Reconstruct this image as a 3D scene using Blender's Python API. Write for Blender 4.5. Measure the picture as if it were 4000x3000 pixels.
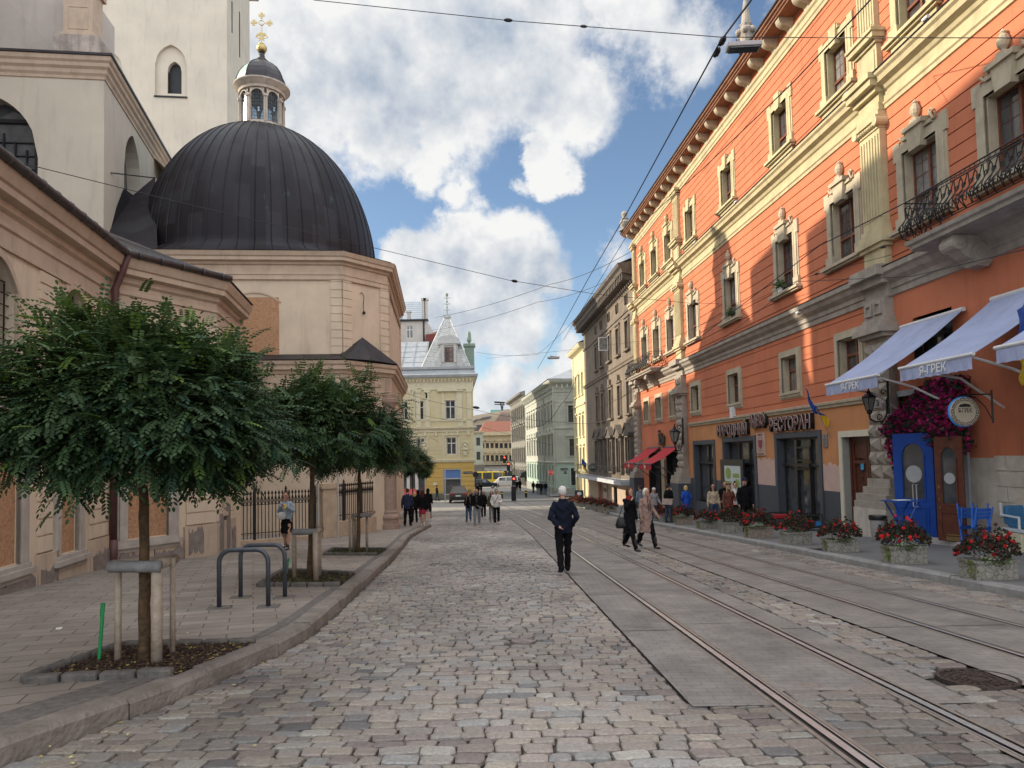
import bpy, bmesh, math, random
import numpy as np
from mathutils import Vector, Matrix, noise as mnoise
random.seed(7); np.random.seed(7)
C = bpy.context.scene.collection
for o in list(bpy.data.objects): bpy.data.objects.remove(o)
sc = bpy.context.scene
# ---------------------------------------------------------------- camera
CAM_H, PITCH, ROLL, SHIFT, FPX = 1.64, .0478, .021, 147.0, 2780.0
_f = Vector((0, math.cos(PITCH), math.sin(PITCH))); _r = Vector((1, 0, 0)); _u = _r.cross(_f)
RT = _r*math.cos(ROLL) - _u*math.sin(ROLL); UP = _r*math.sin(ROLL) + _u*math.cos(ROLL); FW = _f
cam_d = bpy.data.cameras.new('street_camera'); cam = bpy.data.objects.new('street_camera', cam_d); C.objects.link(cam)
M = Matrix.Identity(4)
for i in range(3):
    M[i][0] = RT[i]; M[i][1] = UP[i]; M[i][2] = -FW[i]
M[2][3] = CAM_H
cam.matrix_world = M
cam_d.sensor_fit = 'HORIZONTAL'; cam_d.sensor_width = 36; cam_d.lens = 36*FPX/4000
cam_d.shift_y = SHIFT/4000; cam_d.clip_start = .1; cam_d.clip_end = 3000
sc.camera = cam
# ---------------------------------------------------------------- sun, sky, exposure
SUN_EL = math.atan(.45); SUN_V = Vector((-1, .10, .45*math.hypot(1, .1))).normalized()
sun_d = bpy.data.lights.new('sun', 'SUN'); sun_d.energy = 3.35; sun_d.angle = math.radians(.55); sun_d.color = (1, .88, .69)
sun = bpy.data.objects.new('sun', sun_d); C.objects.link(sun); sun.rotation_euler = SUN_V.to_track_quat('Z', 'Y').to_euler(); sun.location = (-60, 0, 90)
sc.view_settings.view_transform = 'Standard'; sc.view_settings.look = 'None'; sc.view_settings.gamma = 1
sc.view_settings.exposure = .95
sc.render.resolution_x = 1024; sc.render.resolution_y = 768
try:
    sc.cycles.max_bounces = 6; sc.cycles.diffuse_bounces = 4; sc.cycles.glossy_bounces = 3; sc.cycles.transparent_max_bounces = 12
    sc.cycles.caustics_reflective = False; sc.cycles.caustics_refractive = False; sc.cycles.sample_clamp_indirect = 6
except Exception: pass

def pix_dir(x, y):
    return FW + RT*((x-2000)/FPX) - UP*((y-1500-SHIFT)/FPX)

world = bpy.data.worlds.new("World"); sc.world = world; world.use_nodes = True
def build_world():
    nt = world.node_tree; N = nt.nodes; L = nt.links; N.clear()
    out = N.new('ShaderNodeOutputWorld'); bgs = N.new('ShaderNodeBackground'); bgc = N.new('ShaderNodeBackground'); mix = N.new('ShaderNodeMixShader')
    sky = N.new('ShaderNodeTexSky'); sky.sky_type = 'NISHITA'; sky.sun_disc = False; sky.sun_elevation = SUN_EL
    sky.sun_rotation = math.atan2(SUN_V.x, SUN_V.y); sky.air_density = 1.0; sky.dust_density = .35; sky.ozone_density = 1.6; sky.altitude = 300
    L.new(sky.outputs[0], bgs.inputs[0]); bgs.inputs[1].default_value = .088
    tc = N.new('ShaderNodeTexCoord')
    def vm(op, a, b=None):
        n = N.new('ShaderNodeVectorMath'); n.operation = op
        for i, v in enumerate((a, b)):
            if v is None: continue
            if isinstance(v, (tuple, list, Vector)): n.inputs[i].default_value = tuple(v)
            else: L.new(v, n.inputs[i])
        return n
    def mt(op, a, b=None, c=None, clamp=False):
        n = N.new('ShaderNodeMath'); n.operation = op; n.use_clamp = clamp
        for i, v in enumerate((a, b, c)):
            if v is None: continue
            if isinstance(v, (int, float)): n.inputs[i].default_value = v
            else: L.new(v, n.inputs[i])
        return n.outputs[0]
    def noise(vec, s, det, rough=.55, dist=0):
        n = N.new('ShaderNodeTexNoise'); n.inputs['Scale'].default_value = s; n.inputs['Detail'].default_value = det
        n.inputs['Roughness'].default_value = rough; n.inputs['Distortion'].default_value = dist; L.new(vec, n.inputs['Vector']); return n
    d = tc.outputs['Generated']
    n1 = noise(d, 7.5, 7, .6); off = vm('SUBTRACT', n1.outputs['Color'], (.5, .5, .5)); off2 = vm('SCALE', off.outputs[0]); off2.inputs['Scale'].default_value = .10
    n3 = noise(d, 26, 5, .6); off3 = vm('SUBTRACT', n3.outputs['Color'], (.5, .5, .5)); off4 = vm('SCALE', off3.outputs[0]); off4.inputs['Scale'].default_value = .05
    dd = vm('ADD', vm('ADD', d, off2.outputs[0]).outputs[0], off4.outputs[0]).outputs[0]
    # cloud banks where they stand in the sky: photo bearing, angular size, weight
    blobs = [(1050, 200, 560, 1), (1500, 120, 500, 1), (1950, 130, 470, 1), (2200, 380, 250, 1), (1760, 400, 310, 1), (1430, 480, 260, .9), (1620, 640, 150, .72), (1800, 740, 110, .55), (2130, 640, 130, 1), (2190, 665, 95, .9),
             (1640, 1050, 225, 1.1), (1840, 975, 225, 1.15), (2010, 1000, 215, 1.1), (2110, 1130, 140, 1), (1700, 1240, 260, 1), (1960, 1250, 250, .95), (2450, 30, 330, .58), (2680, 190, 230, .52), (2400, 980, 150, .5), (1930, 1545, 200, 1), (2090, 1560, 170, 1),
             (2210, 1420, 120, .7), (900, 900, 500, 1), (-1200, 700, 1500, 1), (3900, -200, 700, .6)]
    acc = None
    for (x, y, r, w) in blobs:
        c = pix_dir(x, y).normalized(); ln = vm('DISTANCE', dd, c).outputs['Value']
        v = mt('MULTIPLY', mt('SUBTRACT', 1.0, mt('DIVIDE', ln, r/2780*1.05)), w); acc = v if acc is None else mt('SMOOTH_MAX', acc, v, .12)
    acc = mt('MAXIMUM', acc, 0.0)
    # extra bright cloud added overhead and behind the viewer, unseen, to lift the shade
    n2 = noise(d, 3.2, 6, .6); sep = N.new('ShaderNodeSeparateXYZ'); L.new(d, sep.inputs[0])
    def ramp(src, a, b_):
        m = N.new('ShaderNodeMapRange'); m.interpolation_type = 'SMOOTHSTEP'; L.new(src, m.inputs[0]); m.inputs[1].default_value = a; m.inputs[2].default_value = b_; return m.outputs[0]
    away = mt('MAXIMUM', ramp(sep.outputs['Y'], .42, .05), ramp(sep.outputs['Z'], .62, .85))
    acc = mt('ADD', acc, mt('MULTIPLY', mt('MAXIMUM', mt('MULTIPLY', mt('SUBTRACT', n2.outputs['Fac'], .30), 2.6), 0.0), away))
    ragged = mt('MULTIPLY', mt('SUBTRACT', noise(d, 15, 9, .66).outputs['Fac'], .5), .75)
    cov = N.new('ShaderNodeMapRange'); cov.interpolation_type = 'SMOOTHSTEP'; L.new(mt('ADD', acc, ragged), cov.inputs[0]); cov.inputs[1].default_value = .14; cov.inputs[2].default_value = .46
    # cloud relief: lit towards the sun, grey bellies on the far side
    def relief(s, det, off): a = noise(d, s, det, .6).outputs['Fac']; b_ = noise(vm('ADD', d, tuple(SUN_V*off+Vector((0, 0, off)))).outputs[0] if True else d, s, det, .6).outputs['Fac']; return mt('SUBTRACT', a, b_)
    rel = mt('ADD', mt('MULTIPLY', relief(4.2, 5, .05), 2.6), mt('MULTIPLY', relief(13, 6, .016), 1.5))
    sr = mt('ADD', mt('ADD', .70, rel), mt('MULTIPLY', mt('SUBTRACT', .55, acc), .45), clamp=True)
    cm = N.new('ShaderNodeMix'); cm.data_type = 'RGBA'; L.new(sr, cm.inputs['Factor'])
    cm.inputs[6].default_value = (.25, .295, .36, 1); cm.inputs[7].default_value = (.56, .56, .555, 1)
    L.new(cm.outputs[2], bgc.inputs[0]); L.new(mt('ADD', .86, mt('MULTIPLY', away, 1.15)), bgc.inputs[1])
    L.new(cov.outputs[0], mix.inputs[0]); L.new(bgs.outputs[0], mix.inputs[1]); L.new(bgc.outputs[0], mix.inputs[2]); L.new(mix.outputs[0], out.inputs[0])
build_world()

# ---------------------------------------------------------------- terrain profile: the street falls away from the viewer
TY = [-60, 0, 37, 60, 82, 140, 400]; TG = [3.1, 0, -1.9, -2.75, -3.3, -4.3, -5.5]
def g(Y): return float(np.interp(Y, TY, TG))
def shift_c(Y):                       # how far the tram line has swung left at distance Y
    s = -.03*Y
    if Y > 25: s -= .00133*(min(Y, 60)-25)**2
    if Y > 60: s -= .093*(Y-60)
    return s
def gp(x, y, off=0):                  # ground point seen at a photo pixel
    d = pix_dir(x, y); lo, hi = .5, 600.
    for i in range(50):
        m = (lo+hi)/2
        if CAM_H+d.z*m > g(d.y*m)+off: lo = m
        else: hi = m
    return Vector((d.x*lo, d.y*lo, CAM_H+d.z*lo))
def atY(x, y, Y):
    d = pix_dir(x, y); t = Y/d.y; return Vector((d.x*t, Y, CAM_H+d.z*t))

# ---------------------------------------------------------------- materials
MATS = {}
def mat(name, col, rough=.8, var=.12, scale=6., bump=.0, bscale=60., metal=0., spec=.4, col2=None, emit=None, est=1., stain=0., coord='Object', trans=0.):
    if name in MATS: return MATS[name]
    m = bpy.data.materials.new(name); m.use_nodes = True; nt = m.node_tree; N = nt.nodes; L = nt.links; b = N['Principled BSDF']
    b.inputs['Roughness'].default_value = rough; b.inputs['Metallic'].default_value = metal; b.inputs['Specular IOR Level'].default_value = spec
    if emit: b.inputs['Emission Color'].default_value = (*emit, 1); b.inputs['Emission Strength'].default_value = est
    tc = N.new('ShaderNodeTexCoord'); src = tc.outputs[coord]
    nz = N.new('ShaderNodeTexNoise'); nz.inputs['Scale'].default_value = scale; nz.inputs['Detail'].default_value = 7; nz.inputs['Roughness'].default_value = .62; L.new(src, nz.inputs['Vector'])
    rmp = N.new('ShaderNodeMapRange'); L.new(nz.outputs['Fac'], rmp.inputs[0]); rmp.inputs[1].default_value = .32; rmp.inputs[2].default_value = .68
    mx = N.new('ShaderNodeMix'); mx.data_type = 'RGBA'; L.new(rmp.outputs[0], mx.inputs['Factor'])
    c2 = col2 if col2 else tuple(min(1, c*(1+var)) for c in col); c1 = col if col2 else tuple(c*(1-var) for c in col)
    mx.inputs[6].default_value = (*c1, 1); mx.inputs[7].default_value = (*c2, 1); last = mx.outputs[2]
    if stain:
        mp = N.new('ShaderNodeMapping'); mp.inputs['Scale'].default_value = (1.6, 1.6, .22); L.new(src, mp.inputs[0])
        n2 = N.new('ShaderNodeTexNoise'); n2.inputs['Scale'].default_value = 1.7; n2.inputs['Detail'].default_value = 6; n2.inputs['Roughness'].default_value = .65; L.new(mp.outputs[0], n2.inputs['Vector'])
        r2 = N.new('ShaderNodeMapRange'); L.new(n2.outputs['Fac'], r2.inputs[0]); r2.inputs[1].default_value = .52; r2.inputs[2].default_value = .78; r2.inputs[4].default_value = stain
        m2 = N.new('ShaderNodeMix'); m2.data_type = 'RGBA'; L.new(r2.outputs[0], m2.inputs['Factor']); L.new(last, m2.inputs[6]); m2.inputs[7].default_value = (*[c*.45 for c in col], 1); last = m2.outputs[2]
    L.new(last, b.inputs['Base Color'])
    if bump:
        n3 = N.new('ShaderNodeTexNoise'); n3.inputs['Scale'].default_value = bscale; n3.inputs['Detail'].default_value = 5; L.new(src, n3.inputs['Vector'])
        bp = N.new('ShaderNodeBump'); bp.inputs['Strength'].default_value = bump; bp.inputs['Distance'].default_value = .02; L.new(n3.outputs['Fac'], bp.inputs['Height']); L.new(bp.outputs[0], b.inputs['Normal'])
    if trans:
        b.inputs['Transmission Weight'].default_value = 0
        tr = N.new('ShaderNodeBsdfTranslucent'); L.new(last, tr.inputs[0]); ms = N.new('ShaderNodeMixShader'); ms.inputs[0].default_value = trans
        L.new(b.outputs[0], ms.inputs[1]); L.new(tr.outputs[0], ms.inputs[2]); L.new(ms.outputs[0], N['Material Output'].inputs[0])
    MATS[name] = m; return m
def attr_mat(name, rough=.8, bump=.3, bscale=90., mult=1., trans=0., spec=.3):
    """colour comes from the mesh's own per-stone / per-leaf colour, broken up by fine noise"""
    m = bpy.data.materials.new(name); m.use_nodes = True; nt = m.node_tree; N = nt.nodes; L = nt.links; b = N['Principled BSDF']
    b.inputs['Roughness'].default_value = rough; b.inputs['Specular IOR Level'].default_value = spec
    a = N.new('ShaderNodeAttribute'); a.attribute_name = 'tone'; tc = N.new('ShaderNodeTexCoord')
    nz = N.new('ShaderNodeTexNoise'); nz.inputs['Scale'].default_value = bscale*.35; nz.inputs['Detail'].default_value = 6; L.new(tc.outputs['Object'], nz.inputs['Vector'])
    r = N.new('ShaderNodeMapRange'); L.new(nz.outputs['Fac'], r.inputs[0]); r.inputs[1].default_value = .3; r.inputs[2].default_value = .7; r.inputs[3].default_value = .72*mult; r.inputs[4].default_value = 1.22*mult
    vm = N.new('ShaderNodeVectorMath'); vm.operation = 'SCALE'; L.new(a.outputs['Color'], vm.inputs[0]); L.new(r.outputs[0], vm.inputs['Scale']); L.new(vm.outputs[0], b.inputs['Base Color'])
    if bump:
        n3 = N.new('ShaderNodeTexNoise'); n3.inputs['Scale'].default_value = bscale; n3.inputs['Detail'].default_value = 5; L.new(tc.outputs['Object'], n3.inputs['Vector'])
        bp = N.new('ShaderNodeBump'); bp.inputs['Strength'].default_value = bump; bp.inputs['Distance'].default_value = .015; L.new(n3.outputs['Fac'], bp.inputs['Height']); L.new(bp.outputs[0], b.inputs['Normal'])
    if trans:
        tr = N.new('ShaderNodeBsdfTranslucent'); L.new(vm.outputs[0], tr.inputs[0]); ms = N.new('ShaderNodeMixShader'); ms.inputs[0].default_value = trans
        L.new(b.outputs[0], ms.inputs[1]); L.new(tr.outputs[0], ms.inputs[2]); L.new(ms.outputs[0], N['Material Output'].inputs[0])
    return m

# ---------------------------------------------------------------- mesh collector
class MB:
    def __init__(s): s.v = []; s.f = []; s.c = []; s.mi = []
    def add(s, vs, fs, tone=None, mi=0):
        n = len(s.v); s.v.extend([tuple(v) for v in vs]); s.f.extend([tuple(i+n for i in f) for f in fs])
        s.mi.extend([mi]*len(fs))
        if tone is not None: s.c.extend([tone]*len(fs))
    def quad(s, a, b, c, d, **k): s.add([a, b, c, d], [(0, 1, 2, 3)], **k)
    def box(s, c, size, rz=0, tilt=None, **k):
        hx, hy, hz = size[0]/2, size[1]/2, size[2]/2; m = Matrix.Rotation(rz, 3, 'Z')
        if tilt: m = m @ Matrix.Rotation(tilt[0], 3, 'X') @ Matrix.Rotation(tilt[1], 3, 'Y')
        c = Vector(c); vs = [c + m @ Vector((x*hx, y*hy, z*hz)) for z in (-1, 1) for x, y in ((-1, -1), (1, -1), (1, 1), (-1, 1))]
        s.add(vs, [(0, 3, 2, 1), (4, 5, 6, 7), (0, 1, 5, 4), (1, 2, 6, 5), (2, 3, 7, 6), (3, 0, 4, 7)], **k)
    def tube(s, pts, r, n=8, cap=True, **k):
        pts = [Vector(p) for p in pts]; rs = r if isinstance(r, (list, tuple)) else [r]*len(pts); vs = []; fs = []
        t0 = (pts[1]-pts[0]).normalized(); up = Vector((0, 0, 1)) if abs(t0.z) < .9 else Vector((1, 0, 0)); nx = t0.cross(up).normalized()
        for i, p in enumerate(pts):
            t = (pts[min(i+1, len(pts)-1)]-pts[max(i-1, 0)]).normalized(); nx = (nx-t*nx.dot(t)).normalized(); ny = t.cross(nx)
            for j in range(n):
                a = 2*math.pi*j/n; vs.append(p + nx*(math.cos(a)*rs[i]) + ny*(math.sin(a)*rs[i]))
        for i in range(len(pts)-1):
            for j in range(n): fs.append((i*n+j, i*n+(j+1) % n, (i+1)*n+(j+1) % n, (i+1)*n+j))
        if cap: fs.append(tuple(range(n-1, -1, -1))); fs.append(tuple((len(pts)-1)*n+j for j in range(n)))
        s.add(vs, fs, **k)
    def lathe(s, c, prof, n=20, a0=0, sx=1, sy=1, **k):
        c = Vector(c); vs = []; fs = []
        for r, z in prof:
            for j in range(n):
                a = a0+2*math.pi*j/n; vs.append(c+Vector((math.cos(a)*r*sx, math.sin(a)*r*sy, z)))
        for i in range(len(prof)-1):
            for j in range(n): fs.append((i*n+j, i*n+(j+1) % n, (i+1)*n+(j+1) % n, (i+1)*n+j))
        if prof[0][0] > 1e-4: fs.append(tuple(range(n-1, -1, -1)))
        if prof[-1][0] > 1e-4: fs.append(tuple((len(prof)-1)*n+j for j in range(n)))
        s.add(vs, fs, **k)
    def ball(s, c, r, n=10, sc=(1, 1, 1), **k):
        c = Vector(c); vs = []; fs = []; m = max(4, n//2+1)
        for i in range(m+1):
            th = math.pi*i/m
            for j in range(n):
                a = 2*math.pi*j/n; vs.append(c+Vector((math.sin(th)*math.cos(a)*r*sc[0], math.sin(th)*math.sin(a)*r*sc[1], -math.cos(th)*r*sc[2])))
        for i in range(m):
            for j in range(n): fs.append((i*n+j, i*n+(j+1) % n, (i+1)*n+(j+1) % n, (i+1)*n+j))
        s.add(vs, fs, **k)
    def lift(s, dz): s.v = [(x, y, z+dz) for x, y, z in s.v]; return s
    def build(s, name, m=None, parent=None, smooth=False, bevel=0):
        me = bpy.data.meshes.new(name); me.from_pydata(s.v, [], s.f); me.update()
        if s.c and len(s.c) == len(s.f):
            at = me.color_attributes.new('tone', 'FLOAT_COLOR', 'CORNER'); buf = np.empty((len(me.loops), 4), np.float32); i = 0
            for f, c in zip(s.f, s.c):
                k = len(f); buf[i:i+k, :3] = c; buf[i:i+k, 3] = 1; i += k
            at.data.foreach_set('color', buf.ravel())
        o = bpy.data.objects.new(name, me); C.objects.link(o)
        for mm in (m if isinstance(m, (list, tuple)) else [m]):
            if mm: me.materials.append(mm)
        if any(s.mi): me.polygons.foreach_set('material_index', s.mi)
        if smooth: me.polygons.foreach_set('use_smooth', [True]*len(me.polygons))
        if bevel:
            bv = o.modifiers.new('edge', 'BEVEL'); bv.width = bevel; bv.segments = 2; bv.limit_method = 'ANGLE'
        if parent: o.parent = parent; o.matrix_parent_inverse = Matrix.Translation(parent.location).inverted() if parent.rotation_euler.z == 0 else parent.matrix_basis.inverted()
        return o
def tag(o, label=None, cat=None, group=None, kind=None):
    if label: o['label'] = label
    if cat: o['category'] = cat
    if group: o['group'] = group
    if kind: o['kind'] = kind
    return o
def thing(name, label, cat, loc=(0, 0, 0), group=None):
    o = bpy.data.objects.new(name, None); C.objects.link(o); o.location = loc; o.empty_display_size = .2
    return tag(o, label, cat, group)
def struct(name, mb, m, **k):
    o = mb.build(name, m, **k); o['kind'] = 'structure'; o['label'] = name.replace('_', ' '); return o
def copy_tree(o, loc=None, rz=None, scale=None, label=None, group=None):
    r = o.copy(); C.objects.link(r)
    if loc is not None: r.location = loc
    if rz is not None: r.rotation_euler = (0, 0, rz)
    if scale is not None: r.scale = scale if isinstance(scale, (tuple, list)) else (scale,)*3
    if label: r['label'] = label
    if group: r['group'] = group
    for ch in list(o.children):
        c = ch.copy(); C.objects.link(c); c.parent = r
        for gch in list(ch.children):
            d = gch.copy(); C.objects.link(d); d.parent = c
    return r

# ---------------------------------------------------------------- a vertical wall plane with its own u (along), z (up), o (out) coordinates
class Wall:
    def __init__(s, p, d, out_left=True):
        s.p = Vector((p[0], p[1], 0)); s.d = Vector((d[0], d[1], 0)).normalized()
        s.n = Vector((-s.d.y, s.d.x, 0)) if out_left else Vector((s.d.y, -s.d.x, 0))
    def pt(s, u, z, o=0): q = s.p+s.d*u+s.n*o; return Vector((q.x, q.y, z))
    def px(s, x, y):
        d = pix_dir(x, y); c0 = Vector((0, 0, CAM_H)); t = (s.p-c0).dot(s.n)/d.dot(s.n); P = c0+d*t
        return (P-s.p).dot(s.d), P.z
    def box(s, mb, u0, u1, z0, z1, o0, o1, **k):
        vs = [s.pt(u, z, o) for z in (z0, z1) for u, o in ((u0, o0), (u1, o0), (u1, o1), (u0, o1))]
        mb.add(vs, [(0, 3, 2, 1), (4, 5, 6, 7), (0, 1, 5, 4), (1, 2, 6, 5), (2, 3, 7, 6), (3, 0, 4, 7)], **k)
    def plate(s, mb, poly, o0, o1, **k):      # polygon of (u,z) extruded between o0 and o1
        n = len(poly); vs = [s.pt(u, z, o0) for u, z in poly]+[s.pt(u, z, o1) for u, z in poly]
        mb.add(vs, [tuple(range(n)), tuple(range(2*n-1, n-1, -1))]+[(i, i+n, (i+1) % n+n, (i+1) % n) for i in range(n)], **k)
    def frame(s, mb, u0, u1, z0, z1, w, o0, o1, wt=None, wb=None, **k):
        wt = w if wt is None else wt; wb = w if wb is None else wb
        s.box(mb, u0, u0+w, z0, z1, o0, o1, **k); s.box(mb, u1-w, u1, z0, z1, o0, o1, **k)
        if wt: s.box(mb, u0+w, u1-w, z1-wt, z1, o0, o1, **k)
        if wb: s.box(mb, u0+w, u1-w, z0, z0+wb, o0, o1, **k)
    def wall(s, mb, u0, u1, z0, z1, holes=(), depth=.35, grooves=None, gd=.03, gh=.03, o=0., **k):
        """wall face with rectangular openings and their reveals; grooves: list of z of sunk joints"""
        us = sorted({u0, u1, *[min(max(h[i], u0), u1) for h in holes for i in (0, 1)]}); zs = {z0, z1, *[min(max(h[i], z0), z1) for h in holes for i in (2, 3)]}
        gz = [q for q in (grooves or []) if z0+.05 < q < z1-.05]
        for q in gz: zs |= {q-gh/2, q+gh/2}
        zs = sorted(zs)
        def ing(z): return any(abs(z-q) < gh/2 for q in gz)
        for a, b in zip(us, us[1:]):
            if b-a < 1e-5: continue
            for c, d in zip(zs, zs[1:]):
                if d-c < 1e-5: continue
                mu, mz = (a+b)/2, (c+d)/2
                if any(h[0] < mu < h[1] and h[2] < mz < h[3] for h in holes): continue
                oo = o-gd if ing(mz) else o
                mb.quad(s.pt(a, c, oo), s.pt(b, c, oo), s.pt(b, d, oo), s.pt(a, d, oo), **k)
                if oo != o:
                    mb.quad(s.pt(a, c, o), s.pt(b, c, o), s.pt(b, c, oo), s.pt(a, c, oo), **k); mb.quad(s.pt(a, d, oo), s.pt(b, d, oo), s.pt(b, d, o), s.pt(a, d, o), **k)
        for h in holes:
            a, b, c, d = h[:4]; D = -depth if len(h) < 5 else -h[4]
            mb.quad(s.pt(a, c, o), s.pt(a, d, o), s.pt(a, d, D), s.pt(a, c, D), **k); mb.quad(s.pt(b, c, D), s.pt(b, d, D), s.pt(b, d, o), s.pt(b, c, o), **k)
            mb.quad(s.pt(a, d, o), s.pt(b, d, o), s.pt(b, d, D), s.pt(a, d, D), **k); mb.quad(s.pt(a, c, D), s.pt(b, c, D), s.pt(b, c, o), s.pt(a, c, o), **k)
def sweep(mb, pts, prof, sign=1, closed=False, **k):
    """run a moulding (list of (out, z)) along a plan polyline, mitred at the corners. sign=+1: out is to the left of travel"""
    P = [Vector((p[0], p[1])) for p in pts]; n = len(P); rows = []
    for i in range(n):
        a = P[i-1] if (i > 0 or closed) else None; b = P[(i+1) % n] if (i < n-1 or closed) else None
        ns = []
        if a is not None: t = (P[i]-a).normalized(); ns.append(Vector((-t.y, t.x)))
        if b is not None: t = (b-P[i]).normalized(); ns.append(Vector((-t.y, t.x)))
        m = sum(ns, Vector((0, 0))).normalized(); m = m/max(.3, m.dot(ns[0])); rows.append([(P[i].x+m.x*o*sign, P[i].y+m.y*o*sign, z) for o, z in prof])
    vs = [v for r in rows for v in r]; q = len(prof); fs = []
    for i in range(n if closed else n-1):
        j = (i+1) % n
        for t in range(q-1): fs.append((i*q+t, j*q+t, j*q+t+1, i*q+t+1))
    if not closed: fs.append(tuple(range(q))); fs.append(tuple((n-1)*q+t for t in range(q-1, -1, -1)))
    mb.add(vs, fs, **k)
def add_text(txt, wall, u, z, h, o, m, parent, name='lettering', ext=.02, flip=False, sx=1., align='CENTER', bold=0.):
    cu = bpy.data.curves.new(name, 'FONT'); cu.body = txt; cu.size = h*1.38; cu.extrude = ext; cu.align_x = align; cu.align_y = 'CENTER'; cu.offset = bold
    ob = bpy.data.objects.new('tmp_text', cu); C.objects.link(ob); dg = bpy.context.evaluated_depsgraph_get(); dg.update()
    me = bpy.data.meshes.new_from_object(ob.evaluated_get(dg)); bpy.data.objects.remove(ob)
    o2 = bpy.data.objects.new(name, me); C.objects.link(o2); me.materials.clear(); me.materials.append(m)
    dx = wall.d*(-1 if flip else 1)*sx; MM = Matrix(((dx.x, 0, wall.n.x, 0), (dx.y, 0, wall.n.y, 0), (0, 1, 0, 0), (0, 0, 0, 1))); MM.translation = wall.pt(u, z, o)
    me.transform(MM)
    if parent: o2.parent = parent; o2.matrix_parent_inverse = parent.matrix_basis.inverted() if parent.rotation_euler.z else Matrix.Translation(parent.location).inverted()
    return o2
# ================================================================ GROUND
def lin(a, b, n): return [a+(b-a)*i/n for i in range(n+1)]
YG = sorted({-40, -20, -8, *lin(0, 60, 60), *lin(60, 140, 32), 170, 220, 300, 400, 900})
def ribbon(mb, fx0, fx1, ys, dz, zfun=g, **k):
    vs = []; 
    for y in ys: vs.append((fx0(y), y, zfun(y)+dz)); vs.append((fx1(y), y, zfun(y)+dz))
    mb.add(vs, [(2*i, 2*i+1, 2*i+3, 2*i+2) for i in range(len(ys)-1)], **k)
m_ground = mat('setts_far', (.20, .185, .17), .85, .3, 3.0, .5, 5.0, col2=(.31, .285, .26))
m_joint = mat('joint_sand', (.10, .088, .076), .95, .35, 9, .6, 80)
mb = MB()
for x0, x1 in ((-900, -60), (-60, -20), (-20, 20), (20, 60), (60, 900)): ribbon(mb, lambda y: x0, lambda y: x1, YG, -.035)
ground = struct('ground', mb, m_joint)
mb = MB(); ribbon(mb, lambda y: -80, lambda y: 60, [y for y in YG if y >= 58 and y <= 900], -.012)
struct('road', mb, m_ground)
m_asph = mat('asphalt_lane', (.125, .125, .128), .8, .22, 4, .35, 90)
mb = MB(); ribbon(mb, lambda y: -.9+shift_c(y), lambda y: 6.9-.03*y+(0 if y < 90 else 0), lin(73, 128, 30), -.004); struct('asphalt_road', mb, m_asph)

KL = [(-3.9, 1.5), (-3.55, 3.3), (-3.26, 4.56), (-2.92, 5.6), (-2.70, 6.6), (-2.52, 7.5), (-2.46, 8.6), (-2.62, 11.2), (-3.05, 17.3), (-3.5, 22.5), (-3.98, 27.4), (-4.12, 32), (-4.25, 36.5), (-4.75, 39.3), (-5.35, 41.5), (-5.6, 45), (-5.9, 50), (-6.6, 53.2), (-8.5, 55), (-12, 55.6), (-30, 56)]
def kl(y):
    ys = [p[1] for p in KL[:18]]; return float(np.interp(y, ys, [p[0] for p in KL[:18]]))
SL1 = (1.48, 3.60); SL2 = (4.26, 6.64); RA = 2.19; RB = 3.19; RD = 4.98; RC = 5.98; KR = 7.43
def kr(y): return KR-.03*y-(.0 if y < 25 else .0002*(y-25)**2)
# ---- individually set stones of the carriageway, one surface
rng = random.Random(3)
TONES = [(.29, .262, .235), (.30, .252, .22), (.325, .285, .235), (.165, .155, .152), (.275, .268, .255), (.37, .345, .305), (.225, .19, .172), (.275, .238, .208)]
TW = [6, 5, 4, 1.0, 2.5, 1.5, 2.2, 5]
def sett(mb, cx, cy, w, d, rot, z, slope, det=True):
    tone = rng.choices(TONES, TW)[0]; f = rng.uniform(.85, 1.11)*(.93+.55*mnoise.noise(Vector((cx*.55, cy*.28, 0)))+.22*mnoise.noise(Vector((cx*2.1, cy*1.7, 5)))); tone = tuple(t*f for t in tone)
    ca, sa = math.cos(rot), math.sin(rot); zt = z+rng.uniform(-.006, .007); tx = rng.uniform(-.05, .05); ty = rng.uniform(-.05, .05)
    w2, d2 = w/2, d/2; k = .30
    base = [(-w2+k*d2, -d2), (w2-k*d2, -d2), (w2, -d2+k*d2), (w2, d2-k*d2), (w2-k*d2, d2), (-w2+k*d2, d2), (-w2, d2-k*d2), (-w2, -d2+k*d2)]
    jit = [(x+rng.uniform(-.010, .010), y+rng.uniform(-.009, .009)) for x, y in base]
    vs = []
    for sc_, dz in ((1.0, -.030), (.965, -.006), (.80, .001)):
        for x, y in jit:
            X = x*sc_; Y = y*sc_; vs.append((cx+X*ca-Y*sa, cy+X*sa+Y*ca, zt+dz+slope*(Y*ca+X*sa)+X*tx+Y*ty))
    vs.append((cx, cy, zt+.0025)); fs = []
    for r in range(2):
        for j in range(8): fs.append((r*8+j, r*8+(j+1) % 8, (r+1)*8+(j+1) % 8, (r+1)*8+j))
    for j in range(8): fs.append((16+j, 16+(j+1) % 8, 24))
    mb.add(vs, fs, tone=tone)
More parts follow.
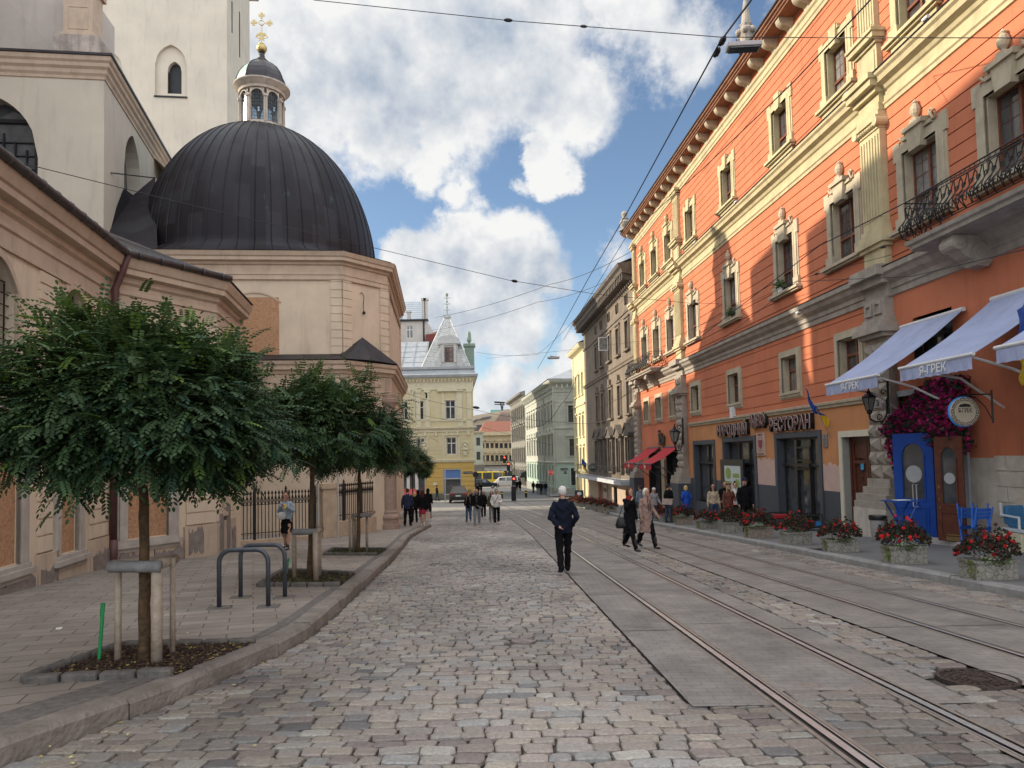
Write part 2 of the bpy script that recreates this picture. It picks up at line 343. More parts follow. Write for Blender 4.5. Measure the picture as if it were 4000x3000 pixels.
def setts(mb, xl, xr, y0, y1, rowh=.122, ww=(.13, .24), skip=None, lean=.0):
    y = y0
    while y < y1:
        h = rowh*rng.uniform(.85, 1.18); a, b = xl(y), xr(y); x = a+rng.uniform(0, .05); wob = rng.uniform(0, 6)
        sl = (g(y+.5)-g(y-.5))
        while x < b-.05:
            w = min(rng.uniform(*ww), b-x+.02)
            if b-(x+w) < .06: w = b-x
            yy = y+h/2+.012*math.sin(x*1.3+wob)+lean*(x-a)
            if not (skip and skip(x+w/2, yy)): sett(mb, x+w/2, yy, w-.006, h-.006, .02*math.cos(x*1.3+wob)+rng.uniform(-.03, .03)+lean, g(yy), sl)
            x += w
        y += h
def man1(x, y): return (x-.08)**2+(y-8.0)**2 < .2**2 or (x-3.88)**2+(y-6.1)**2 < .36**2
SLAB_END = 5.45
mb = MB()
L1 = lambda y: SL1[0]+shift_c(y); R1 = lambda y: SL1[1]+shift_c(y); L2 = lambda y: SL2[0]+shift_c(y)-.0; R2 = lambda y: SL2[1]+shift_c(y)
setts(mb, lambda y: kl(y)+.03, lambda y: L1(y)-.02, SLAB_END, 34, skip=man1)
setts(mb, lambda y: kl(y)+.03, lambda y: RA-.07+shift_c(y), 2.6, SLAB_END, .132, (.15, .27), skip=man1)
setts(mb, lambda y: RA+.07+shift_c(y), lambda y: RB-.07+shift_c(y), 2.6, SLAB_END+.48, .16, (.17, .30), skip=man1)
setts(mb, lambda y: RB+.07+shift_c(y), lambda y: L2(y)-.02, 2.6, SLAB_END, .16, (.17, .28), skip=man1)
setts(mb, lambda y: R1(y)+.02, lambda y: L2(y)-.02, SLAB_END, 34, .14, (.13, .24), skip=man1)
setts(mb, lambda y: R2(y)+.02, lambda y: kr(y)-.02, 2.6, 34, .14, (.13, .24))
setts(mb, lambda y: kl(y)+.03, lambda y: L1(y)-.02, 34, 59.5, .17, (.16, .28))
setts(mb, lambda y: R1(y)+.02, lambda y: L2(y)-.02, 34, 59, .17, (.16, .28))
setts(mb, lambda y: R2(y)+.02, lambda y: kr(y)-.02, 34, 59, .17, (.16, .28))
struct('cobblestones', mb, attr_mat('sett_stone', .44, .6, 120, .93, spec=.42))

# ---- tram slabs, printed with a small brick pattern
def slab_mat():
    m = bpy.data.materials.new('tram_slab'); m.use_nodes = True; nt = m.node_tree; N = nt.nodes; L = nt.links; b = N['Principled BSDF']; b.inputs['Roughness'].default_value = .78
    tc = N.new('ShaderNodeTexCoord'); mp = N.new('ShaderNodeMapping'); mp.inputs['Rotation'].default_value = (0, 0, .03); L.new(tc.outputs['Object'], mp.inputs[0])
    br = N.new('ShaderNodeTexBrick'); br.inputs['Scale'].default_value = 1; br.inputs['Brick Width'].default_value = .21; br.inputs['Row Height'].default_value = .105; br.inputs['Mortar Size'].default_value = .006
    br.inputs['Color1'].default_value = (.25, .228, .207, 1); br.inputs['Color2'].default_value = (.228, .206, .188, 1); br.inputs['Mortar'].default_value = (.17, .152, .138, 1); L.new(mp.outputs[0], br.inputs[0])
    nz = N.new('ShaderNodeTexNoise'); nz.inputs['Scale'].default_value = 1.4; nz.inputs['Detail'].default_value = 9; nz.inputs['Roughness'].default_value = .7; L.new(tc.outputs['Object'], nz.inputs[0])
    r = N.new('ShaderNodeMapRange'); L.new(nz.outputs['Fac'], r.inputs[0]); r.inputs[1].default_value = .3; r.inputs[2].default_value = .7; r.inputs[3].default_value = .52; r.inputs[4].default_value = 1.18
    v = N.new('ShaderNodeVectorMath'); v.operation = 'SCALE'; L.new(br.outputs['Color'], v.inputs[0]); L.new(r.outputs[0], v.inputs['Scale']); L.new(v.outputs[0], b.inputs['Base Color'])
    nf = N.new('ShaderNodeTexNoise'); nf.inputs['Scale'].default_value = 70; nf.inputs['Detail'].default_value = 4; L.new(tc.outputs['Object'], nf.inputs[0])
    ad = N.new('ShaderNodeMath'); ad.operation = 'MULTIPLY_ADD'; L.new(br.outputs['Fac'], ad.inputs[0]); ad.inputs[1].default_value = -.7; L.new(nf.outputs['Fac'], ad.inputs[2])
    bp = N.new('ShaderNodeBump'); bp.inputs['Strength'].default_value = .45; bp.inputs['Distance'].default_value = .01; L.new(ad.outputs[0], bp.inputs['Height']); L.new(bp.outputs[0], b.inputs['Normal'])
    return m
m_slab = slab_mat(); m_steel = mat('rail_steel', (.66, .66, .66), .27, .12, 12, metal=.65); m_groove = mat('rail_groove', (.035, .03, .028), .6, .2, 30); m_conc = mat('rail_concrete', (.21, .17, .14), .85, .22, 9, .3, 60)
mb = MB()
for (a, b, y0) in ((SL1[0], RA-.07, SLAB_END), (RA+.07, RB-.07, SLAB_END+.35), (RB+.07, SL1[1], SLAB_END-.05), (SL2[0], RD-.07, 2.4), (RD+.07, RC-.07, 2.4), (RC+.07, SL2[1], 2.4)):
    y = y0+rng.uniform(0, .2) if y0 > 3 else y0; nxt = y0 if y0 > 3 else y0
    while nxt < 60:
        e = nxt+2.95
        ribbon(mb, lambda q: a+shift_c(q), lambda q: b+shift_c(q), lin(nxt+.012, min(e, 60)-.012, 3), .004); nxt = e
struct('tram_slabs', mb, m_slab)
mbs = MB(); mbg = MB(); mbc = MB(); yr = lin(2.2, 60, 90)+lin(61, 128, 40)
for c in (RA, RB, RD, RC):
    sgn = 1 if c in (RA, RD) else -1        # the groove lies on the inner side of each rail
    f = lambda o: (lambda q: c+o+shift_c(q))
    def strip(m_, o0, o1, dz): ribbon(m_, f(min(o0, o1)), f(max(o0, o1)), yr, dz)
    strip(mbg, -.07, .07, -.006)
    strip(mbs, -.035*sgn, .022*sgn, .009); strip(mbs, .050*sgn, .064*sgn, .007)
    for o in (-.105, .070): ribbon(mbc, f(o), f(o+.035), yr, .0065)
struct('rail_bed', mbg, m_groove); struct('tram_rails', mbs, m_steel); struct('rail_edging', mbc, m_conc)

# ---- kerbs and pavements
def kerb(name, pts, w, h, m, ln=(.8, 1.25), side=1, fall=.0, jit=.008, rnd=random.Random(5)):
    P = [Vector((a, b)) for a, b in pts]; d = [0]
    for i in range(1, len(P)): d.append(d[-1]+(P[i]-P[i-1]).length)
    def at(t):
        t = max(0, min(d[-1], t))
        for i in range(1, len(P)):
            if t <= d[i]: k = (t-d[i-1])/(d[i]-d[i-1]); return P[i-1].lerp(P[i], k)
        return P[-1]
    mb = MB(); t = 0
    while t < d[-1]-.1:
        l = rnd.uniform(*ln); n = 3; a = t+.008; b = min(t+l, d[-1])-.008; js = rnd.uniform(-jit, jit); jz = rnd.uniform(-jit, jit)
        vs = []
        for i in range(n+1):
            q = a+(b-a)*i/n; p = at(q); tt = (at(q+.1)-at(q-.1)).normalized(); nn = Vector((-tt.y, tt.x))*side; z = g(p.y)
            for o, zz in ((-.004, -.06), (.0, h-.035), (.03, h), (w, h), (w, -.06)):
                r = p+nn*(o+js+rnd.uniform(-.002, .002)); vs.append((r.x, r.y, z+zz+jz))
        fs = []
        for i in range(n):
            for j in range(4): fs.append((i*5+j, i*5+j+1, (i+1)*5+j+1, (i+1)*5+j))
        fs += [(4, 3, 2, 1, 0), tuple(n*5+j for j in range(5))]
        if side < 0: fs = [tuple(reversed(f_)) for f_ in fs]
        mb.add(vs, fs); t += l
    return struct(name, mb, m)
m_kerbL = mat('kerb_brownstone', (.15, .128, .11), .75, .3, 2.6, 1.0, 22, col2=(.28, .245, .215)); m_kerbR = mat('kerb_grey', (.25, .245, .235), .85, .22, 5, .4, 40)
kerb('kerb', KL, .225, .14, m_kerbL, side=1, jit=.012)
KRP = [(kr(y), y) for y in [0, 5, 10, 15, 20, 25, 30, 35, 40, 45, 50, 55, 58]]+[(kr(59)+.6, 59.4), (kr(59)+2.0, 59.6)]
kerb('kerb_by_the_planters', KRP, .20, .14, m_kerbR, (1.3, 2.0), side=-1, jit=.006)
def paver_mat(name, c1, c2, mort, bw, rh, rot, off=.5, ms=.008, mult=(.75, 1.2)):
    m = bpy.data.materials.new(name); m.use_nodes = True; nt = m.node_tree; N = nt.nodes; L = nt.links; b = N['Principled BSDF']; b.inputs['Roughness'].default_value = .75
    tc = N.new('ShaderNodeTexCoord'); mp = N.new('ShaderNodeMapping'); mp.inputs['Rotation'].default_value = (0, 0, rot); L.new(tc.outputs['Object'], mp.inputs[0])
    br = N.new('ShaderNodeTexBrick'); br.offset = off; br.inputs['Scale'].default_value = 1; br.inputs['Brick Width'].default_value = bw; br.inputs['Row Height'].default_value = rh; br.inputs['Mortar Size'].default_value = ms
    br.inputs['Color1'].default_value = (*c1, 1); br.inputs['Color2'].default_value = (*c2, 1); br.inputs['Mortar'].default_value = (*mort, 1); L.new(mp.outputs[0], br.inputs[0])
    nz = N.new('ShaderNodeTexNoise'); nz.inputs['Scale'].default_value = .9; nz.inputs['Detail'].default_value = 9; nz.inputs['Roughness'].default_value = .7; L.new(tc.outputs['Object'], nz.inputs[0])
    r = N.new('ShaderNodeMapRange'); L.new(nz.outputs['Fac'], r.inputs[0]); r.inputs[1].default_value = .3; r.inputs[2].default_value = .7; r.inputs[3].default_value = mult[0]; r.inputs[4].default_value = mult[1]
    v = N.new('ShaderNodeVectorMath'); v.operation = 'SCALE'; L.new(br.outputs['Color'], v.inputs[0]); L.new(r.outputs[0], v.inputs['Scale']); L.new(v.outputs[0], b.inputs['Base Color'])
    bp = N.new('ShaderNodeBump'); bp.inputs['Strength'].default_value = .5; bp.inputs['Distance'].default_value = .008; bp.invert = True; L.new(br.outputs['Fac'], bp.inputs['Height']); L.new(bp.outputs[0], b.inputs['Normal'])
    return m
m_paveL = paver_mat('pavement_flags', (.305, .265, .228), (.225, .195, .168), (.10, .085, .07), .56, .28, -.35, ms=.008, mult=(.68, 1.2))
mb = MB(); ys = [y for y in sorted({*lin(-8, 55, 60), *[p[1] for p in KL[:18]]}) if y <= 53.2]
ribbon(mb, lambda y: -60, lambda y: kl(y)-.10, ys, .128)
ribbon(mb, lambda y: -60, lambda y: -8.5-(y-53.2)*.8, [53.2, 54, 55, 55.8], .128)
struct('pavement', mb, m_paveL)
m_mosaic = mat('kerb_setts', (.10, .092, .085), .9, .4, 16, .9, 22, col2=(.185, .17, .155))
mb = MB(); ribbon(mb, lambda y: kl(y)-.27-(.42 if y < 6 else .42-(y-6)*.25 if y < 7.2 else .13), lambda y: kl(y)-.25, [y for y in ys if -5 < y < 40], .132); struct('pavement_edge_strip', mb, m_mosaic)
m_paveR = paver_mat('pavement_asphalt', (.155, .155, .155), (.145, .145, .145), (.12, .12, .12), 1.6, 1.2, .03, ms=.004, mult=(.82, 1.15))
mb = MB(); ribbon(mb, lambda y: kr(y)+.18, lambda y: 15.5, lin(-8, 59, 60), .128); ribbon(mb, lambda y: 6.6-.03*(y-59), lambda y: 15.5, lin(59, 80, 12), .11); struct('pavement_by_the_shops', mb, m_paveR)
mb = MB(); ribbon(mb, lambda y: 6.95-.03*y, lambda y: 9.5, lin(84, 150, 20), .10); ribbon(mb, lambda y: -60, lambda y: -8.2-.05*(y-83), lin(82.5, 100, 8), .10); struct('far_pavement', mb, m_paveR)

# ---- iron covers
m_iron = mat('cast_iron', (.075, .06, .052), .55, .3, 20, .4, 60, metal=.6); m_iron2 = mat('cast_iron_pale', (.30, .25, .235), .5, .25, 18, .3, 60, metal=.4)
def cover(x, y, r, label, m1, m2, spokes):
    z = g(y)-.006; t = thing('manhole_cover', label, 'manhole cover', (x, y, z)); sl = math.atan(g(y+.5)-g(y-.5)); A = MB(); B = MB()
    def P(a, rr, h=0): X = math.cos(a)*rr; Y = math.sin(a)*rr; return (x+X, y+Y, z+Y*math.tan(sl)+h)
    n = 40
    for i in range(n):
        a, b = 2*math.pi*i/n, 2*math.pi*(i+1)/n
        A.quad(P(a, r*.9, .012), P(a, r, .012), P(b, r, .012), P(b, r*.9, .012)); A.quad(P(a, r, .012), P(a, r*1.02, -.03), P(b, r*1.02, -.03), P(b, r, .012)); A.quad(P(a, r*.9, -.01), P(a, r*.9, .012), P(b, r*.9, .012), P(b, r*.9, -.01))
        B.add([P(a, r*.9, 0), P(b, r*.9, 0), (x, y, z)], [(0, 1, 2)])
        if i % 2 == 0 and not spokes:
            for q in (.42, .62, .8): B.quad(P(a, r*q, .008), P(a, r*(q+.1), .008), P(b+.06, r*(q+.1), .008), P(b, r*q, .008)); B.quad(P(a, r*q, .0), P(a, r*q, .008), P(b, r*q, .008), P(b, r*q, 0))
    if spokes:
        for i in range(10):
            a = 2*math.pi*i/10; B.quad(P(a-.09, r*.35, .008), P(a-.04, r*.85, .008), P(a+.04, r*.85, .008), P(a+.09, r*.35, .008))
        for i in range(16):
            a, b = 2*math.pi*i/16, 2*math.pi*(i+1)/16; B.quad(P(a, r*.18, .009), P(a, r*.3, .009), P(b, r*.3, .009), P(b, r*.18, .009))
    else:
        for i in range(24):
            a, b = 2*math.pi*i/24, 2*math.pi*(i+1)/24; B.quad(P(a, r*.26, .009), P(a, r*.33, .009), P(b, r*.33, .009), P(b, r*.26, .009))
    A.build('rim', m1, t); B.build('lid', m2, t)
cover(.08, 8.0, .135, 'small round metal cover with radial ribs among the cobbles', m_iron2, m_iron2, True)
cover(3.88, 6.1, .31, 'large rusty iron manhole cover with wavy pattern at right of the tram track', m_iron, m_iron, False)
cover(-1.75, 16.8, .27, 'worn dark manhole cover sunk in the cobbles near the left kerb', m_iron, m_iron, False)

# ---- tree pits: edging stones, bark mulch
m_bark = attr_mat('bark_chips', .95, .3, 60); m_edge = mat('pit_edging', (.085, .08, .075), .9, .35, 9, .8, 30, col2=(.16, .145, .13))
m_grass = mat('weeds', (.05, .10, .02), .8, .4, 5)
def chips(name, label, quad, n, seed, weeds=False):
    r = random.Random(seed); mb = MB(); a, b, c, d = [Vector(q) for q in quad]
    mb.add([(p.x, p.y, g(p.y)+.134) for p in (a, b, c, d)], [(0, 1, 2, 3)], tone=(.022, .015, .012))
    for i in range(n):
        u, v = r.random(), r.random(); p = (a.lerp(b, u)).lerp(d.lerp(c, u), v); L_ = r.uniform(.015, .045); W = r.uniform(.006, .018); rz = r.uniform(0, 6.3); t = (r.uniform(-.5, .5), r.uniform(-.5, .5))
        k = r.random(); tone = (.065, .040, .028) if k < .55 else (.03, .02, .016) if k < .8 else (.13, .085, .055) if k < .95 else (.30, .24, .08)
        mb.box((p.x, p.y, g(p.y)+.140+r.uniform(0, .03)), (L_, W, .004), rz, t, tone=tone)
    if weeds:
        for i in range(110):
            u, v = r.random(), r.random()**2; p = (a.lerp(b, u)).lerp(d.lerp(c, u), v); q = p+Vector((r.uniform(-.05, .05), r.uniform(-.05, .05))); z = g(p.y)+.14
            mb.add([(p.x, p.y, z), (p.x+.01, p.y, z), (q.x, q.y, z+r.uniform(.05, .16))], [(0, 1, 2)], tone=(.07, .13, .03))
    o = mb.build(name, m_bark); tag(o, label, 'mulch', kind='stuff')
def edging(quad, skip=3, label='', seed=1):
    r = random.Random(seed); t = thing('tree_pit_edging', label, 'edging', (quad[0][0], quad[0][1], g(quad[0][1])+.13)); Q = [Vector(q) for q in quad]
    for i in range(4):
        if i == skip: continue
        A, B = Q[i], Q[(i+1) % 4]; L_ = (B-A).length; k = max(2, round(L_/.30)); rz = math.atan2(B.y-A.y, B.x-A.x)
        for j in range(k):
            p = A.lerp(B, (j+.5)/k); mb = MB(); mb.box((p.x, p.y, g(p.y)+.145), (L_/k-.02, .10, .11+r.uniform(-.01, .012)), rz+r.uniform(-.03, .03), (r.uniform(-.04, .04), r.uniform(-.03, .03))); mb.build('edging_stone', m_edge, t, bevel=.02)
def xy(x, y): p = gp(x, y, .13); return (p.x, p.y)
PITS = [[xy(90, 2668), xy(680, 2640), xy(1000, 2518), xy(480, 2530)], [xy(1010, 2292), xy(1330, 2290), xy(1385, 2245), xy(1110, 2232)], [xy(1270, 2168), xy(1475, 2170), xy(1510, 2148), xy(1300, 2148)]]
chips('bark_mulch', 'brown bark chips round the nearest tree', PITS[0], 5200, 1); chips('bark_mulch', 'bark chips and weeds round the second tree', PITS[1], 1800, 2, True); chips('bark_mulch', 'bark chips and weeds round the third tree', PITS[2], 900, 3, True)
edging(PITS[0], 1, 'dark stone edging round the nearest tree pit', 1); edging(PITS[1], 1, 'stone edging round the second tree pit', 2); edging(PITS[2], 1, 'stone edging round the third tree pit', 3)
# fallen leaves and litter
mb = MB(); r = random.Random(11)
for i in range(170):
    y = 3+r.random()**1.6*22; x = kl(y)+abs(r.gauss(0, .35))*(1 if r.random() < .8 else 4); z = g(y)+.012
    if r.random() < .25: x = kl(y)-r.uniform(.3, 3); z = g(y)+.134
    s = r.uniform(.012, .028); a = r.uniform(0, 6.3); dx, dy = math.cos(a)*s, math.sin(a)*s
    mb.add([(x-dx, y-dy, z), (x+dy*.5, y-dx*.5, z+.004), (x+dx, y+dy, z+.002), (x-dy*.5, y+dx*.5, z+.006)], [(0, 1, 2, 3)], tone=r.choice([(.55, .48, .20), (.40, .30, .10), (.6, .56, .42)]))
tag(mb.build('fallen_leaves', attr_mat('dry_leaf', .8, 0)), 'small yellow leaves scattered along the left kerb', 'leaves', kind='stuff')
p = gp(228, 2460, .13); mb = MB(); mb.box((p.x, p.y, p.z+.012), (.055, .035, .018), .4, (.1, .1)); mb.box((p.x+.02, p.y+.01, p.z+.02), (.04, .03, .008), .9, (.2, .1)); tag(mb.build('paper_scrap', mat('paper', (.75, .73, .70), .8), bevel=.004), 'crumpled white scrap of paper on the left pavement', 'litter')
# ================================================================ building helpers
def arch_z(kind, t, rise):            # t in -1..1 across the opening
    t = max(-1, min(1, t))
    if kind == 'round': return rise*math.sqrt(max(0, 1-t*t))
    if kind == 'seg': return rise*(1-t*t)
    if kind == 'gothic': a = abs(t); R = 1.45; return rise*(math.sqrt(max(0, R*R-(a+R-1)**2))/math.sqrt(R*R-(R-1)**2))
    return 0
def spandrel(w, mb, u0, u1, zs, z1, kind, o=0, depth=.35, n=14):
    h = z1-zs; uu = [u0+(u1-u0)*i/n for i in range(n+1)]; zz = [zs+arch_z(kind, 2*(u-u0)/(u1-u0)-1, h) for u in uu]
    for i in range(n):
        a, b, c, d = uu[i], uu[i+1], zz[i], zz[i+1]
        mb.quad(w.pt(a, c, o), w.pt(b, d, o), w.pt(b, z1, o), w.pt(a, z1, o)); mb.quad(w.pt(a, c, o), w.pt(a, c, -depth), w.pt(b, d, -depth), w.pt(b, d, o))
def arch_poly(u0, u1, z0, zs, z1, kind, n=14):
    h = z1-zs; return [(u0, z0), (u1, z0)]+[(u1+(u0-u1)*i/n, zs+arch_z(kind, 1-2*i/n, h)) for i in range(n+1)]
def arch_band(w, mb, u0, u1, z0, zs, z1, wd, kind, o0, o1, n=14, sill=False):
    """moulded surround running up both jambs and over the arch"""
    def cur(e):
        a, b = u0-e, u1+e; h = z1+e-zs; return [(a, z0)]+[(a+(b-a)*i/n, zs+arch_z(kind, 2*i/n-1, h)) for i in range(n+1)]+[(b, z0)]
    A = cur(0); B = cur(wd)
    for i in range(len(A)-1):
        w.plate(mb, [A[i], A[i+1], B[i+1], B[i]], o0, o1)
m_glass = mat('window_glass', (.035, .042, .05), .06, .3, 2.2, spec=.9, col2=(.09, .095, .10)); m_glass2 = mat('curtained_glass', (.12, .125, .125), .12, .3, 3, spec=.8, col2=(.26, .26, .25)); m_dark = mat('dark_interior', (.012, .012, .014), .5, .3, 3)
m_white = mat('white_paint', (.62, .61, .585), .5, .06, 8); m_brownfr = mat('brown_window_wood', (.17, .062, .035), .45, .25, 9); m_black = mat('black_iron', (.018, .018, .02), .45, .2, 20, metal=.3)
def sash(w, parent, u0, u1, z0, z1, o, fm, pm=None, bar=.07, mull=1, trans=None, glz=False, th=.06, name='window'):
    f = MB(); w.frame(f, u0, u1, z0, z1, bar, o, o+th)
    for i in range(mull): c = u0+(u1-u0)*(i+1)/(mull+1); w.box(f, c-bar*.55, c+bar*.55, z0+bar, z1-bar, o+.002, o+th+.012)
    for t in (trans or []): w.box(f, u0+bar, u1-bar, z0+(z1-z0)*t-bar*.55, z0+(z1-z0)*t+bar*.55, o+.004, o+th+.02)
    if glz:
        for i in range(mull+1):
            a = u0+(u1-u0)*i/(mull+1); b = u0+(u1-u0)*(i+1)/(mull+1); w.box(f, (a+b)/2-.007, (a+b)/2+.007, z0+bar, z1-bar, o+.012, o+.03)
        for q in (.17, .34, .66, .83): w.box(f, u0+bar, u1-bar, z0+(z1-z0)*q-.007, z0+(z1-z0)*q+.007, o+.013, o+.031)
    fo = f.build(name, fm, parent); p = MB(); p.quad(w.pt(u0+.01, z0+.01, o+.018), w.pt(u1-.01, z0+.01, o+.018), w.pt(u1-.01, z1-.01, o+.018), w.pt(u0+.01, z1-.01, o+.018)); p.build('pane', pm or m_glass, fo); return fo
def body(mb, pts, z0, z1, top=True, closed=True):   # prism of the hidden sides of a building
    n = len(pts); vs = [(x, y, z0) for x, y in pts]+[(x, y, z1) for x, y in pts]; fs = [(i, (i+1) % n, (i+1) % n+n, i+n) for i in range(n if closed else n-1)]
    if top: fs.append(tuple(range(n, 2*n)))
    mb.add(vs, fs)

# ================================================================ LEFT: chapel range with boarded windows
m_pink = mat('pink_plaster', (.63, .515, .39), .88, .09, .9, .25, 50, stain=.45); m_pink2 = mat('pink_moulding', (.50, .39, .295), .88, .11, 2, .2, 50, stain=.45)
m_osb = mat('boarding', (.33, .165, .085), .85, .3, 15, .6, 30, col2=(.50, .30, .175)); m_stonegrey = mat('grey_surround', (.42, .375, .33), .9, .16, 3, .4, 40, stain=.5)
m_cream_ch = mat('cathedral_plaster', (.55, .49, .405), .9, .08, .35, .15, 20, stain=.35); m_lilac = mat('grey_plaster', (.46, .41, .37), .9, .08, .6, .15, 20, stain=.25)
m_copper = mat('dark_copper', (.030, .029, .033), .42, .3, 1.6, .15, 12, metal=.35, col2=(.060, .052, .055)); m_copper_sunlit = mat('sunlit_green_copper', (.32, .44, .36), .5, .25, 5, metal=.2); m_gutter = mat('gutter_metal', (.085, .075, .075), .4, .2, 5, metal=.5)
m_maroon = mat('maroon_pipe', (.10, .045, .042), .5, .2, 6); m_render = mat('bare_render', (.235, .195, .175), .95, .25, 5, .7, 30)
K0, K1, K2, K3 = (-6.9, 2.5), (-9.4, 16.6), (-8.0, 19.2), (-8.52, 22.3)
W1 = Wall(K1, (K0[0]-K1[0], K0[1]-K1[1])); W2 = Wall(K1, (K2[0]-K1[0], K2[1]-K1[1]), False); W3 = Wall(K2, (K3[0]-K2[0], K3[1]-K2[1]), False)
chap = thing('chapel_range', 'low pink plastered church range with boarded windows behind the nearest tree', 'church', (K1[0], K1[1], -.7))
gro = [-.30+.315*i for i in range(19)]
wl = MB()
H1 = [(4.18, 5.6, -.05, 2.6, .10), (1.78, 2.66, -.12, 2.35, .10), (4.35, 5.7, 2.9, 5.15, .35), (1.48, 2.50, 3.5, 5.28, .33)]
W1.wall(wl, 0, 3.55, -1.4, 6.2, H1[1:2]+H1[3:], grooves=None); W1.wall(wl, 3.55, 14.1, -1.4, 6.2, [H1[0], H1[2], (8.2, 9.6, -.05, 2.6, .1), (8.2, 9.6, 2.9, 5.1, .35)])
H2 = [(.41, 1.49, -.15, 2.3, .10)]; L2_ = (Vector(K2)-Vector(K1)).length; L3_ = (Vector(K3)-Vector(K2)).length
W2.wall(wl, 0, L2_, -1.5, 6.2, H2); W3.wall(wl, 0, L3_, -1.7, 6.2, [(.45, .95, .35, 3.2, .12)])
spandrel(W1, wl, 4.35, 5.7, 4.65, 5.15, 'seg', depth=.35); spandrel(W1, wl, 1.48, 2.50, 4.98, 5.28, 'seg', depth=.33)
body(wl, [K3, (-9.3, 22.5), (-14, 24), (-22, 24), (-22, 2.5), K0], -1.6, 6.2, False, False)
wl.build('wall', m_pink, chap)
# rusticated piers, proud of the wall, cut by joints
PIERS = []
def pier(w, mb, u0, u1, z0, z1, o=.055, step=.315, gap=.034):
    z = z0
    while z < z1-.05: w.box(mb, u0, u1, z+gap/2, min(z+step, z1)-gap/2, -.01, o); z += step
    w.box(mb, u0+.015, u1-.015, z0, z1, -.01, o-.03)
pr_ = None
def pier1(w, *a, nm='rusticated_pier', par=None, **k): m_ = MB(); pier(w, m_, *a, **k); m_.build(nm, m_pink, par or chap)
pier1(W1, 2.82, 3.50, .02, 5.3); pier1(W1, .16, 1.16, .02, 5.3); pier1(W2, 2.02, 2.9, .02, 5.3); pier1(W3, .02, .40, .02, 5.3); pier1(W3, 1.45, 2.1, -.1, 5.3)
pier1(W1, 6.3, 7.3, .02, 5.3); pl = MB(); W1.box(pl, 2.78, 3.55, -1.2, .0, -.01, .09); W1.box(pl, .12, 1.2, -1.3, .0, -.01, .08); W1.box(pl, 3.6, 14, -1.2, -.28, -.01, .07); W1.box(pl, 1.25, 2.74, -1.3, -.33, -.01, .07)
W2.box(pl, .06, 1.9, -1.4, -.42, -.01, .06); W2.box(pl, 1.95, 2.93, -1.4, 0, -.01, .09); W3.box(pl, 0, 2.15, -1.6, .0, -.01, .08)
pl.build('plinth', m_pink2, chap)
rd = MB(); rr = random.Random(4)
for (w, a, b, zt, zb) in ((W1, 2.8, 3.5, -.25, -.62), (W1, .2, 1.1, -.2, -.8), (W1, 3.7, 5, -.3, -.6), (W2, 2.05, 2.5, .02, -.75), (W2, .2, .9, -.45, -.9), (W2, 1.1, 1.9, -.45, -.95), (W3, .05, .5, .25, -.9), (W3, .9, 1.3, .5, -1.0), (W3, 1.5, 2.0, -.2, -1.0)):
    n = 12; P_ = [(a+(b-a)*i/n, zt-rr.random()*.30*(zt-zb)) for i in range(n+1)]+[(b-(b-a)*i/n, zb+rr.random()*.25*(zt-zb)) for i in range(n+1)]
    rd = MB(); w.plate(rd, P_, .0, .098+rr.random()*.004); rd.build('worn_patch', m_render, chap)
for (w, u0, u1, z0, z1) in ((W1, 4.18, 5.6, -.05, 2.6), (W1, 1.78, 2.66, -.12, 2.35), (W2, .41, 1.49, -.15, 2.3)):
    f = MB(); e = .30
    for k, (a, o) in enumerate(((.30, .06), (.20, .09), (.10, .05))):
        w.frame(f, u0-a, u1+a, z0-.16, z1+a, a, -.02, o, wb=0)
    w.box(f, u0-.34, u1+.34, z0-.20, z0-.10, -.02, .17); w.box(f, u0-.28, u1+.28, z0-.10, z0-.02, -.08, .12); w.box(f, u0-.30, u1+.30, z0-.30, z0-.20, -.02, .10)
    fo = f.build('window', m_stonegrey, chap); b_ = MB(); w.box(b_, u0, u1, z0-.02, z1, -.09, -.04); b_.build('board', m_osb, fo)
for (u0, u1, z0, zs, z1) in ((4.35, 5.7, 2.9, 4.65, 5.15), (1.48, 2.50, 3.5, 4.98, 5.28)):
    f = MB(); arch_band(W1, f, u0, u1, z0, zs, z1, .10, 'seg', -.01, .06); arch_band(W1, f, u0-.10, u1+.10, z0, zs, z1+.10, .08, 'seg', -.01, .03)
    W1.box(f, u0-.2, u1+.2, z0-.12, z0, -.02, .12); fo = f.build('window', m_pink2, chap); gr = MB()
    for i in range(6): u = u0+(u1-u0)*(i+.5)/6; gr.tube([W1.pt(u, z0+.02, -.12), W1.pt(u, zs+arch_z('seg', 2*(u-u0)/(u1-u0)-1, z1-zs)-.01, -.12)], .014, 5)
    nz_ = int((z1-z0)/.2)
    for i in range(nz_):
        z = z0+.12+i*.2; gr.tube([W1.pt(u0+.01, z, -.10), W1.pt(u1-.01, z, -.10)], .012, 5)
    gr.build('iron_grille', m_black, fo); p = MB(); p.quad(W1.pt(u0, z0, -.3), W1.pt(u1, z0, -.3), W1.pt(u1, z1, -.3), W1.pt(u0, z1, -.3)); p.build('pane', m_glass, fo)
f = MB(); W3.frame(f, .40, 1.0, .22, 3.3, .08, -.02, .05); W3.box(f, .36, 1.04, .14, .24, -.02, .1); W3.box(f, .48, .92, .32, 3.2, -.12, -.06); f.build('blind_window', m_pink2, chap)
cor = MB(); PATH = [K0, K1, K2, K3]
sweep(cor, PATH, [(-0.02, 5.32), (0.05, 5.32), (0.05, 5.38), (0.02, 5.4), (0.02, 5.66), (0.06, 5.69), (0.06, 5.76), (0.03, 5.78), (0.03, 5.92), (0.1, 5.98), (0.104, 6.1), (0.266, 6.14), (0.266, 6.27), (0.311, 6.3), (0.37, 6.46), (0.385, 6.52), (-0.1, 6.54)], -1)
cor.build('cornice', m_pink2, chap)
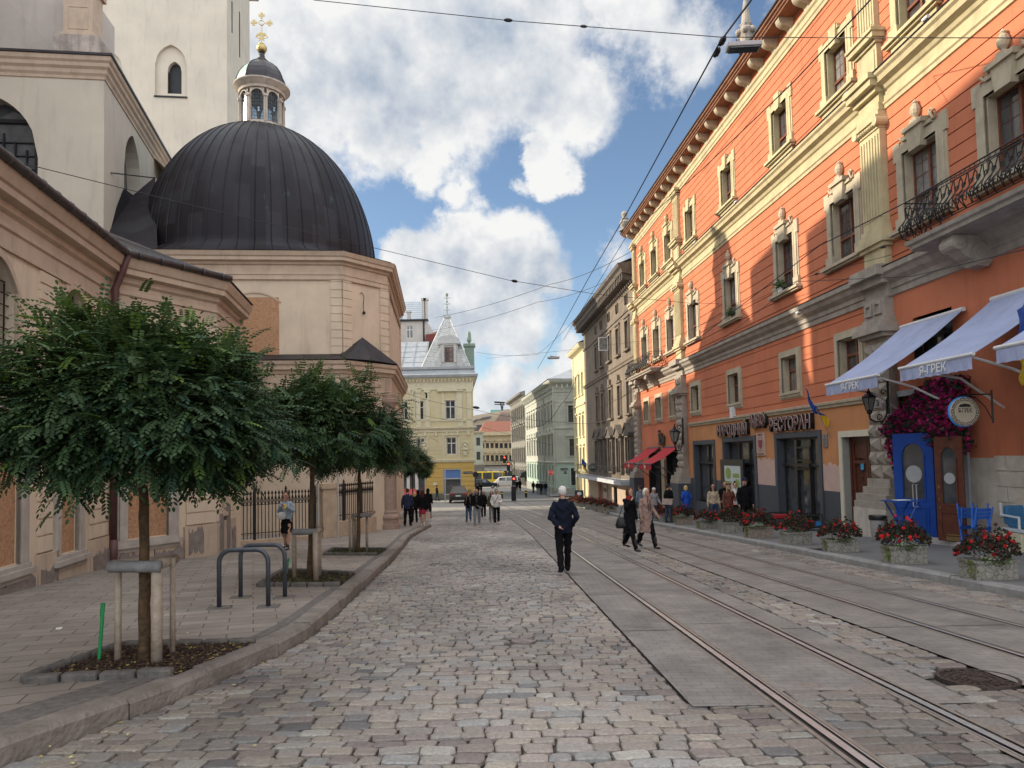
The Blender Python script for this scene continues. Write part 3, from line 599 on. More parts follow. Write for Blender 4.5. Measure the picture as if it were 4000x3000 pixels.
rf = MB(); e = .42; ap = atY(330, 872, 22); ap2 = Vector((-15.5, 8, 9.4)); ze = 6.57
def off(i): # eave point
    P = [Vector(q) for q in PATH]; t0 = (P[i]-P[i-1]).normalized() if i else None; t1 = (P[i+1]-P[i]).normalized() if i < 3 else None
    ns = [Vector((t.y, -t.x)) for t in (t0, t1) if t]; m = sum(ns, Vector((0, 0))).normalized(); m /= m.dot(ns[0]); return Vector((P[i].x+m.x*e, P[i].y+m.y*e, ze))
E0, E1, E2, E3 = [off(i) for i in range(4)]
ap = Vector((ap.x, ap.y, ap.z)); ap2.z = ap.z
rf.add([E0, E1, E2, E3, ap, ap2, (-22, 24, 7.2), (-22, 2, 7.2)], [(0, 5, 4, 1), (1, 4, 2), (2, 4, 3), (3, 4, 6), (0, 7, 5), (4, 5, 7, 6)])
for k in range(1, 9):
    q = E1.lerp(E2, k/9); rf.tube([q+Vector((0, 0, .01)), q.lerp(ap, .93)+Vector((0, 0, .01))], .014, 4)
rf.build('roof', m_gutter, chap)
gt = MB(); gt.tube([E0+Vector((0, 0, .03)), E1+Vector((0, 0, .03)), E2+Vector((0, 0, .03))], .085, 10)
for a, b in ((E0, E1), (E1, E2)):
    n = int((b-a).length/.55)
    for i in range(n): p = a.lerp(b, (i+.5)/n)+Vector((0, 0, .03)); t = (b-a).normalized(); gt.tube([p-t*.02, p+t*.02], .10, 10)
gt.build('gutter', m_gutter, chap, smooth=True)
rl = MB(); rl.tube([E1+Vector((0, 0, -.02)), W1.pt(.12, 6.15, .30), W1.pt(.14, 5.75, .16), W1.pt(.14, -.1, .14)], .085, 10); rl.tube([W1.pt(.14, -.1, .14), W1.pt(.14, -.75, .14)], .10, 10)
rl.build('downpipe', m_maroon, chap, smooth=True)

# ================================================================ LEFT: domed chapel
dome = thing('domed_chapel', 'pink octagonal chapel with big dark copper dome and lantern', 'chapel', (-12.7, 36.3, -1.8))
DC = Vector((-12.7, 36.3)); ex = Vector((.995, .0995)); ey = Vector((-.0995, .995)); HW = 6.68; AW = 4.9
def octo(hw, aw): return [DC+ex*a+ey*b for a, b in ((-aw, -hw), (aw, -hw), (hw, -aw), (hw, aw), (aw, hw), (-aw, hw), (-hw, aw), (-hw, -aw))]
OCT = octo(HW, AW); LOW = octo(HW+.12, AW+.12*.414)
def owall(P, i): a, b = P[i], P[(i+1) % 8]; return Wall(a, b-a, False), (b-a).length
wl = MB(); F = [owall(OCT, i) for i in range(8)]; FL = [owall(LOW, i) for i in range(8)]
for i, (w, L_) in enumerate(F):
    w.wall(wl, 0, L_, 5.9, 10.1, [(L_-4.62, L_-2.66, 5.9, 8.55, .12)] if i == 0 else [])
    if i in (0, 1, 2, 7):
        for a, b in ((0, .46), (L_-.46, L_)): pier1(w, a, b, 6.1, 9.3, .075, .345, .034, nm='quoin', par=dome)
for i, (w, L_) in enumerate(FL): w.wall(wl, 0, L_, -3.4, 5.6)
wl.build('wall', m_pink, dome)
b_ = MB(); w, L_ = F[0]; w.box(b_, L_-4.66, L_-2.63, 6.0, 8.55, -.1, .03); bo = b_.build('boarded_window', m_osb, dome)
ar = MB(); n = 16
for i in range(n):
    t0, t1 = -1+2*i/n, -1+2*(i+1)/n; c = L_-3.64; z = lambda t: 8.30+.42*(1-t*t); w.plate(ar, [(c+t0*1.1, z(t0)), (c+t1*1.1, z(t1)), (c+t1*1.1, z(t1)+.07), (c+t0*1.1, z(t0)+.07)], 0, .04)
ar.build('arch_moulding', m_pink2, bo)
cor = MB()
sweep(cor, OCT, [(-.01, 9.28), (.09, 9.30), (.09, 9.38), (.05, 9.40), (.05, 9.50), (.08, 9.52), (.08, 9.60), (.02, 9.62), (.02, 9.92), (.09, 9.96), (.12, 10.04), (.26, 10.10), (.26, 10.24), (.31, 10.28), (.36, 10.42), (.38, 10.46), (0, 10.47)], -1, True)
cor.build('cornice', m_pink2, dome)
lc = MB()
sweep(lc, LOW, [(-.01, 4.45), (.08, 4.47), (.08, 4.58), (.03, 4.60), (.03, 5.24), (.08, 5.27), (.12, 5.38), (.22, 5.44), (.22, 5.60), (.28, 5.66), (.31, 5.80), (0, 5.82)], -1, True)
for i in (0, 1):
    w, L_ = FL[i]; n = int(L_/.42)
    for k in range(n):
        u = (k+.5)*L_/n
        if k % 2 == 0: lc.lathe((0, 0, 0), [(.0, 0)], 3) if False else None; w.plate(lc, [(u+.13*math.cos(a*math.pi/5), 4.93+.13*math.sin(a*math.pi/5)) for a in range(10)], .02, .07); w.plate(lc, [(u+.055*math.cos(a*math.pi/4), 4.93+.055*math.sin(a*math.pi/4)) for a in range(8)], .02, .10)
        else:
            for q in (-.12, -.04, .04, .12): w.box(lc, u+q-.022, u+q+.022, 4.68, 5.18, .02, .065)
lc.build('frieze', m_pink2, dome)
sk = MB(); n_ = len(LOW); ro = octo(HW+.45, AW+.19)
for i in range(8):
    a, b = ro[i], ro[(i+1) % 8]; c, d = OCT[(i+1) % 8], OCT[i]; sk.quad((a.x, a.y, 5.84), (b.x, b.y, 5.84), (c.x, c.y, 6.12), (d.x, d.y, 6.12))
w, L_ = FL[1]; pk = w.pt(L_*.42, 6.95, -.08); a, b, c = w.pt(-.1, 5.86, .34), w.pt(L_+.15, 5.86, .34), w.pt(L_*.45, 5.90, .40)
sk.add([a, c, b, pk, w.pt(-.1, 6.1, -.10), w.pt(L_+.1, 6.1, -.10)], [(0, 1, 3), (1, 2, 3), (0, 3, 4), (2, 5, 3)]); sk.build('lower_roof', m_copper, dome)
# corner column of the lower storey, base and capital
co = MB(); w, L_ = FL[1]; cc = w.pt(L_-.14, 0, -.02); gz = g(cc.y)+.13
co.lathe((cc.x, cc.y, gz), [(0.448, 0), (0.448, 0.22), (0.4, 0.24), (0.4, 0.42), (0.432, 0.46), (0.44, 0.54), (0.4, 0.62), (0.352, 0.68), (0.36, 0.76), (0.32, 0.84), (0.308, 2.6), (0.28, 5.0), (0.288, 5.06), (0.32, 5.1), (0.288, 5.16), (0.304, 5.4), (0.368, 5.6), (0.4, 5.64), (0.4, 5.8), (0.336, 5.84), (0.336, 6.0)], 26)
co.build('column', mat('brown_stone', (.33, .235, .185), .88, .16, 3, .4, 40, stain=.4), dome, smooth=False)
# great dome
def dR(z): return 5.72*math.sqrt(max(.001, 1-((z-11.35)/7.5)**2))
dm = MB(); rows = []; NS = 96; zs = [10.48, 10.55, 10.75, 11.0]+lin(11.35, 18.62, 30); vs = []; fs = []
def octr(a):   # radius of overhanging octagon edge in direction a (relative to ex,ey)
    return min((HW+.58)/max(1e-6, abs(math.cos(a-k))) for k in (0, math.pi/2, math.pi, -math.pi/2)) if False else min([(HW+.40)/c if (c := math.cos(a-k*math.pi/2)) > 1e-3 else 1e9 for k in range(4)]+[((HW+AW)/math.sqrt(2)+.40)/c if (c := math.cos(a-math.pi/4-k*math.pi/2)) > 1e-3 else 1e9 for k in range(4)])
for z in zs:
    for j in range(NS):
        a = 2*math.pi*j/NS; ro_ = octr(a); k = min(1, max(0, (z-10.48)/.87)); k = k**.45 if z < 11.35 else 1; r_ = ro_*(1-k)+dR(max(z, 11.35))*k if z > 10.48 else ro_
        p = DC+ex*(math.cos(a)*r_)+ey*(math.sin(a)*r_); vs.append((p.x, p.y, z))
for i in range(len(zs)-1):
    for j in range(NS): fs.append((i*NS+j, i*NS+(j+1) % NS, (i+1)*NS+(j+1) % NS, (i+1)*NS+j))
dm.add(vs, fs); do = dm.build('copper_dome', None, dome, smooth=True)
def dome_mat():
    m = bpy.data.materials.new('dome_copper'); m.use_nodes = True; nt = m.node_tree; N = nt.nodes; L = nt.links; b = N['Principled BSDF']; b.inputs['Roughness'].default_value = .5; b.inputs['Metallic'].default_value = .25; b.inputs['Specular IOR Level'].default_value = .25
    tc = N.new('ShaderNodeTexCoord'); sp = N.new('ShaderNodeSeparateXYZ'); L.new(tc.outputs['Object'], sp.inputs[0])
    def M_(op, a, b_=None):
        n = N.new('ShaderNodeMath'); n.operation = op
        for i, v in enumerate((a, b_)):
            if v is None: continue
            if isinstance(v, (int, float)): n.inputs[i].default_value = v
            else: L.new(v, n.inputs[i])
        return n.outputs[0]
    ang = M_('ARCTAN2', M_('SUBTRACT', sp.outputs['Y'], 36.3), M_('SUBTRACT', sp.outputs['X'], -12.7)); sec = M_('FLOOR', M_('MULTIPLY', ang, 52/(2*math.pi)))
    row = M_('FLOOR', M_('ADD', M_('MULTIPLY', sp.outputs['Z'], .62), M_('MULTIPLY', M_('FRACT', M_('MULTIPLY', sec, .387)), 1.0)))
    cb = N.new('ShaderNodeCombineXYZ'); L.new(sec, cb.inputs[0]); L.new(row, cb.inputs[1]); wn = N.new('ShaderNodeTexWhiteNoise'); wn.noise_dimensions = '2D'; L.new(cb.outputs[0], wn.inputs['Vector'])
    nz = N.new('ShaderNodeTexNoise'); nz.inputs['Scale'].default_value = .9; nz.inputs['Detail'].default_value = 8; nz.inputs['Roughness'].default_value = .7; L.new(tc.outputs['Object'], nz.inputs[0])
    r1 = N.new('ShaderNodeValToRGB'); L.new(M_('ADD', M_('MULTIPLY', wn.outputs['Value'], .55), M_('MULTIPLY', nz.outputs['Fac'], .6)), r1.inputs[0]); cr = r1.color_ramp
    cr.elements[0].position = .25; cr.elements[0].color = (.012, .010, .012, 1); cr.elements[1].position = .95; cr.elements[1].color = (.032, .032, .037, 1); e_ = cr.elements.new(.6); e_.color = (.021, .018, .022, 1)
    mp = N.new('ShaderNodeMapping'); mp.inputs['Scale'].default_value = (1.5, 1.5, .35); L.new(tc.outputs['Object'], mp.inputs[0]); n2 = N.new('ShaderNodeTexNoise'); n2.inputs['Scale'].default_value = 1.6; n2.inputs['Detail'].default_value = 9; n2.inputs['Roughness'].default_value = .72; L.new(mp.outputs[0], n2.inputs[0])
    r2 = N.new('ShaderNodeMapRange'); L.new(n2.outputs['Fac'], r2.inputs[0]); r2.inputs[1].default_value = .60; r2.inputs[2].default_value = .74; mx = N.new('ShaderNodeMix'); mx.data_type = 'RGBA'; L.new(r2.outputs[0], mx.inputs[0]); L.new(r1.outputs[0], mx.inputs[6]); mx.inputs[7].default_value = (.05, .095, .075, 1)
    L.new(mx.outputs[2], b.inputs['Base Color']); bp = N.new('ShaderNodeBump'); bp.inputs['Strength'].default_value = .25; bp.inputs['Distance'].default_value = .05; L.new(nz.outputs['Fac'], bp.inputs['Height']); L.new(bp.outputs[0], b.inputs['Normal']); return m
m_dome = dome_mat(); do.data.materials.append(m_dome)
se = MB()
for k in range(52):
    a = 2*math.pi*(k+.5)/52; pts = []
    for z in zs[1:]:
        kk = min(1, max(0, (z-10.48)/.87)); kk = kk**.45 if z < 11.35 else 1; r_ = octr(a)*(1-kk)+dR(max(z, 11.35))*kk+.012; p = DC+ex*(math.cos(a)*r_)+ey*(math.sin(a)*r_); pts.append((p.x, p.y, z))
    se.tube(pts, .022, 4)
se.build('seams', m_dome, dome)
apx = MB()   # copper apron between the dome and the cathedral wall
P_ = [atY(404, 935, 30.3), atY(484, 735, 32.6), atY(520, 762, 33.2), atY(606, 690, 34.6), atY(615, 975, 30.2), atY(425, 960, 30.1)]
apx.add(P_, [(0, 1, 2, 4), (2, 3, 4), (0, 4, 5)]); apx.build('copper_apron', m_dome, dome)
# lantern
LZ = -.38; LC = (DC.x, DC.y); m_lan = mat('lantern_stone', (.46, .40, .335), .85, .18, 4, .4, 40, stain=.5)
ln = MB(); z0 = 19.05; ln.lathe((*LC, 0), [(1.34, 18.85), (1.30, 19.12), (1.10, 19.2), (1.10, 19.3)], 32); 
for k in range(8):
    a = math.pi/8+k*math.pi/4+.1; c = (LC[0]+math.cos(a)*1.05, LC[1]+math.sin(a)*1.05); ln.box((*c, 19.98), (.15, .19, 1.42), a)
    for q in (-.05, .05): ln.box((c[0]+math.cos(a)*.09-math.sin(a)*q, c[1]+math.sin(a)*.09+math.cos(a)*q, 19.95), (.03, .045, 1.2), a)
    ln.box((c[0]+math.cos(a)*.03, c[1]+math.sin(a)*.03, 20.60), (.22, .25, .12), a)
ln.lathe((*LC, 0), [(1.02, 20.98), (1.15, 21.0), (1.17, 21.12), (1.26, 21.2), (1.36, 21.30), (1.42, 21.36), (1.42, 21.42), (1.2, 21.45)], 32)
Wk = []
for k in range(8):
    a = k*math.pi/4+.1; n_ = Vector((math.cos(a), math.sin(a))); c = Vector(LC)+n_*1.02; Wk.append((Wall(c-Vector((-n_.y, n_.x))*.36, Vector((-n_.y, n_.x)), False), n_))
for w, n_ in Wk: spandrel(w, ln, 0, .72, 20.55, 20.98, 'round', depth=.08, n=10); arch_band(w, ln, .04, .68, 20.5, 20.55, 20.90, .06, 'round', 0, .06, 10)
ln_o = ln.lift(LZ).build('lantern', m_lan, dome)
gp_ = MB(); ir = MB()
for w, n_ in Wk:
    gp_.quad(w.pt(0, 19.25, -.06), w.pt(.72, 19.25, -.06), w.pt(.72, 20.95, -.06), w.pt(0, 20.95, -.06))
    for i in range(1, 6): u = .72*i/6; ir.tube([w.pt(u, 19.27, -.03), w.pt(u, 20.93, -.03)], .008, 4)
    for i in range(9): z = 19.35+i*.18; ir.tube([w.pt(.02, z, -.03), w.pt(.70, z, -.03)], .008, 4)
    ir.tube([w.pt(.36+.14*math.cos(t*math.pi/6), 20.6+.14*math.sin(t*math.pi/6), -.02) for t in range(13)], .010, 4)
def leaded():
    m = bpy.data.materials.new('lantern_glass'); m.use_nodes = True; N = m.node_tree.nodes; L = m.node_tree.links; b = N['Principled BSDF']; b.inputs['Base Color'].default_value = (.10, .14, .20, 1); b.inputs['Roughness'].default_value = .15
    t = N.new('ShaderNodeBsdfTransparent'); t.inputs[0].default_value = (.75, .85, .95, 1); x = N.new('ShaderNodeMixShader'); x.inputs[0].default_value = .72; L.new(b.outputs[0], x.inputs[1]); L.new(t.outputs[0], x.inputs[2]); L.new(x.outputs[0], N['Material Output'].inputs[0]); return m
gp_.lift(LZ).build('pane', leaded(), ln_o); ir.lift(LZ).build('glazing_bars', m_black, ln_o)
cp = MB(); mi = MB(); NSg = 8
prof = [(1.30, 21.42), (1.24, 21.60), (1.18, 21.85), (1.06, 22.15), (.86, 22.45), (.60, 22.68), (.36, 22.84)]
vs = []; fs = []
for r_, z in prof:
    for j in range(8): a = math.pi/8+j*math.pi/4+.1; vs.append((LC[0]+math.cos(a)*r_*1.03, LC[1]+math.sin(a)*r_*1.03, z))
for i in range(len(prof)-1):
    for j in range(8):
        f_ = (i*8+j, i*8+(j+1) % 8, (i+1)*8+(j+1) % 8, (i+1)*8+j); am = (j+1)*math.pi/4+.1
        cp.add([vs[q] for q in f_], [(0, 1, 2, 3)], mi=1 if math.cos(am) < -.35 else 0)  # sunward facets of green copper painted brighter, sun glance put into the colour
for j in range(8): a = math.pi/8+j*math.pi/4+.1; cp.tube([(LC[0]+math.cos(a)*r_*1.04, LC[1]+math.sin(a)*r_*1.04, z) for r_, z in prof], .022, 5)
cp.lathe((*LC, 0), [(.36, 22.82), (.36, 22.9), (.26, 22.92), (.24, 23.02), (.15, 23.05), (.16, 23.18), (.13, 23.32), (.17, 23.36), (.10, 23.4)], 14)
cp.lift(LZ).build('cupola', [m_copper, m_copper_sunlit], dome)
m_gold = mat('gilding', (.50, .38, .17), .38, .2, 9, metal=1.0)
cr = MB(); b0 = 23.36; cr.ball((*LC, b0+.24), .27, 16, (1, 1, .95)); cr.lathe((*LC, 0), [(.16, b0+.44), (.17, b0+.47), (.06, b0+.50), (.035, b0+.6)], 12)
st = []; zc = b0+.80
for k in range(16): a = k*math.pi/8; r_ = .24 if k % 2 == 0 else .09; st.append((math.cos(a)*r_, zc+math.sin(a)*r_))
wc = Wall((LC[0], LC[1]), (1, .1), False); wc.plate(cr, st, -.015, .015)
cz = b0+.98; mo = [(.34*math.cos(a), cz-.22+.34*math.sin(a)) for a in [math.pi*(.08+.84*i/14) for i in range(15)]]+[(.30*math.cos(a), cz-.25+.24*math.sin(a)) for a in [math.pi*(.92-.84*i/14) for i in range(15)]]
for i in range(14): wc.plate(cr, [mo[i], mo[i+1], mo[28-i], mo[29-i]], -.02, .02)
for q in (-.025, .025): cr.tube([wc.pt(q, zc+.1, 0), wc.pt(q, b0+1.62, 0)], .012, 5)
hz = b0+1.62; cr.tube([wc.pt(.13*math.cos(t*math.pi/8), hz+.13*math.sin(t*math.pi/8), 0) for t in range(17)], .022, 6)
def patty(mb, w, cu, cz_, s, rot):
    for k in range(4):
        a = k*math.pi/2; P_ = [(.02, -.03), (.16, -.085), (.16, .085), (.02, .03)]; w.plate(mb, [(cu+s*(x*math.cos(a)-y*math.sin(a)), cz_+s*(x*math.sin(a)+y*math.cos(a))) for x, y in P_], -.012, .012)
for du, dz in ((-.40, 0), (.40, 0), (0, .40)): patty(cr, wc, du, hz+dz, .95, 0); cr.tube([wc.pt(du*.32, hz+dz*.32, 0), wc.pt(du*.95, hz+dz*.95, 0)], .014, 5)
cr.lift(LZ).build('gilded_cross', m_gold, dome)
hk = MB(); w, L_ = F[1]; q = w.px(1415, 1150); hk.tube([w.pt(q[0]-.14, q[1]+.02, .02), w.pt(q[0]-.06, q[1]+.06, .05), w.pt(q[0], q[1]-.04, .06), w.pt(q[0]+.06, q[1]-.12, .05), w.pt(q[0]+.02, q[1]-.5, .04), w.pt(q[0]+.03, q[1]-.75, .05)], .014, 5); hk.ball(w.pt(q[0]+.03, q[1]-.82, .07), .07, 10)
hk.build('iron_hook', m_black, dome)

# ================================================================ LEFT: cathedral body and tower
cath = thing('cathedral', 'pale cathedral body with tall pointed window rising behind the chapel', 'cathedral', (-17.3, 30, -1.6))
BF = Wall((-17.3, 30), (-1, -.13)); BS = Wall((-17.3, 30), (-.24, 1), False)
wl = MB()
a0, a1 = BF.px(150, 440)[0], BF.px(150, 440)[0]+2.6
G1 = (a0, 6.0, 6.0, 17.3, .75)
BF.wall(wl, 0, 13, -3, 18.5, [G1], depth=.75); spandrel(BF, wl, a0, 6.0, 14.7, 17.3, 'gothic', depth=.75)
G2 = (BS.px(490, 700)[0]-.2, BS.px(550, 600)[0], 9.0, 17.7, .7)
BS.wall(wl, 0, 29.5, -3, 18.5, [G2]); spandrel(BS, wl, G2[0], G2[1], 15.6, 17.7, 'gothic', depth=.7)
body(wl, [(-30.2, 28.3), (-30.2, 58), (-24.4, 58.7)], -3, 18.5, False); wl.build('wall', m_cream_ch, cath)
gw = MB(); BF.frame(gw, a0+.25, 5.75, 6, 16.6, .16, -.70, -.55)
for i in range(1, 6): u = a0+.3+(5.4-a0)*i/6; BF.box(gw, u-.03, u+.03, 6, 16.0-abs(i-3)*.35, -.66, -.60)
for i in range(17): BF.box(gw, a0+.3, 5.7, 6.3+i*.58, 6.34+i*.58, -.655, -.605)
go = gw.build('pointed_window', m_black, cath); p = MB(); BF.plate(p, arch_poly(a0, 6.0, 6, 14.7, 17.3, 'gothic'), -.72, -.68); p.build('pane', m_glass, go)
p = MB(); BS.plate(p, arch_poly(G2[0], G2[1], 9, 15.6, 17.7, 'gothic'), -.68, -.62); p.build('pointed_window', m_glass, cath)
cor = MB(); sweep(cor, [(-30.2, 28.32), (-17.3, 30), (-24.38, 59.5)], [(-0.01, 18.19), (0.048, 18.22), (0.06, 18.34), (0.132, 18.44), (0.144, 18.59), (0.24, 18.69), (0.252, 18.84), (0.33, 18.92), (0.36, 19.09), (-0.1, 19.12)], -1); cor.build('cornice', m_pink2, cath)
rf = MB(); sweep(rf, [(-30.2, 28.32), (-17.3, 30), (-24.38, 59.5)], [(.36, 19.09), (.42, 19.11), (.43, 19.20), (.36, 19.22), (-2.2, 19.7)], -1); rf.build('roof_edge', m_copper, cath)
up = MB(); up.add([(-30, 30.0, 19), (-18.9, 31.3, 19), (-18.9, 31.3, 23.3), (-24, 30.6, 24.4), (-30, 30, 25.0), (-18.9, 33.6, 19), (-18.9, 33.6, 22.8), (-24, 33.6, 24.0)], [(0, 1, 2, 3, 4), (1, 5, 6, 2), (2, 6, 7, 3)])
body(up, [(-34, 2), (-22.4, 2), (-22.4, 28.8), (-34, 28.8)], 0, 24, False)  # unseen block added out of frame, its top shaped to shade the palace
up.add([(-34, 2, 24), (-22.4, 2, 24), (-22.4, 28.8, 24), (-34, 28.8, 24), (-22.4, 2, 26.6), (-22.4, 19, 26.0), (-22.4, 28.8, 24.5), (-34, 2, 26.6), (-34, 28.8, 24.5), (-34, 19, 26.0)], [(1, 2, 6, 5, 4), (0, 1, 4, 7), (2, 3, 8, 6), (4, 5, 9, 7), (5, 6, 8, 9)]); up.build('nave_wall_and_shade_block', m_lilac, cath)
pi = MB(); u0, u1 = BF.px(365, 60)[0], BF.px(250, 60)[0]
BF.box(pi, u0, u1, 20.2, 22.2, -.9, .05); BF.frame(pi, u0+.18, u1-.18, 20.4, 21.4, .03, .05, .07); BF.box(pi, u0-.12, u1+.12, 22.2, 22.5, -1, .18); BF.box(pi, u0-.25, u1+.25, 22.5, 22.75, -1.1, .32)
BF.box(pi, u0-.1, u1+.12, 20.05, 20.22, -1, .14); pi.build('pier', m_pink2, cath)
pb = MB(); BF.box(pb, u0-.28, u1+.34, 19.3, 20.08, -1.2, .2); BF.box(pb, u0-.18, u1+.2, 20.0, 20.16, -1.1, .1); pb.build('pier_base', mat('weathered_stone', (.40, .34, .30), .9, .3, 2, .7, 14, stain=.9), cath)
bw = MB(); q = BS.px(600, 595); BS.box(bw, q[0], q[0]+3.2, 16.6, 17.1, -.1, 1.3); BS.box(bw, q[0], q[0]+3.2, 15, 16.6, -.1, 1.1); bw.add([BS.pt(q[0], 17.1, 1.3), BS.pt(q[0]+3.2, 17.1, 1.3), BS.pt(q[0]+3.2, 18.3, 0), BS.pt(q[0], 18.3, 0)], [(0, 1, 2, 3)]); bw.build('buttress', m_cream_ch, cath)
rod = MB(); a, b = BS.pt(.9, BS.px(455, 704)[1], .02), atY(605, 695, 33.5); rod.tube([a, b], .03, 6); rod.build('tie_rod', m_black, cath)

tower = thing('cathedral_tower', 'tall cream cathedral tower with small dark pointed window at upper left', 'tower', (-28, 70, -3))
TF = Wall((-28, 70), (-1, -.13)); TS = Wall((-28, 70), (-.10, 1), False); wl = MB()
o0, o1 = TF.px(705, 250)[0], TF.px(650, 250)[0]; n0, n1 = TF.px(730, 250)[0], TF.px(605, 250)[0]
NI = (n0, n1, 38.15, 43.45, .35)
TF.wall(wl, 0, 16, -3, 60, [NI, (9.9, 12.9, 37.5, 42.6, .35)], depth=.35); spandrel(TF, wl, n0, n1, 41.3, 43.45, 'gothic', depth=.35); spandrel(TF, wl, 9.9, 12.9, 40.6, 42.6, 'gothic', depth=.35)
TF.wall(wl, n0, n1, 38.1, 43.5, [(o0, o1, 38.6, 41.9, .5)], o=-.35); spandrel(TF, wl, o0, o1, 40.9, 41.9, 'gothic', o=-.35, depth=.9)
TF.quad = None
wl.quad(TF.pt(9.8, 37.4, -.36), TF.pt(13, 37.4, -.36), TF.pt(13, 42.7, -.36), TF.pt(9.8, 42.7, -.36))
TS.wall(wl, 0, 8.6, -3, 60, [(4.6, 6.6, 36, 41.5, .4)]); spandrel(TS, wl, 4.6, 6.6, 40.2, 41.5, 'gothic', depth=.4)
body(wl, [(-43.8, 67.9), (-43.8, 80), (-28.9, 78.6)], -3, 60, False); wl.build('wall', m_cream_ch, tower)
p = MB(); p.quad(TF.pt(o0-.05, 38.5, -.8), TF.pt(o1+.05, 38.5, -.8), TF.pt(o1+.05, 42, -.8), TF.pt(o0-.05, 42, -.8)); p.build('pointed_window', m_dark, tower); p = MB(); p.quad(TS.pt(4.6, 36, -.38), TS.pt(6.6, 36, -.38), TS.pt(6.6, 41.5, -.38), TS.pt(4.6, 41.5, -.38)); p.build('pointed_window', m_dark, tower); p = MB(); p.quad(TF.pt(10.4, 38, -.33), TF.pt(12.2, 38, -.33), TF.pt(12.2, 41, -.33), TF.pt(10.4, 41, -.33)); p.build('pointed_window', m_dark, tower)
s = MB(); TF.box(s, n0-.05, n1+.05, 38.0, 38.14, -.1, .12); s.build('sill', m_black, tower)
for a in ((1.6, 1.75, 46, 49.3, 0, .06), (4.4, 4.55, 45, 50, 0, .06)): s = MB(); TS.box(s, *a); s.build('iron_anchor', m_black, tower)
s = MB(); TS.box(s, 7.9, 9.2, 54.3, 55.6, -.4, .9); s.build('corner_moulding', m_cream_ch, tower)
# ================================================================ RIGHT: the orange palace
m_or = mat('orange_plaster', (.51, .168, .085), .9, .11, .55, .3, 60, stain=.42); m_or2 = mat('ochre_plaster', (.50, .225, .095), .9, .10, .8, .2, 60, stain=.3)
m_lime = mat('limestone_trim', (.43, .37, .27), .88, .16, 2.2, .4, 30, stain=.42); m_yel = mat('cream_cornice', (.48, .41, .25), .85, .16, 1.6, .35, 30, stain=.5)
m_greyst = mat('grey_stone', (.335, .295, .25), .9, .2, 2.6, .6, 22, stain=.5); m_soffit = mat('eaves_timber', (.27, .135, .085), .85, .2, 3, stain=.4); m_rust = mat('pale_ashlar', (.50, .455, .39), .9, .2, 1.8, .6, 18, stain=.4)
m_shop = mat('slate_paint', (.060, .068, .082), .6, .1, 4); m_pinkp = mat('pink_patch', (.52, .36, .31), .9, .06, 3); m_blk = mat('black_frame', (.018, .017, .018), .4, .2, 8); m_door = mat('brown_door', (.105, .035, .022), .45, .3, 7); m_creamp = mat('cream_paint', (.60, .55, .43), .8, .06, 3); m_greyp = mat('grey_reveal', (.33, .335, .31), .85, .06, 3)
OW = Wall((12.3, 0), (-.0585, 1)); KU = math.hypot(.0585, 1)        # u is very nearly the distance down the street
pal = thing('orange_palace', 'long orange palace front with stone window surrounds lining the right of the street', 'palace', (11.4, 16, -.7))
UC = [49.5, 46.3, 43.0, 38.7, 33.0, 27.2, 22.9, 18.9, 15.7, 12.3, 8.6]
W1Z, W2Z, W3Z = (3.86, 5.22), (7.75, 9.85), (13.2, 15.05)
HOL = []
for i, u in enumerate(UC):
    if u > 22: HOL.append((u-.66, u+.66, *W1Z))
    HOL.append((u-.74, u+.74, *W2Z)); HOL.append((u-.68, u+.68, *W3Z))
def uz(x, y): return OW.px(x, y)
SH = [(uz(2790, 1800)[0], uz(2716, 1800)[0], -1.0, 2.02), (uz(2941, 1800)[0]-.25, uz(2832, 1800)[0], -1.05, 2.08), (uz(3199, 1800)[0]-.05, uz(3040, 1800)[0], -1.1, 2.10), (uz(3430, 1800)[0], uz(3294, 1800)[0], -1.15, 2.02)]
BD = (uz(3765, 1900)[0]-.1, uz(3490, 1900)[0]-.1, -.75, 3.1); NW = (12.2, 14.75, -.1, 5.3)
AWW = [(41.9, 44.8, -1.9, 1.7), (46.2, 49.2, -2.1, 1.7)]
wl = MB(); LO = [h for h in HOL if h[3] < 6]+SH+[BD, NW, (18.0, 19.6, 4.0, 5.2), (6, 9.5, -.1, 5.3)]+AWW
g1 = [3.5+.47*i for i in range(7)]; g2 = [7.15+.40*i for i in range(11)]; g3 = [12.72+.345*i for i in range(12)]
lo2 = [h for h in LO if h[1] > 22 or h[0] < 10**6]
OW.wall(wl, 21.6, 52.2, 3.22, 6.1, lo2, grooves=g1); OW.wall(wl, 3, 21.6, 3.22, 6.1, lo2)
OW.wall(wl, 3, 52.2, 6.1, 11.65, HOL, grooves=g2, gd=.045, gh=.034); OW.wall(wl, 3, 52.2, 11.65, 17.9, HOL, grooves=g3, depth=.33, gd=.045, gh=.034)
OW.wall(wl, 3, 40.2, 1.0, 3.22, lo2, mi=1) if False else None
OW.wall(wl, 3, 21.6, 1.35, 3.22, lo2); OW.wall(wl, 40.2, 52.2, -3, 3.22, lo2)
body(wl, [tuple(OW.pt(52.2, 0).xy), (24, 52), (24, 3), tuple(OW.pt(3, 0).xy)], -3.2, 17.9, False, False); wl.build('wall', m_or, pal)
wl = MB(); OW.wall(wl, 21.6, 40.2, 1.35, 3.22, lo2); OW.wall(wl, 23.7, 40.2, .20, 1.35, lo2); OW.wall(wl, 21.6, 23.7, -1.3, 1.35, lo2); wl.build('shopfront_wall', m_or2, pal)
_a, _b = SH[2][1]+.24, SH[1][0]-.24; _c, _d = 23.75, SH[2][0]-.24
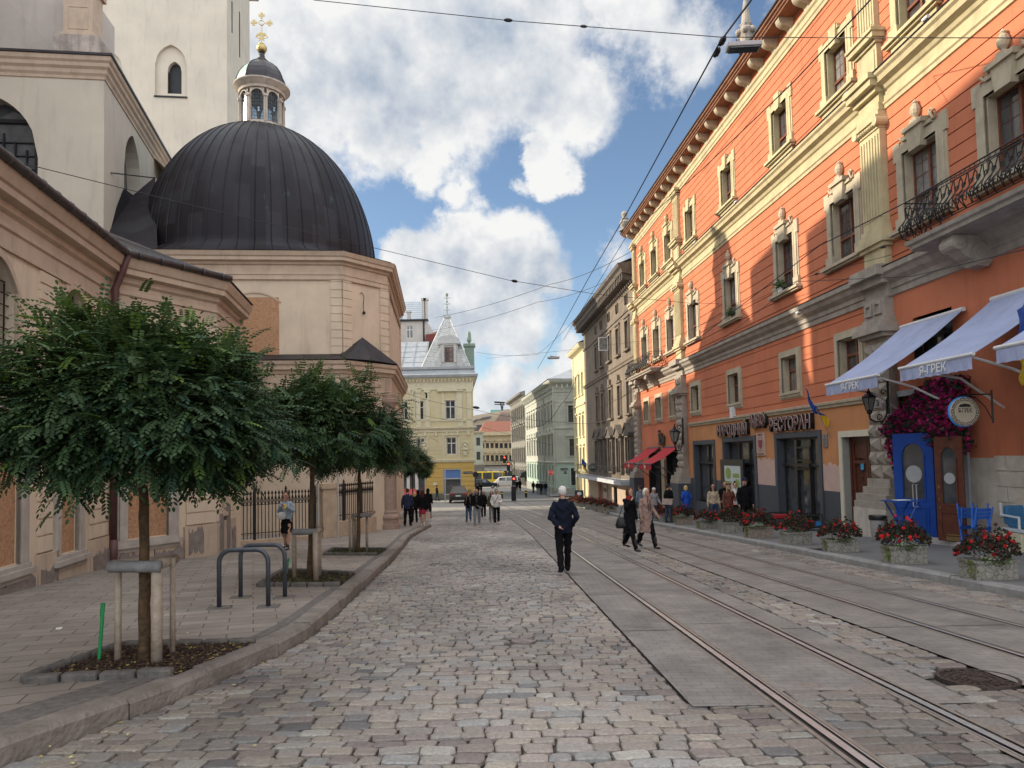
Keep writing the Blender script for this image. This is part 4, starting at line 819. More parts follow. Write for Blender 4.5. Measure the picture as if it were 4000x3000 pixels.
for (p0, p1, zt_) in ((_a, _b, 1.30), (_c, _d, 1.12)): wl = MB(); n = 9; OW.plate(wl, [(p0, .2), (p1, .2)]+[(p1+(p0-p1)*i/n, zt_+.07*math.sin(i*2.3)+.05*math.sin(i*5.1)) for i in range(n+1)], -.01, .006); wl.build('painted_over_patch', m_pinkp, pal)
wl = MB(); OW.wall(wl, 23.7, 40.2, -2.1, .20, lo2); wl.build('dado', m_shop, pal)
for q_ in ((3, 14.9, -1, 1.35), (18, 21.6, -1.2, 1.35)): wl = MB(); OW.wall(wl, *q_, lo2); wl.build('ashlar_pier', m_rust, pal)
wl = MB(); OW.wall(wl, 14.9, 18, -1.2, 1.35, lo2)
for r_ in range(6):
    z = -.75+r_*.36; u = 14.85+(.3 if r_ % 2 else 0)
    while u < 16.7: OW.box(wl, u+.008, min(u+.62, 16.75)-.008, z+.008, z+.352, -.02, .03+random.uniform(0, .015)); u += .62
wl.build('ashlar_pier', m_rust, pal)
m_ov = MB(); OW.plate(m_ov, [(15.75+.42*math.cos(a*math.pi/12), .05+.62*math.sin(a*math.pi/12)) for a in range(24)], .0, .062); m_ov.build('blank_oval', mat('pale_render', (.50, .44, .35), .9, .1, 3), pal)
# mouldings running along the front
def course(name, prof, m, u0=3, u1=52.3, extra=()):
    mb = MB(); a, b = OW.pt(u0, 0).xy, OW.pt(u1, 0).xy; sweep(mb, [tuple(a), tuple(b)], prof, 1)
    return mb.build(name, m, pal)
course('string_course', [(-.01, 3.04), (.06, 3.05), (.07, 3.12), (.12, 3.16), (.13, 3.24), (-.01, 3.27)], m_lime, 21.7, 40)
course('lower_cornice', [(-.01, 6.02), (.06, 6.04), (.07, 6.20), (.12, 6.23), (.13, 6.36), (.28, 6.48), (.34, 6.60), (.42, 6.66), (.43, 6.80), (-.01, 6.92)], m_greyst)
course('upper_cornice', [(-.01, 11.5), (.05, 11.52), (.06, 11.62), (.10, 11.66), (.10, 11.72), (.04, 11.76), (.04, 12.02), (.10, 12.06), (.14, 12.16), (.30, 12.24), (.33, 12.38), (.40, 12.44), (.41, 12.52), (-.01, 12.60)], m_yel)
fl = MB(); a, b = OW.pt(3, 0).xy, OW.pt(52.3, 0).xy; sweep(fl, [tuple(a), tuple(b)], [(.0, 12.605), (.43, 12.525), (.44, 12.56), (0, 12.66)], 1); sweep(fl, [tuple(a), tuple(b)], [(0, 6.925), (.44, 6.805), (.45, 6.83), (0, 6.96)], 1); fl.build('lead_flashing', m_black, pal)
course('top_moulding', [(-.01, 16.66), (.05, 16.68), (.06, 16.80), (.10, 16.84), (.11, 17.02), (.17, 17.08), (.18, 17.18), (-.01, 17.22)], m_yel)
ev = MB(); sweep(ev, [tuple(OW.pt(3, 0).xy), tuple(OW.pt(52.6, 0).xy)], [(0, 17.74), (.62, 17.74), (.64, 17.79), (.70, 17.81), (.72, 17.86), (.80, 17.89), (.82, 17.95), (0, 18.0)], 1); ev.build('eaves', m_soffit, pal)
rf = MB(); sweep(rf, [tuple(OW.pt(3, 0).xy), tuple(OW.pt(52.6, 0).xy)], [(.82, 17.955), (.88, 17.97), (.885, 18.02), (-6.5, 20.3), (-12, 18.2)], 1); rf.build('roof', m_copper, pal)
for k in range(36):
    u = 4.2+k*1.36; mb = MB(); P_ = [(0, 17.735), (.56, 17.735), (.57, 17.67)]+[(.56-.38*(1-math.cos(t)), 17.66-.26*math.sin(t)) for t in [i*math.pi/16 for i in range(1, 8)]]+[(.14, 17.38), (.10, 17.26), (0, 17.23)]
    q0, q1 = u-.15, u+.15; n = len(P_); vs = [OW.pt(q0, z, o) for o, z in P_]+[OW.pt(q1, z, o) for o, z in P_]
    mb.add(vs, [tuple(range(n-1, -1, -1)), tuple(range(n, 2*n))]+[(i, (i+1) % n, (i+1) % n+n, i+n) for i in range(n)])
    if u > 17: mb.build('bracket', m_lime, pal)
# windows
def surround(mb, u, z0, z1, hw, wd, orn, sill=True):
    for k, (e, o) in enumerate(((wd, .035), (wd*.78, .075), (wd*.5, .055), (wd*.28, .09), (.05, .05))):
        OW.frame(mb, u-hw-e, u+hw+e, z0-(0 if sill else e), z1+e, e, -.01, o, wb=0 if sill else None)
    OW.frame(mb, u-hw-.002, u+hw+.002, z0, z1, .035, -.31, -.005)
    if orn in ('urn', 'key'):
        for s in (-1, 1): OW.box(mb, u+s*(hw+wd*.5)-wd*.62, u+s*(hw+wd*.5)+wd*.62, z0, z0+.34, -.01, .10)
        for s in (-1, 1): OW.box(mb, u+s*(hw+wd*.72)-wd*.45, u+s*(hw+wd*.72)+wd*.45, z1-.12, z1+wd+.05, -.01, .07)
    if orn == 'key':
        OW.plate(mb, [(u-.17, z1-.14), (u+.17, z1-.14), (u+.24, z1+wd+.16), (u-.24, z1+wd+.16)], -.01, .16); OW.box(mb, u-.30, u+.30, z1+wd-.02, z1+wd+.10, -.01, .12)
    if orn == 'urn':
        OW.plate(mb, [(u-.24, z1-.15), (u+.24, z1-.15), (u+.34, z1+wd+.10), (u-.34, z1+wd+.10)], -.01, .19)
        t = z1+wd; OW.box(mb, u-.62, u+.62, t-.04, t+.06, -.01, .13)
        OW.plate(mb, [(u-.42, t+.08), (u+.42, t+.08), (u+.46, t+.20), (u-.46, t+.20)], -.01, .26); OW.plate(mb, [(u-.20, t+.20), (u+.20, t+.20), (u+.10, t+.34), (u-.10, t+.34)], -.01, .2)
        c = OW.pt(u, 0, .10); mb.lathe((c.x, c.y, t+.30), [(.07, 0), (.05, .06), (.12, .16), (.145, .26), (.11, .38), (.06, .44), (.08, .48), (.02, .56)], 10)
        for s in (-1, 1):
            pts = [OW.pt(u+s*(.50+.30*q/10), t+.08+.16*math.cos(q*.5)*(1-q/16)+.05, .07) for q in range(11)]; mb.tube(pts, .035, 6)
            mb.tube([OW.pt(u+s*(.56+.10*math.cos(a*.6)*(1-a/14)), t+.24+.10*math.sin(a*.6)*(1-a/14), .07) for a in range(12)], .028, 6)
def sill_(mb, u, z, hw, ap=.42, fill=True):
    OW.box(mb, u-hw-.08, u+hw+.08, z-.10, z, -.01, .24); OW.box(mb, u-hw-.02, u+hw+.02, z-.17, z-.10, -.01, .16)
    if fill: OW.box(mb, u-hw+.1, u+hw-.1, z-.17-ap, z-.17, -.01, .07)
for i, u in enumerate(UC):
    if u < 11: continue
    orn3 = 'urn' if u > 40 else 'key'
    for row, (z0, z1), hw, orn in ((3, W3Z, .68, orn3), (2, W2Z, .74, 'urn'), (1, W1Z, .66, None)):
        if row == 1 and u < 22: continue
        if row == 2 and abs(u-46.3) < .1: pass
        mb = MB(); mat_ = m_yel if row == 3 else m_lime
        if row == 1: surround(mb, u, z0, z1, hw, .26, None, False); OW.box(mb, u-hw-.2, u+hw+.2, z0-.10, z0-.02, -.01, .12)
        else: surround(mb, u, z0, z1, hw, .34, orn); sill_(mb, u, z0, hw+.42, .36, row == 3)
        so = mb.build('window', mat_, pal)
        sash(OW, so, u-hw, u+hw, z0, z1, -.30, m_brownfr, m_glass2 if (i+row) % 3 == 0 else m_glass, .075, 1, [.40] if row > 1 else [.62], True, .07, 'frame')
# pilasters
def pilaster(u, w=1.05):
    mb = MB(); hw = w/2
    OW.box(mb, u-hw, u+hw, 8.15, 11.0, -.01, .20)
    for k in range(7): q = u-hw+.09+k*(w-.18)/6; OW.box(mb, q-.03, q+.03, 8.4, 10.85, .19, .235)
    for (e, z0, z1, o) in ((.05, 7.98, 8.15, .26), (.10, 7.80, 7.98, .32), (.18, 7.62, 7.80, .38), (.10, 7.50, 7.62, .30), (0, 6.9, 7.50, .22), (.02, 11.0, 11.08, .24), (.10, 11.22, 11.36, .36), (.04, 11.08, 11.22, .28)): OW.box(mb, u-hw-e, u+hw+e, z0, z1, -.01, o)
    for s in (-1, 1): mb.tube([OW.pt(u+s*(hw+.02)+.02*s-.0, 11.18, -.0), OW.pt(u+s*(hw+.02), 11.18, .36)], .13, 12)
    for k in range(9): c = OW.pt(u-hw+.06+k*(w-.12)/8, 11.13, .30); mb.ball(c, .06, 6)
    OW.box(mb, u-hw-.05, u+hw+.05, 11.36, 11.52, -.01, .25)
    for (e, z0, z1, o) in ((.05, 11.50, 11.74, .22), (.02, 11.74, 12.04, .18), (.08, 12.04, 12.2, .32), (.14, 12.2, 12.40, .50), (.18, 12.40, 12.56, .58)): OW.box(mb, u-hw-e, u+hw+e, z0, z1, -.01, o)
    OW.box(mb, u-hw, u+hw, 12.6, 13.55, -.01, .17); OW.box(mb, u-hw+.10, u+hw-.10, 12.75, 13.4, .16, .20)
    for (e, z0, z1, o) in ((.05, 13.55, 13.66, .24), (.16, 13.66, 13.82, .38), (.20, 13.82, 13.92, .44), (.05, 13.92, 14.05, .28)): OW.box(mb, u-hw-e, u+hw+e, z0, z1, -.01, o)
    OW.box(mb, u-hw+.08, u+hw-.08, 14.05, 16.5, -.01, .16)
    for k in range(6): q = u-hw+.18+k*(w-.36)/5; OW.box(mb, q-.03, q+.03, 14.2, 16.3, .155, .19)
    for (e, z0, z1, o) in ((-.02, 16.5, 16.56, .2), (.02, 16.62, 16.74, .30), (.10, 16.74, 16.88, .36)): OW.box(mb, u-hw-e, u+hw+e, z0, z1, -.01, o)
    for k in range(5):
        for zz in (16.58, 16.68): mb.ball(OW.pt(u-hw+.1+k*(w-.2)/4, zz, .22), .09, 6)
    mb.build('pilaster', m_yel, pal)
    mb = MB()   # stone stage below
    for (e, z0, z1, o) in ((.06, 6.02, 6.4, .20), (.14, 6.4, 6.62, .42), (.22, 6.62, 6.82, .62), (.20, 6.82, 6.92, .6)): OW.box(mb, u-hw-e, u+hw+e, z0, z1, -.01, o)
    OW.box(mb, u-hw, u+hw, 5.45, 6.02, -.01, .30); OW.frame(mb, u-hw+.1, u-.04, 5.55, 5.92, .07, .29, .36); OW.frame(mb, u+.04, u+hw-.1, 5.55, 5.92, .07, .29, .36)
    for (e, z0, z1, o) in ((.04, 5.32, 5.45, .36), (.12, 5.15, 5.32, .50), (.20, 4.98, 5.15, .60), (.10, 4.86, 4.98, .45)): OW.box(mb, u-hw-e, u+hw+e, z0, z1, -.01, o)
    OW.box(mb, u-hw, u+hw, -.02, 4.9, -.01, .26)
    z = .75; k = 0
    while z < 4.7:     # diamond-cut blocks
        for a, b in (((u-hw-.04, u-.02), (u+.02, u+hw+.04)) if k % 2 == 0 else ((u-hw-.04, u-hw*.45), (u-hw*.42, u+hw*.42), (u+hw*.45, u+hw+.04))):
            c = (a+b)/2; P_ = [OW.pt(a, z, .27), OW.pt(b, z, .27), OW.pt(b, z+.38, .27), OW.pt(a, z+.38, .27), OW.pt(a, z, .1), OW.pt(b, z, .1), OW.pt(b, z+.38, .1), OW.pt(a, z+.38, .1), OW.pt(c, z+.19, .42)]
            mb.add(P_, [(0, 1, 8), (1, 2, 8), (2, 3, 8), (3, 0, 8), (4, 5, 1, 0), (5, 6, 2, 1), (6, 7, 3, 2), (7, 4, 0, 3)])
        z += .40; k += 1
    gz = g(u)+.1
    for (e, z0, z1, o) in ((.06, .48, .74, .40), (.14, .30, .50, .50), (.26, .08, .30, .66), (.30, -.12, .08, .70)): OW.box(mb, u-hw-e, u+hw+e, z0, z1, -.01, o)
    mb.build('diamond_pier', m_greyst, pal)
    mb = MB(); OW.box(mb, u-hw-.32, u+hw+.32, gz-.2, -.12, -.01, .72); mb.build('pedestal', m_rust if u < 30 else m_shop, pal)
pilaster(40.95); pilaster(20.95); pilaster(51.7, .8)
# roof finials
def finial(u, kind):
    mb = MB(); c = OW.pt(u, 0, .65)
    if kind: mb.lathe((c.x, c.y, 18.02), [(.42, 0), (.42, .12), (.22, .2), (.34, .42), (.40, .6), (.24, .82), (.30, .9), (.15, 1.0), (.20, 1.15), (.24, 1.28), (.16, 1.42), (.04, 1.5)], 14)
    else:
        mb.lathe((c.x, c.y, 18.02), [(.34, 0), (.34, .12), (.2, .2), (.26, .5), (.30, .72), (.34, .9), (.24, 1.0), (.19, 1.3), (.12, 1.9), (.05, 2.3), (.0, 2.4)], 12)
        for k in range(6): a = k*math.pi/3; mb.ball((c.x+.32*math.cos(a), c.y+.32*math.sin(a), 18.82), .14, 8); mb.ball((c.x+.2*math.cos(a), c.y+.2*math.sin(a), 19.12), .08, 6)
    mb.build('stone_finial', m_greyst, pal)
finial(28.6, 0); finial(51.9, 1)

# shopfront joinery
def shop_window(h, name='shop_window', mull=1, tr=.66, m=None):
    u0, u1, z0, z1 = h; f = MB(); OW.frame(f, u0-.22, u1+.22, z0, z1+.22, .22, -.01, .05, wb=0); OW.frame(f, u0-.003, u1+.003, z0, z1+.003, .03, -.345, -.012, wb=0); fo = f.build(name, m_shop, pal)
    f = MB(); D = -.34; OW.frame(f, u0, u1, z0, z1, .10, D, D+.09)
    OW.box(f, u0, u1, z0+(z1-z0)*tr, z0+(z1-z0)*tr+.10, D, D+.16)
    for i in range(mull): c = u0+(u1-u0)*(i+1)/(mull+1); OW.box(f, c-.06, c+.06, z0, z1, D+.002, D+.11)
    OW.box(f, u0, u1, z0, z0+.16, D+.003, D+.12); f.build('frame', m or m_blk, fo)
    p = MB(); p.quad(OW.pt(u0, z0, D+.02), OW.pt(u1, z0, D+.02), OW.pt(u1, z1, D+.02), OW.pt(u0, z1, D+.02)); p.build('pane', m_glass, fo); return fo
shop_window(SH[0], mull=1); shop_window(SH[1], mull=2); so = shop_window(SH[2], mull=2)
c = MB(); ua, ub = SH[2][0], SH[2][1]; k3 = (ub-ua)/3; OW.box(c, ua+k3-.1, ua+2*k3+.1, .98, 1.12, -.34, -.10); OW.frame(c, ua+k3, ua+2*k3, 1.2, 1.75, .07, -.26, -.2); OW.frame(c, ua+k3, ua+2*k3, -1.0, .95, .09, -.27, -.19); c.build('door_leaf', m_blk, so)
u0, u1, z0, z1 = SH[3]; f = MB(); OW.frame(f, u0-.20, u1+.20, z0, z1+.20, .20, -.01, .04, wb=0); fo = f.build('doorway', m_creamp, pal); f = MB(); f.quad(OW.pt(u1-.004, z0, -.55), OW.pt(u1-.004, z1, -.55), OW.pt(u1-.004, z1, -.0), OW.pt(u1-.004, z0, -.0)); f.build('reveal', m_greyp, fo)
f = MB(); OW.frame(f, u0, u1, z0, z1, .10, -.34, -.22); um = (u0+u1)/2
for a, b in ((u0+.12, um-.02), (um+.02, u1-.12)):
    OW.frame(f, a, b, z0+.05, z1-.1, .10, -.33, -.26); OW.box(f, a+.1, b-.1, 1.15, 1.25, -.33, -.25); OW.box(f, a+.1, b-.1, -.45, -.33, -.33, -.25); OW.box(f, a+.13, b-.13, z0+.2, -.55, -.33, -.28); OW.box(f, a+.13, b-.13, 1.33, 1.8, -.33, -.28)
    for s_ in range(5):
        cz = -.15+s_*.27
        for t in (-1, 1): f.tube([OW.pt((a+b)/2+t*(.07+.05*math.cos(q*.7)), cz+.10*math.sin(q*.7)*(1-q/18), -.27) for q in range(11)], .012, 5)
f.quad(OW.pt(u0, z0, -.335), OW.pt(u1, z0, -.335), OW.pt(u1, z1, -.335), OW.pt(u0, z1, -.335)); f.build('door_leaf', m_door, fo)
f = MB(); q = OW.px(3310, 1750); OW.box(f, um+.25, um+.42, .95, 1.2, -.26, -.255); f.build('sticker', mat('blue_sticker', (.05, .35, .6), .5, .05), fo)
# restaurant fascia over the blue door, opening behind the flowers and the near window
f = MB(); u0, u1, z0, z1 = BD; f.quad(OW.pt(u0, z0, -.6), OW.pt(u1, z0, -.6), OW.pt(u1, z1, -.6), OW.pt(u0, z1, -.6)); OW.box(f, u0-.0, u1, z0-.2, z0+.03, -.6, .02); fo = f.build('dark_doorway', m_dark, pal)
f = MB(); OW.frame(f, u0-.16, u1+.12, -.6, z1+.15, .16, -.02, .06, wb=0); f.build('grey_jamb', mat('blue_grey_jamb', (.36, .385, .42), .8, .1, 4), fo)
for (a, b, c0, c1) in (NW, (18.0, 19.6, 4.0, 5.2)):
    f = MB()
    if a < 15: 
        for (e, o) in ((.42, .04), (.30, .08), (.16, .05)): OW.frame(f, a-e, b+e, c0, c1+e, e, -.01, o, wb=0)
    fo = f.build('near_window', m_greyp, pal) if a < 15 else pal; sash(OW, fo, a, b, c0, c1, -.36, m_blk, m_glass, .10, 2 if a < 15 else 1, [.55], False, .08, 'window')
for (a, b, c0, c1) in AWW:
    f = MB(); OW.frame(f, a-.12, b+.12, c0, c1+.12, .12, -.01, .05, wb=0); OW.frame(f, a-.003, b+.003, c0, c1, .03, -.345, -.012, wb=0); fo = f.build('cafe_window', m_blk, pal); sash(OW, fo, a, b, c0, c1, -.35, m_blk, m_glass, .08, 1, [.72], False, .07, 'frame')
f = MB(); a, b = uz(2490, 1750)[0], 0; OW.box(f, 45.2, 45.9, -1.9, 1.2, .0, .10); f.build('pale_post', m_lime, pal)

# balconies with wrought-iron rails
def balcony(name, label, u0, u1, z, dep, cons, cut):
    t = thing(name, label, 'balcony', tuple(OW.pt((u0+u1)/2, z-.3, dep/2))); mb = MB()
    sweep(mb, [tuple(OW.pt(u0, 0, 0).xy), tuple(OW.pt(u0, 0, dep).xy), tuple(OW.pt(u1, 0, dep).xy), tuple(OW.pt(u1, 0, 0).xy)], [(-.14, z-.26), (-.06, z-.24), (-.05, z-.16), (.02, z-.12), (.04, z-.03), (-.02, z)], 1)
    a = [OW.pt(u0, z-.26, 0), OW.pt(u0, z-.26, dep-.1), OW.pt(u1, z-.26, dep-.1), OW.pt(u1, z-.26, 0)]; b = [q+Vector((0, 0, .25)) for q in a]; mb.add(a+b, [(0, 1, 2, 3), (7, 6, 5, 4)])
    mb.build('slab', m_greyst, t)
    for u in cons:
        mb = MB(); P_ = [(0, z-.27), (dep*.82, z-.27), (dep*.84, z-.42)]+[(dep*(.84-.42*i/6), z-.42-.42*math.sin(i*math.pi/12)) for i in range(1, 7)]+[(dep*.34, z-.98), (.12, z-1.02), (0, z-.9)]
        n = len(P_); vs = [OW.pt(u-.2, q, o) for o, q in P_]+[OW.pt(u+.2, q, o) for o, q in P_]; mb.add(vs, [tuple(range(n-1, -1, -1)), tuple(range(n, 2*n))]+[(i, (i+1) % n, (i+1) % n+n, i+n) for i in range(n)])
        for (o_, q_, r_) in ((dep*.72, z-.46, .17), (dep*.26, z-.72, .24)):
            mb.tube([OW.pt(u-.24, q_, o_), OW.pt(u+.24, q_, o_)], r_, 14); mb.tube([OW.pt(u-.27, q_, o_), OW.pt(u+.27, q_, o_)], r_*.45, 10)
        mb.build('console', m_greyst, t)
    mb = MB(); H = .98; path = [OW.pt(u0, 0, .05), OW.pt(u0, 0, dep), OW.pt(u1, 0, dep), OW.pt(u1, 0, .05)]
    def bel(h): return .20*math.exp(-((h-.28)/.22)**2)-.0   # pot-bellied section
    for k in range(3):
        A, B = path[k], path[k+1]; d = (B-A); L_ = d.length; d.normalize(); nn = Vector((-d.y, d.x, 0)); n = max(1, round(L_/.46)); s = L_/n
        for zz, r_ in ((H, .018), (H-.13, .010), (.05, .014)): mb.tube([A+Vector((0, 0, z+zz))+nn*bel(zz)*(1 if k == 1 else .6), B+Vector((0, 0, z+zz))+nn*bel(zz)*(1 if k == 1 else .6)], r_, 6)
        def pp(x, h): return A+d*x+nn*bel(h)*(1 if k == 1 else .6)+Vector((0, 0, z+h))
        for i in range(n):
            x0 = i*s
            for sg in (-1, 1):
                c = x0+s/2
                mb.tube([pp(c+sg*s*.5*(1-q/9)**.7*(1 if q < 5 else 1), .05+(H-.2)*q/9) for q in range(10)], .013, 5)
                mb.tube([pp(c+sg*(s*.25+.11*math.cos(q*.62)*(1-q/16)), .27+.15*math.sin(q*.62)*(1-q/16)) for q in range(15)], .013, 5)
                mb.tube([pp(c+sg*(s*.26+.08*math.cos(2.4+q*.62)*(1-q/14)), .64+.10*math.sin(2.4+q*.62)*(1-q/14)) for q in range(12)], .012, 5)
                mb.tube([pp(c+sg*s*.02, .08), pp(c+sg*s*.10, .35), pp(c+sg*s*.30, .55), pp(c+sg*s*.47, H-.14)], .012, 5)
            for q in range(3): xx = x0+(q+.5)*s/3; mb.tube([pp(xx-.05, H-.13), pp(xx, H-.02), pp(xx+.05, H-.13)], .006, 4)
    mb.build('railing', m_black, t); return t
balcony('balcony', 'large dark balcony with scrolled iron railing near the blue awnings', 12.4, 17.95, 6.86, 1.15, [16.7, 13.8], 0)
balcony('balcony', 'small rounded iron balcony at the far end of the orange front', 44.2, 50.6, 6.98, 1.05, [49.2, 46.2], 0)

# ================================================================ RIGHT: the weathered grey-brown house and the yellow house beyond
m_gb = mat('weathered_plaster_shaded', (.145, .12, .10), .92, .25, .7, .4, 26, stain=.5, col2=(.225, .18, .135)); m_gb2 = mat('sooty_moulding', (.12, .10, .085), .92, .3, 2, .5, 20); m_ly = mat('lemon_plaster', (.62, .55, .32), .88, .06, 1.2, stain=.12); m_lyt = mat('lemon_trim', (.60, .54, .36), .85, .08, 2, stain=.2)  # weathered plaster base darkened to stand in for the shade on that front
gh = thing('weathered_house', 'weathered brown house front with heavy black eaves between orange and yellow houses', 'house', (9, 60, -2.7))
def gu(x, y=1400): return OW.px(x, y)[0]
U0, U1 = 52.25, 76.0; PX = [2305, 2332, 2352] 
cols = [gu(x) for x in (2454, 2417, 2383, 2352, 2331)]
R = {'attic': (13.2, 13.9, .30), 'up': (9.7, 11.9, .55), 'mid': (4.7, 7.2, .55), 'pn': (-.1+.2, 2.7, .55)}
hl = []
for u in cols:
    for k, (a, b, hw) in R.items(): hl.append((u-hw, u+hw, a, b))
wl = MB(); OW.wall(wl, U0, U1, -.9, 15.2, hl, depth=.3); body(wl, [tuple(OW.pt(U1, 0).xy), (22, 76), (22, 52.3), tuple(OW.pt(U0, 0).xy)], -3.4, 15.2, False, False); wl.build('wall', m_gb, gh)
wl = MB(); gd = [(53.5, 56.0, -3, .0-1.1), (60.5, 62.0, -3, -1.15), (64.5, 67.5, -3, -1.2)]; OW.wall(wl, U0, U1, -3.6, -.9, gd, depth=.35); wl.build('ground_floor_wall', mat('pale_shop_plaster', (.40, .31, .235), .88, .1, 2, stain=.3), gh)
for (a, b, c0, c1) in gd: f = MB(); OW.frame(f, a, b, c0, c1, .14, -.3, -.12); f.quad(OW.pt(a, c0, -.28), OW.pt(b, c0, -.28), OW.pt(b, c1, -.28), OW.pt(a, c1, -.28)); f.build('door', m_blk if a > 60 else m_door, gh)
mb = MB(); OW.box(mb, 67.8, 69.0, -3.3, -.95, .0, .06)
for k in range(18): OW.box(mb, 67.8, 69.0, -3.3+k*.13, -3.3+k*.13+.10, .05, .075)
mb.build('brick_strip', mat('red_brick', (.24, .085, .05), .9, .3, 9), gh)
for nm, prof, m in (('cornice', [(-.01, 8.55), (.10, 8.6), (.12, 8.75), (.2, 8.85), (-.01, 8.95)], m_gb), ('floor_band', [(-.01, 12.6), (.08, 12.62), (.10, 12.8), (-.01, 12.85)], m_gb), ('eaves', [(0, 14.3), (.15, 14.4), (.2, 14.9), (.9, 15.05), (.95, 15.35), (1.15, 15.5), (1.2, 15.75), (0, 15.9)], m_gb2)):
    mb = MB(); sweep(mb, [tuple(OW.pt(U0, 0).xy), tuple(OW.pt(U1+.2, 0).xy)], prof, 1)
    if nm == 'eaves':
        u = U0+.2
        while u < U1: OW.box(mb, u, u+.28, 14.55, 15.05, .1, .85); u += .62
    mb.build(nm, m, gh)
mb = MB(); mb.add([OW.pt(U0, 15.7, 1.2), OW.pt(U1+.2, 15.7, 1.2), OW.pt(U1+.2, 18.2, -5), OW.pt(U0, 18.2, -5)], [(0, 1, 2, 3)]); mb.build('roof', mat('mossy_tiles', (.14, .075, .05), .9, .4, 3, .6, 9, col2=(.10, .11, .05)), gh)
for u in cols:
    for k, (a, b, hw) in R.items():
        mb = MB(); e = .24 if k != 'attic' else .10
        for q, o in ((e, .07), (e*.6, .12)): OW.frame(mb, u-hw-q, u+hw+q, a, b+q, q, -.01, o, wb=0)
        if k != 'attic': OW.box(mb, u-hw-.34, u+hw+.34, a-.14, a, -.01, .25)
        if k == 'mid': OW.box(mb, u-hw-.3, u+hw+.3, b+.24, b+.36, -.01, .2); OW.plate(mb, [(u-.28, b+.36), (u+.28, b+.36), (u+.2, b+.85), (u, b+.95), (u-.2, b+.85)], -.01, .25)
        if k == 'up': OW.box(mb, u-hw-.36, u+hw+.36, b+.26, b+.38, -.01, .16)
        if k == 'pn':
            for s in (-1, 1): OW.plate(mb, [(u+s*(hw+.22), a), (u+s*(hw+.48), a), (u+s*(hw+.48), b+.2), (u+s*(hw+.22), b+.2)], -.01, .28)
            OW.box(mb, u-hw-.62, u+hw+.62, b+.30, b+.48, -.01, .42); OW.plate(mb, [(u-hw-.62, b+.48), (u+hw+.62, b+.48), (u, b+1.15)], -.01, .38)
            OW.plate(mb, [(u-hw-.68, b+.50), (u-hw-.50, b+.50), (u, b+1.12), (u+hw+.50, b+.50), (u+hw+.68, b+.50), (u, b+1.30)], -.01, .48)
        so = mb.build('window', m_gb2 if k == 'pn' else m_gb, gh); sash(OW, so, u-hw, u+hw, a, b, -.27, m_white if k != 'attic' else m_blk, m_glass2 if k != 'attic' else m_glass, .08, 1, [.62] if k != 'attic' else None, False, .06, 'frame')
ow_ = MB(); u = cols[2]; q = OW.pt(u-.5, 0, .0); OWp = Wall(tuple(OW.pt(u+.5, 0, .05).xy), (OW.n.x, OW.n.y)); OWp.frame(ow_, 0, .85, 10.7, 11.9, .08, 0, .05); wo = ow_.build('open_casement', m_white, gh); p = MB(); p.quad(OWp.pt(.05, 10.75, .02), OWp.pt(.8, 10.75, .02), OWp.pt(.8, 11.85, .02), OWp.pt(.05, 11.85, .02)); p.build('pane', m_glass2, wo)
# long iron balcony over its shopfront
t = thing('shop_balcony', 'long low balcony with plain iron railing on the weathered house', 'balcony', tuple(OW.pt(64, -1, .5))); mb = MB(); OW.box(mb, 53.2, 75.5, -.75, -.45, 0, 1.25); mb.build('slab', mat('grey_soffit', (.42, .43, .45), .7, .1), t)
mb = MB(); u = 53.3
for zz in (-.38, .62): mb.tube([OW.pt(53.3, zz, 0), OW.pt(53.3, zz, 1.2), OW.pt(75.4, zz, 1.2), OW.pt(75.4, zz, 0)], .022, 5)
while u < 75.4: mb.tube([OW.pt(u, -.4, 1.2), OW.pt(u, .62, 1.2)], .011, 4); u += .34
mb.build('railing', m_black, t)
yh = thing('lemon_house', 'bright lemon yellow house in sun beyond the weathered house', 'house', (8, 80, -3.2)); YU0, YU1 = 76.02, 84.5
yc = [77.6, 79.9, 82.4]; hl = [(u-.5, u+.5, a, b) for u in yc for a, b in ((8.2, 10.6), (3.6, 5.9), (.0, 2.4), (-3.0, -.6))]
wl = MB(); OW.wall(wl, YU0, YU1, -3.8, 13.3, hl, depth=.25)
YF = Wall(tuple(OW.pt(YU1, 0).xy), (1, 0)); YF.wall(wl, 0, 10, -3.8, 13.3, []); wl.build('wall', m_ly, yh)
mb = MB(); sweep(mb, [tuple(OW.pt(YU0, 0).xy), tuple(OW.pt(YU1, 0).xy), (18, 84.5)], [(0, 12.9), (.1, 13.0), (.45, 13.2), (.6, 13.45), (.62, 13.6), (0, 13.7)], 1); sweep(mb, [tuple(OW.pt(YU0, 0).xy), tuple(OW.pt(YU1, 0).xy)], [(0, 7.0), (.12, 7.05), (.16, 7.2), (0, 7.25)], 1); sweep(mb, [tuple(OW.pt(YU0, 0).xy), tuple(OW.pt(YU1, 0).xy)], [(0, -.35), (.15, -.3), (.2, -.15), (0, -.1)], 1); mb.build('cornice', m_lyt, yh)
mb = MB()
for k in range(26): OW.box(mb, YU1-(.75 if k % 2 else .5), YU1+.04, -.1+k*.5, -.1+k*.5+.46, -.01, .07)
mb.build('quoins', m_lyt, yh)
mb = MB(); mb.add([OW.pt(YU0, 13.65, .62), OW.pt(YU1+.5, 13.65, .62), OW.pt(YU1+.5, 16, -5), OW.pt(YU0, 16, -5)], [(0, 1, 2, 3)]); mb.build('roof', MATS['mossy_tiles'], yh)
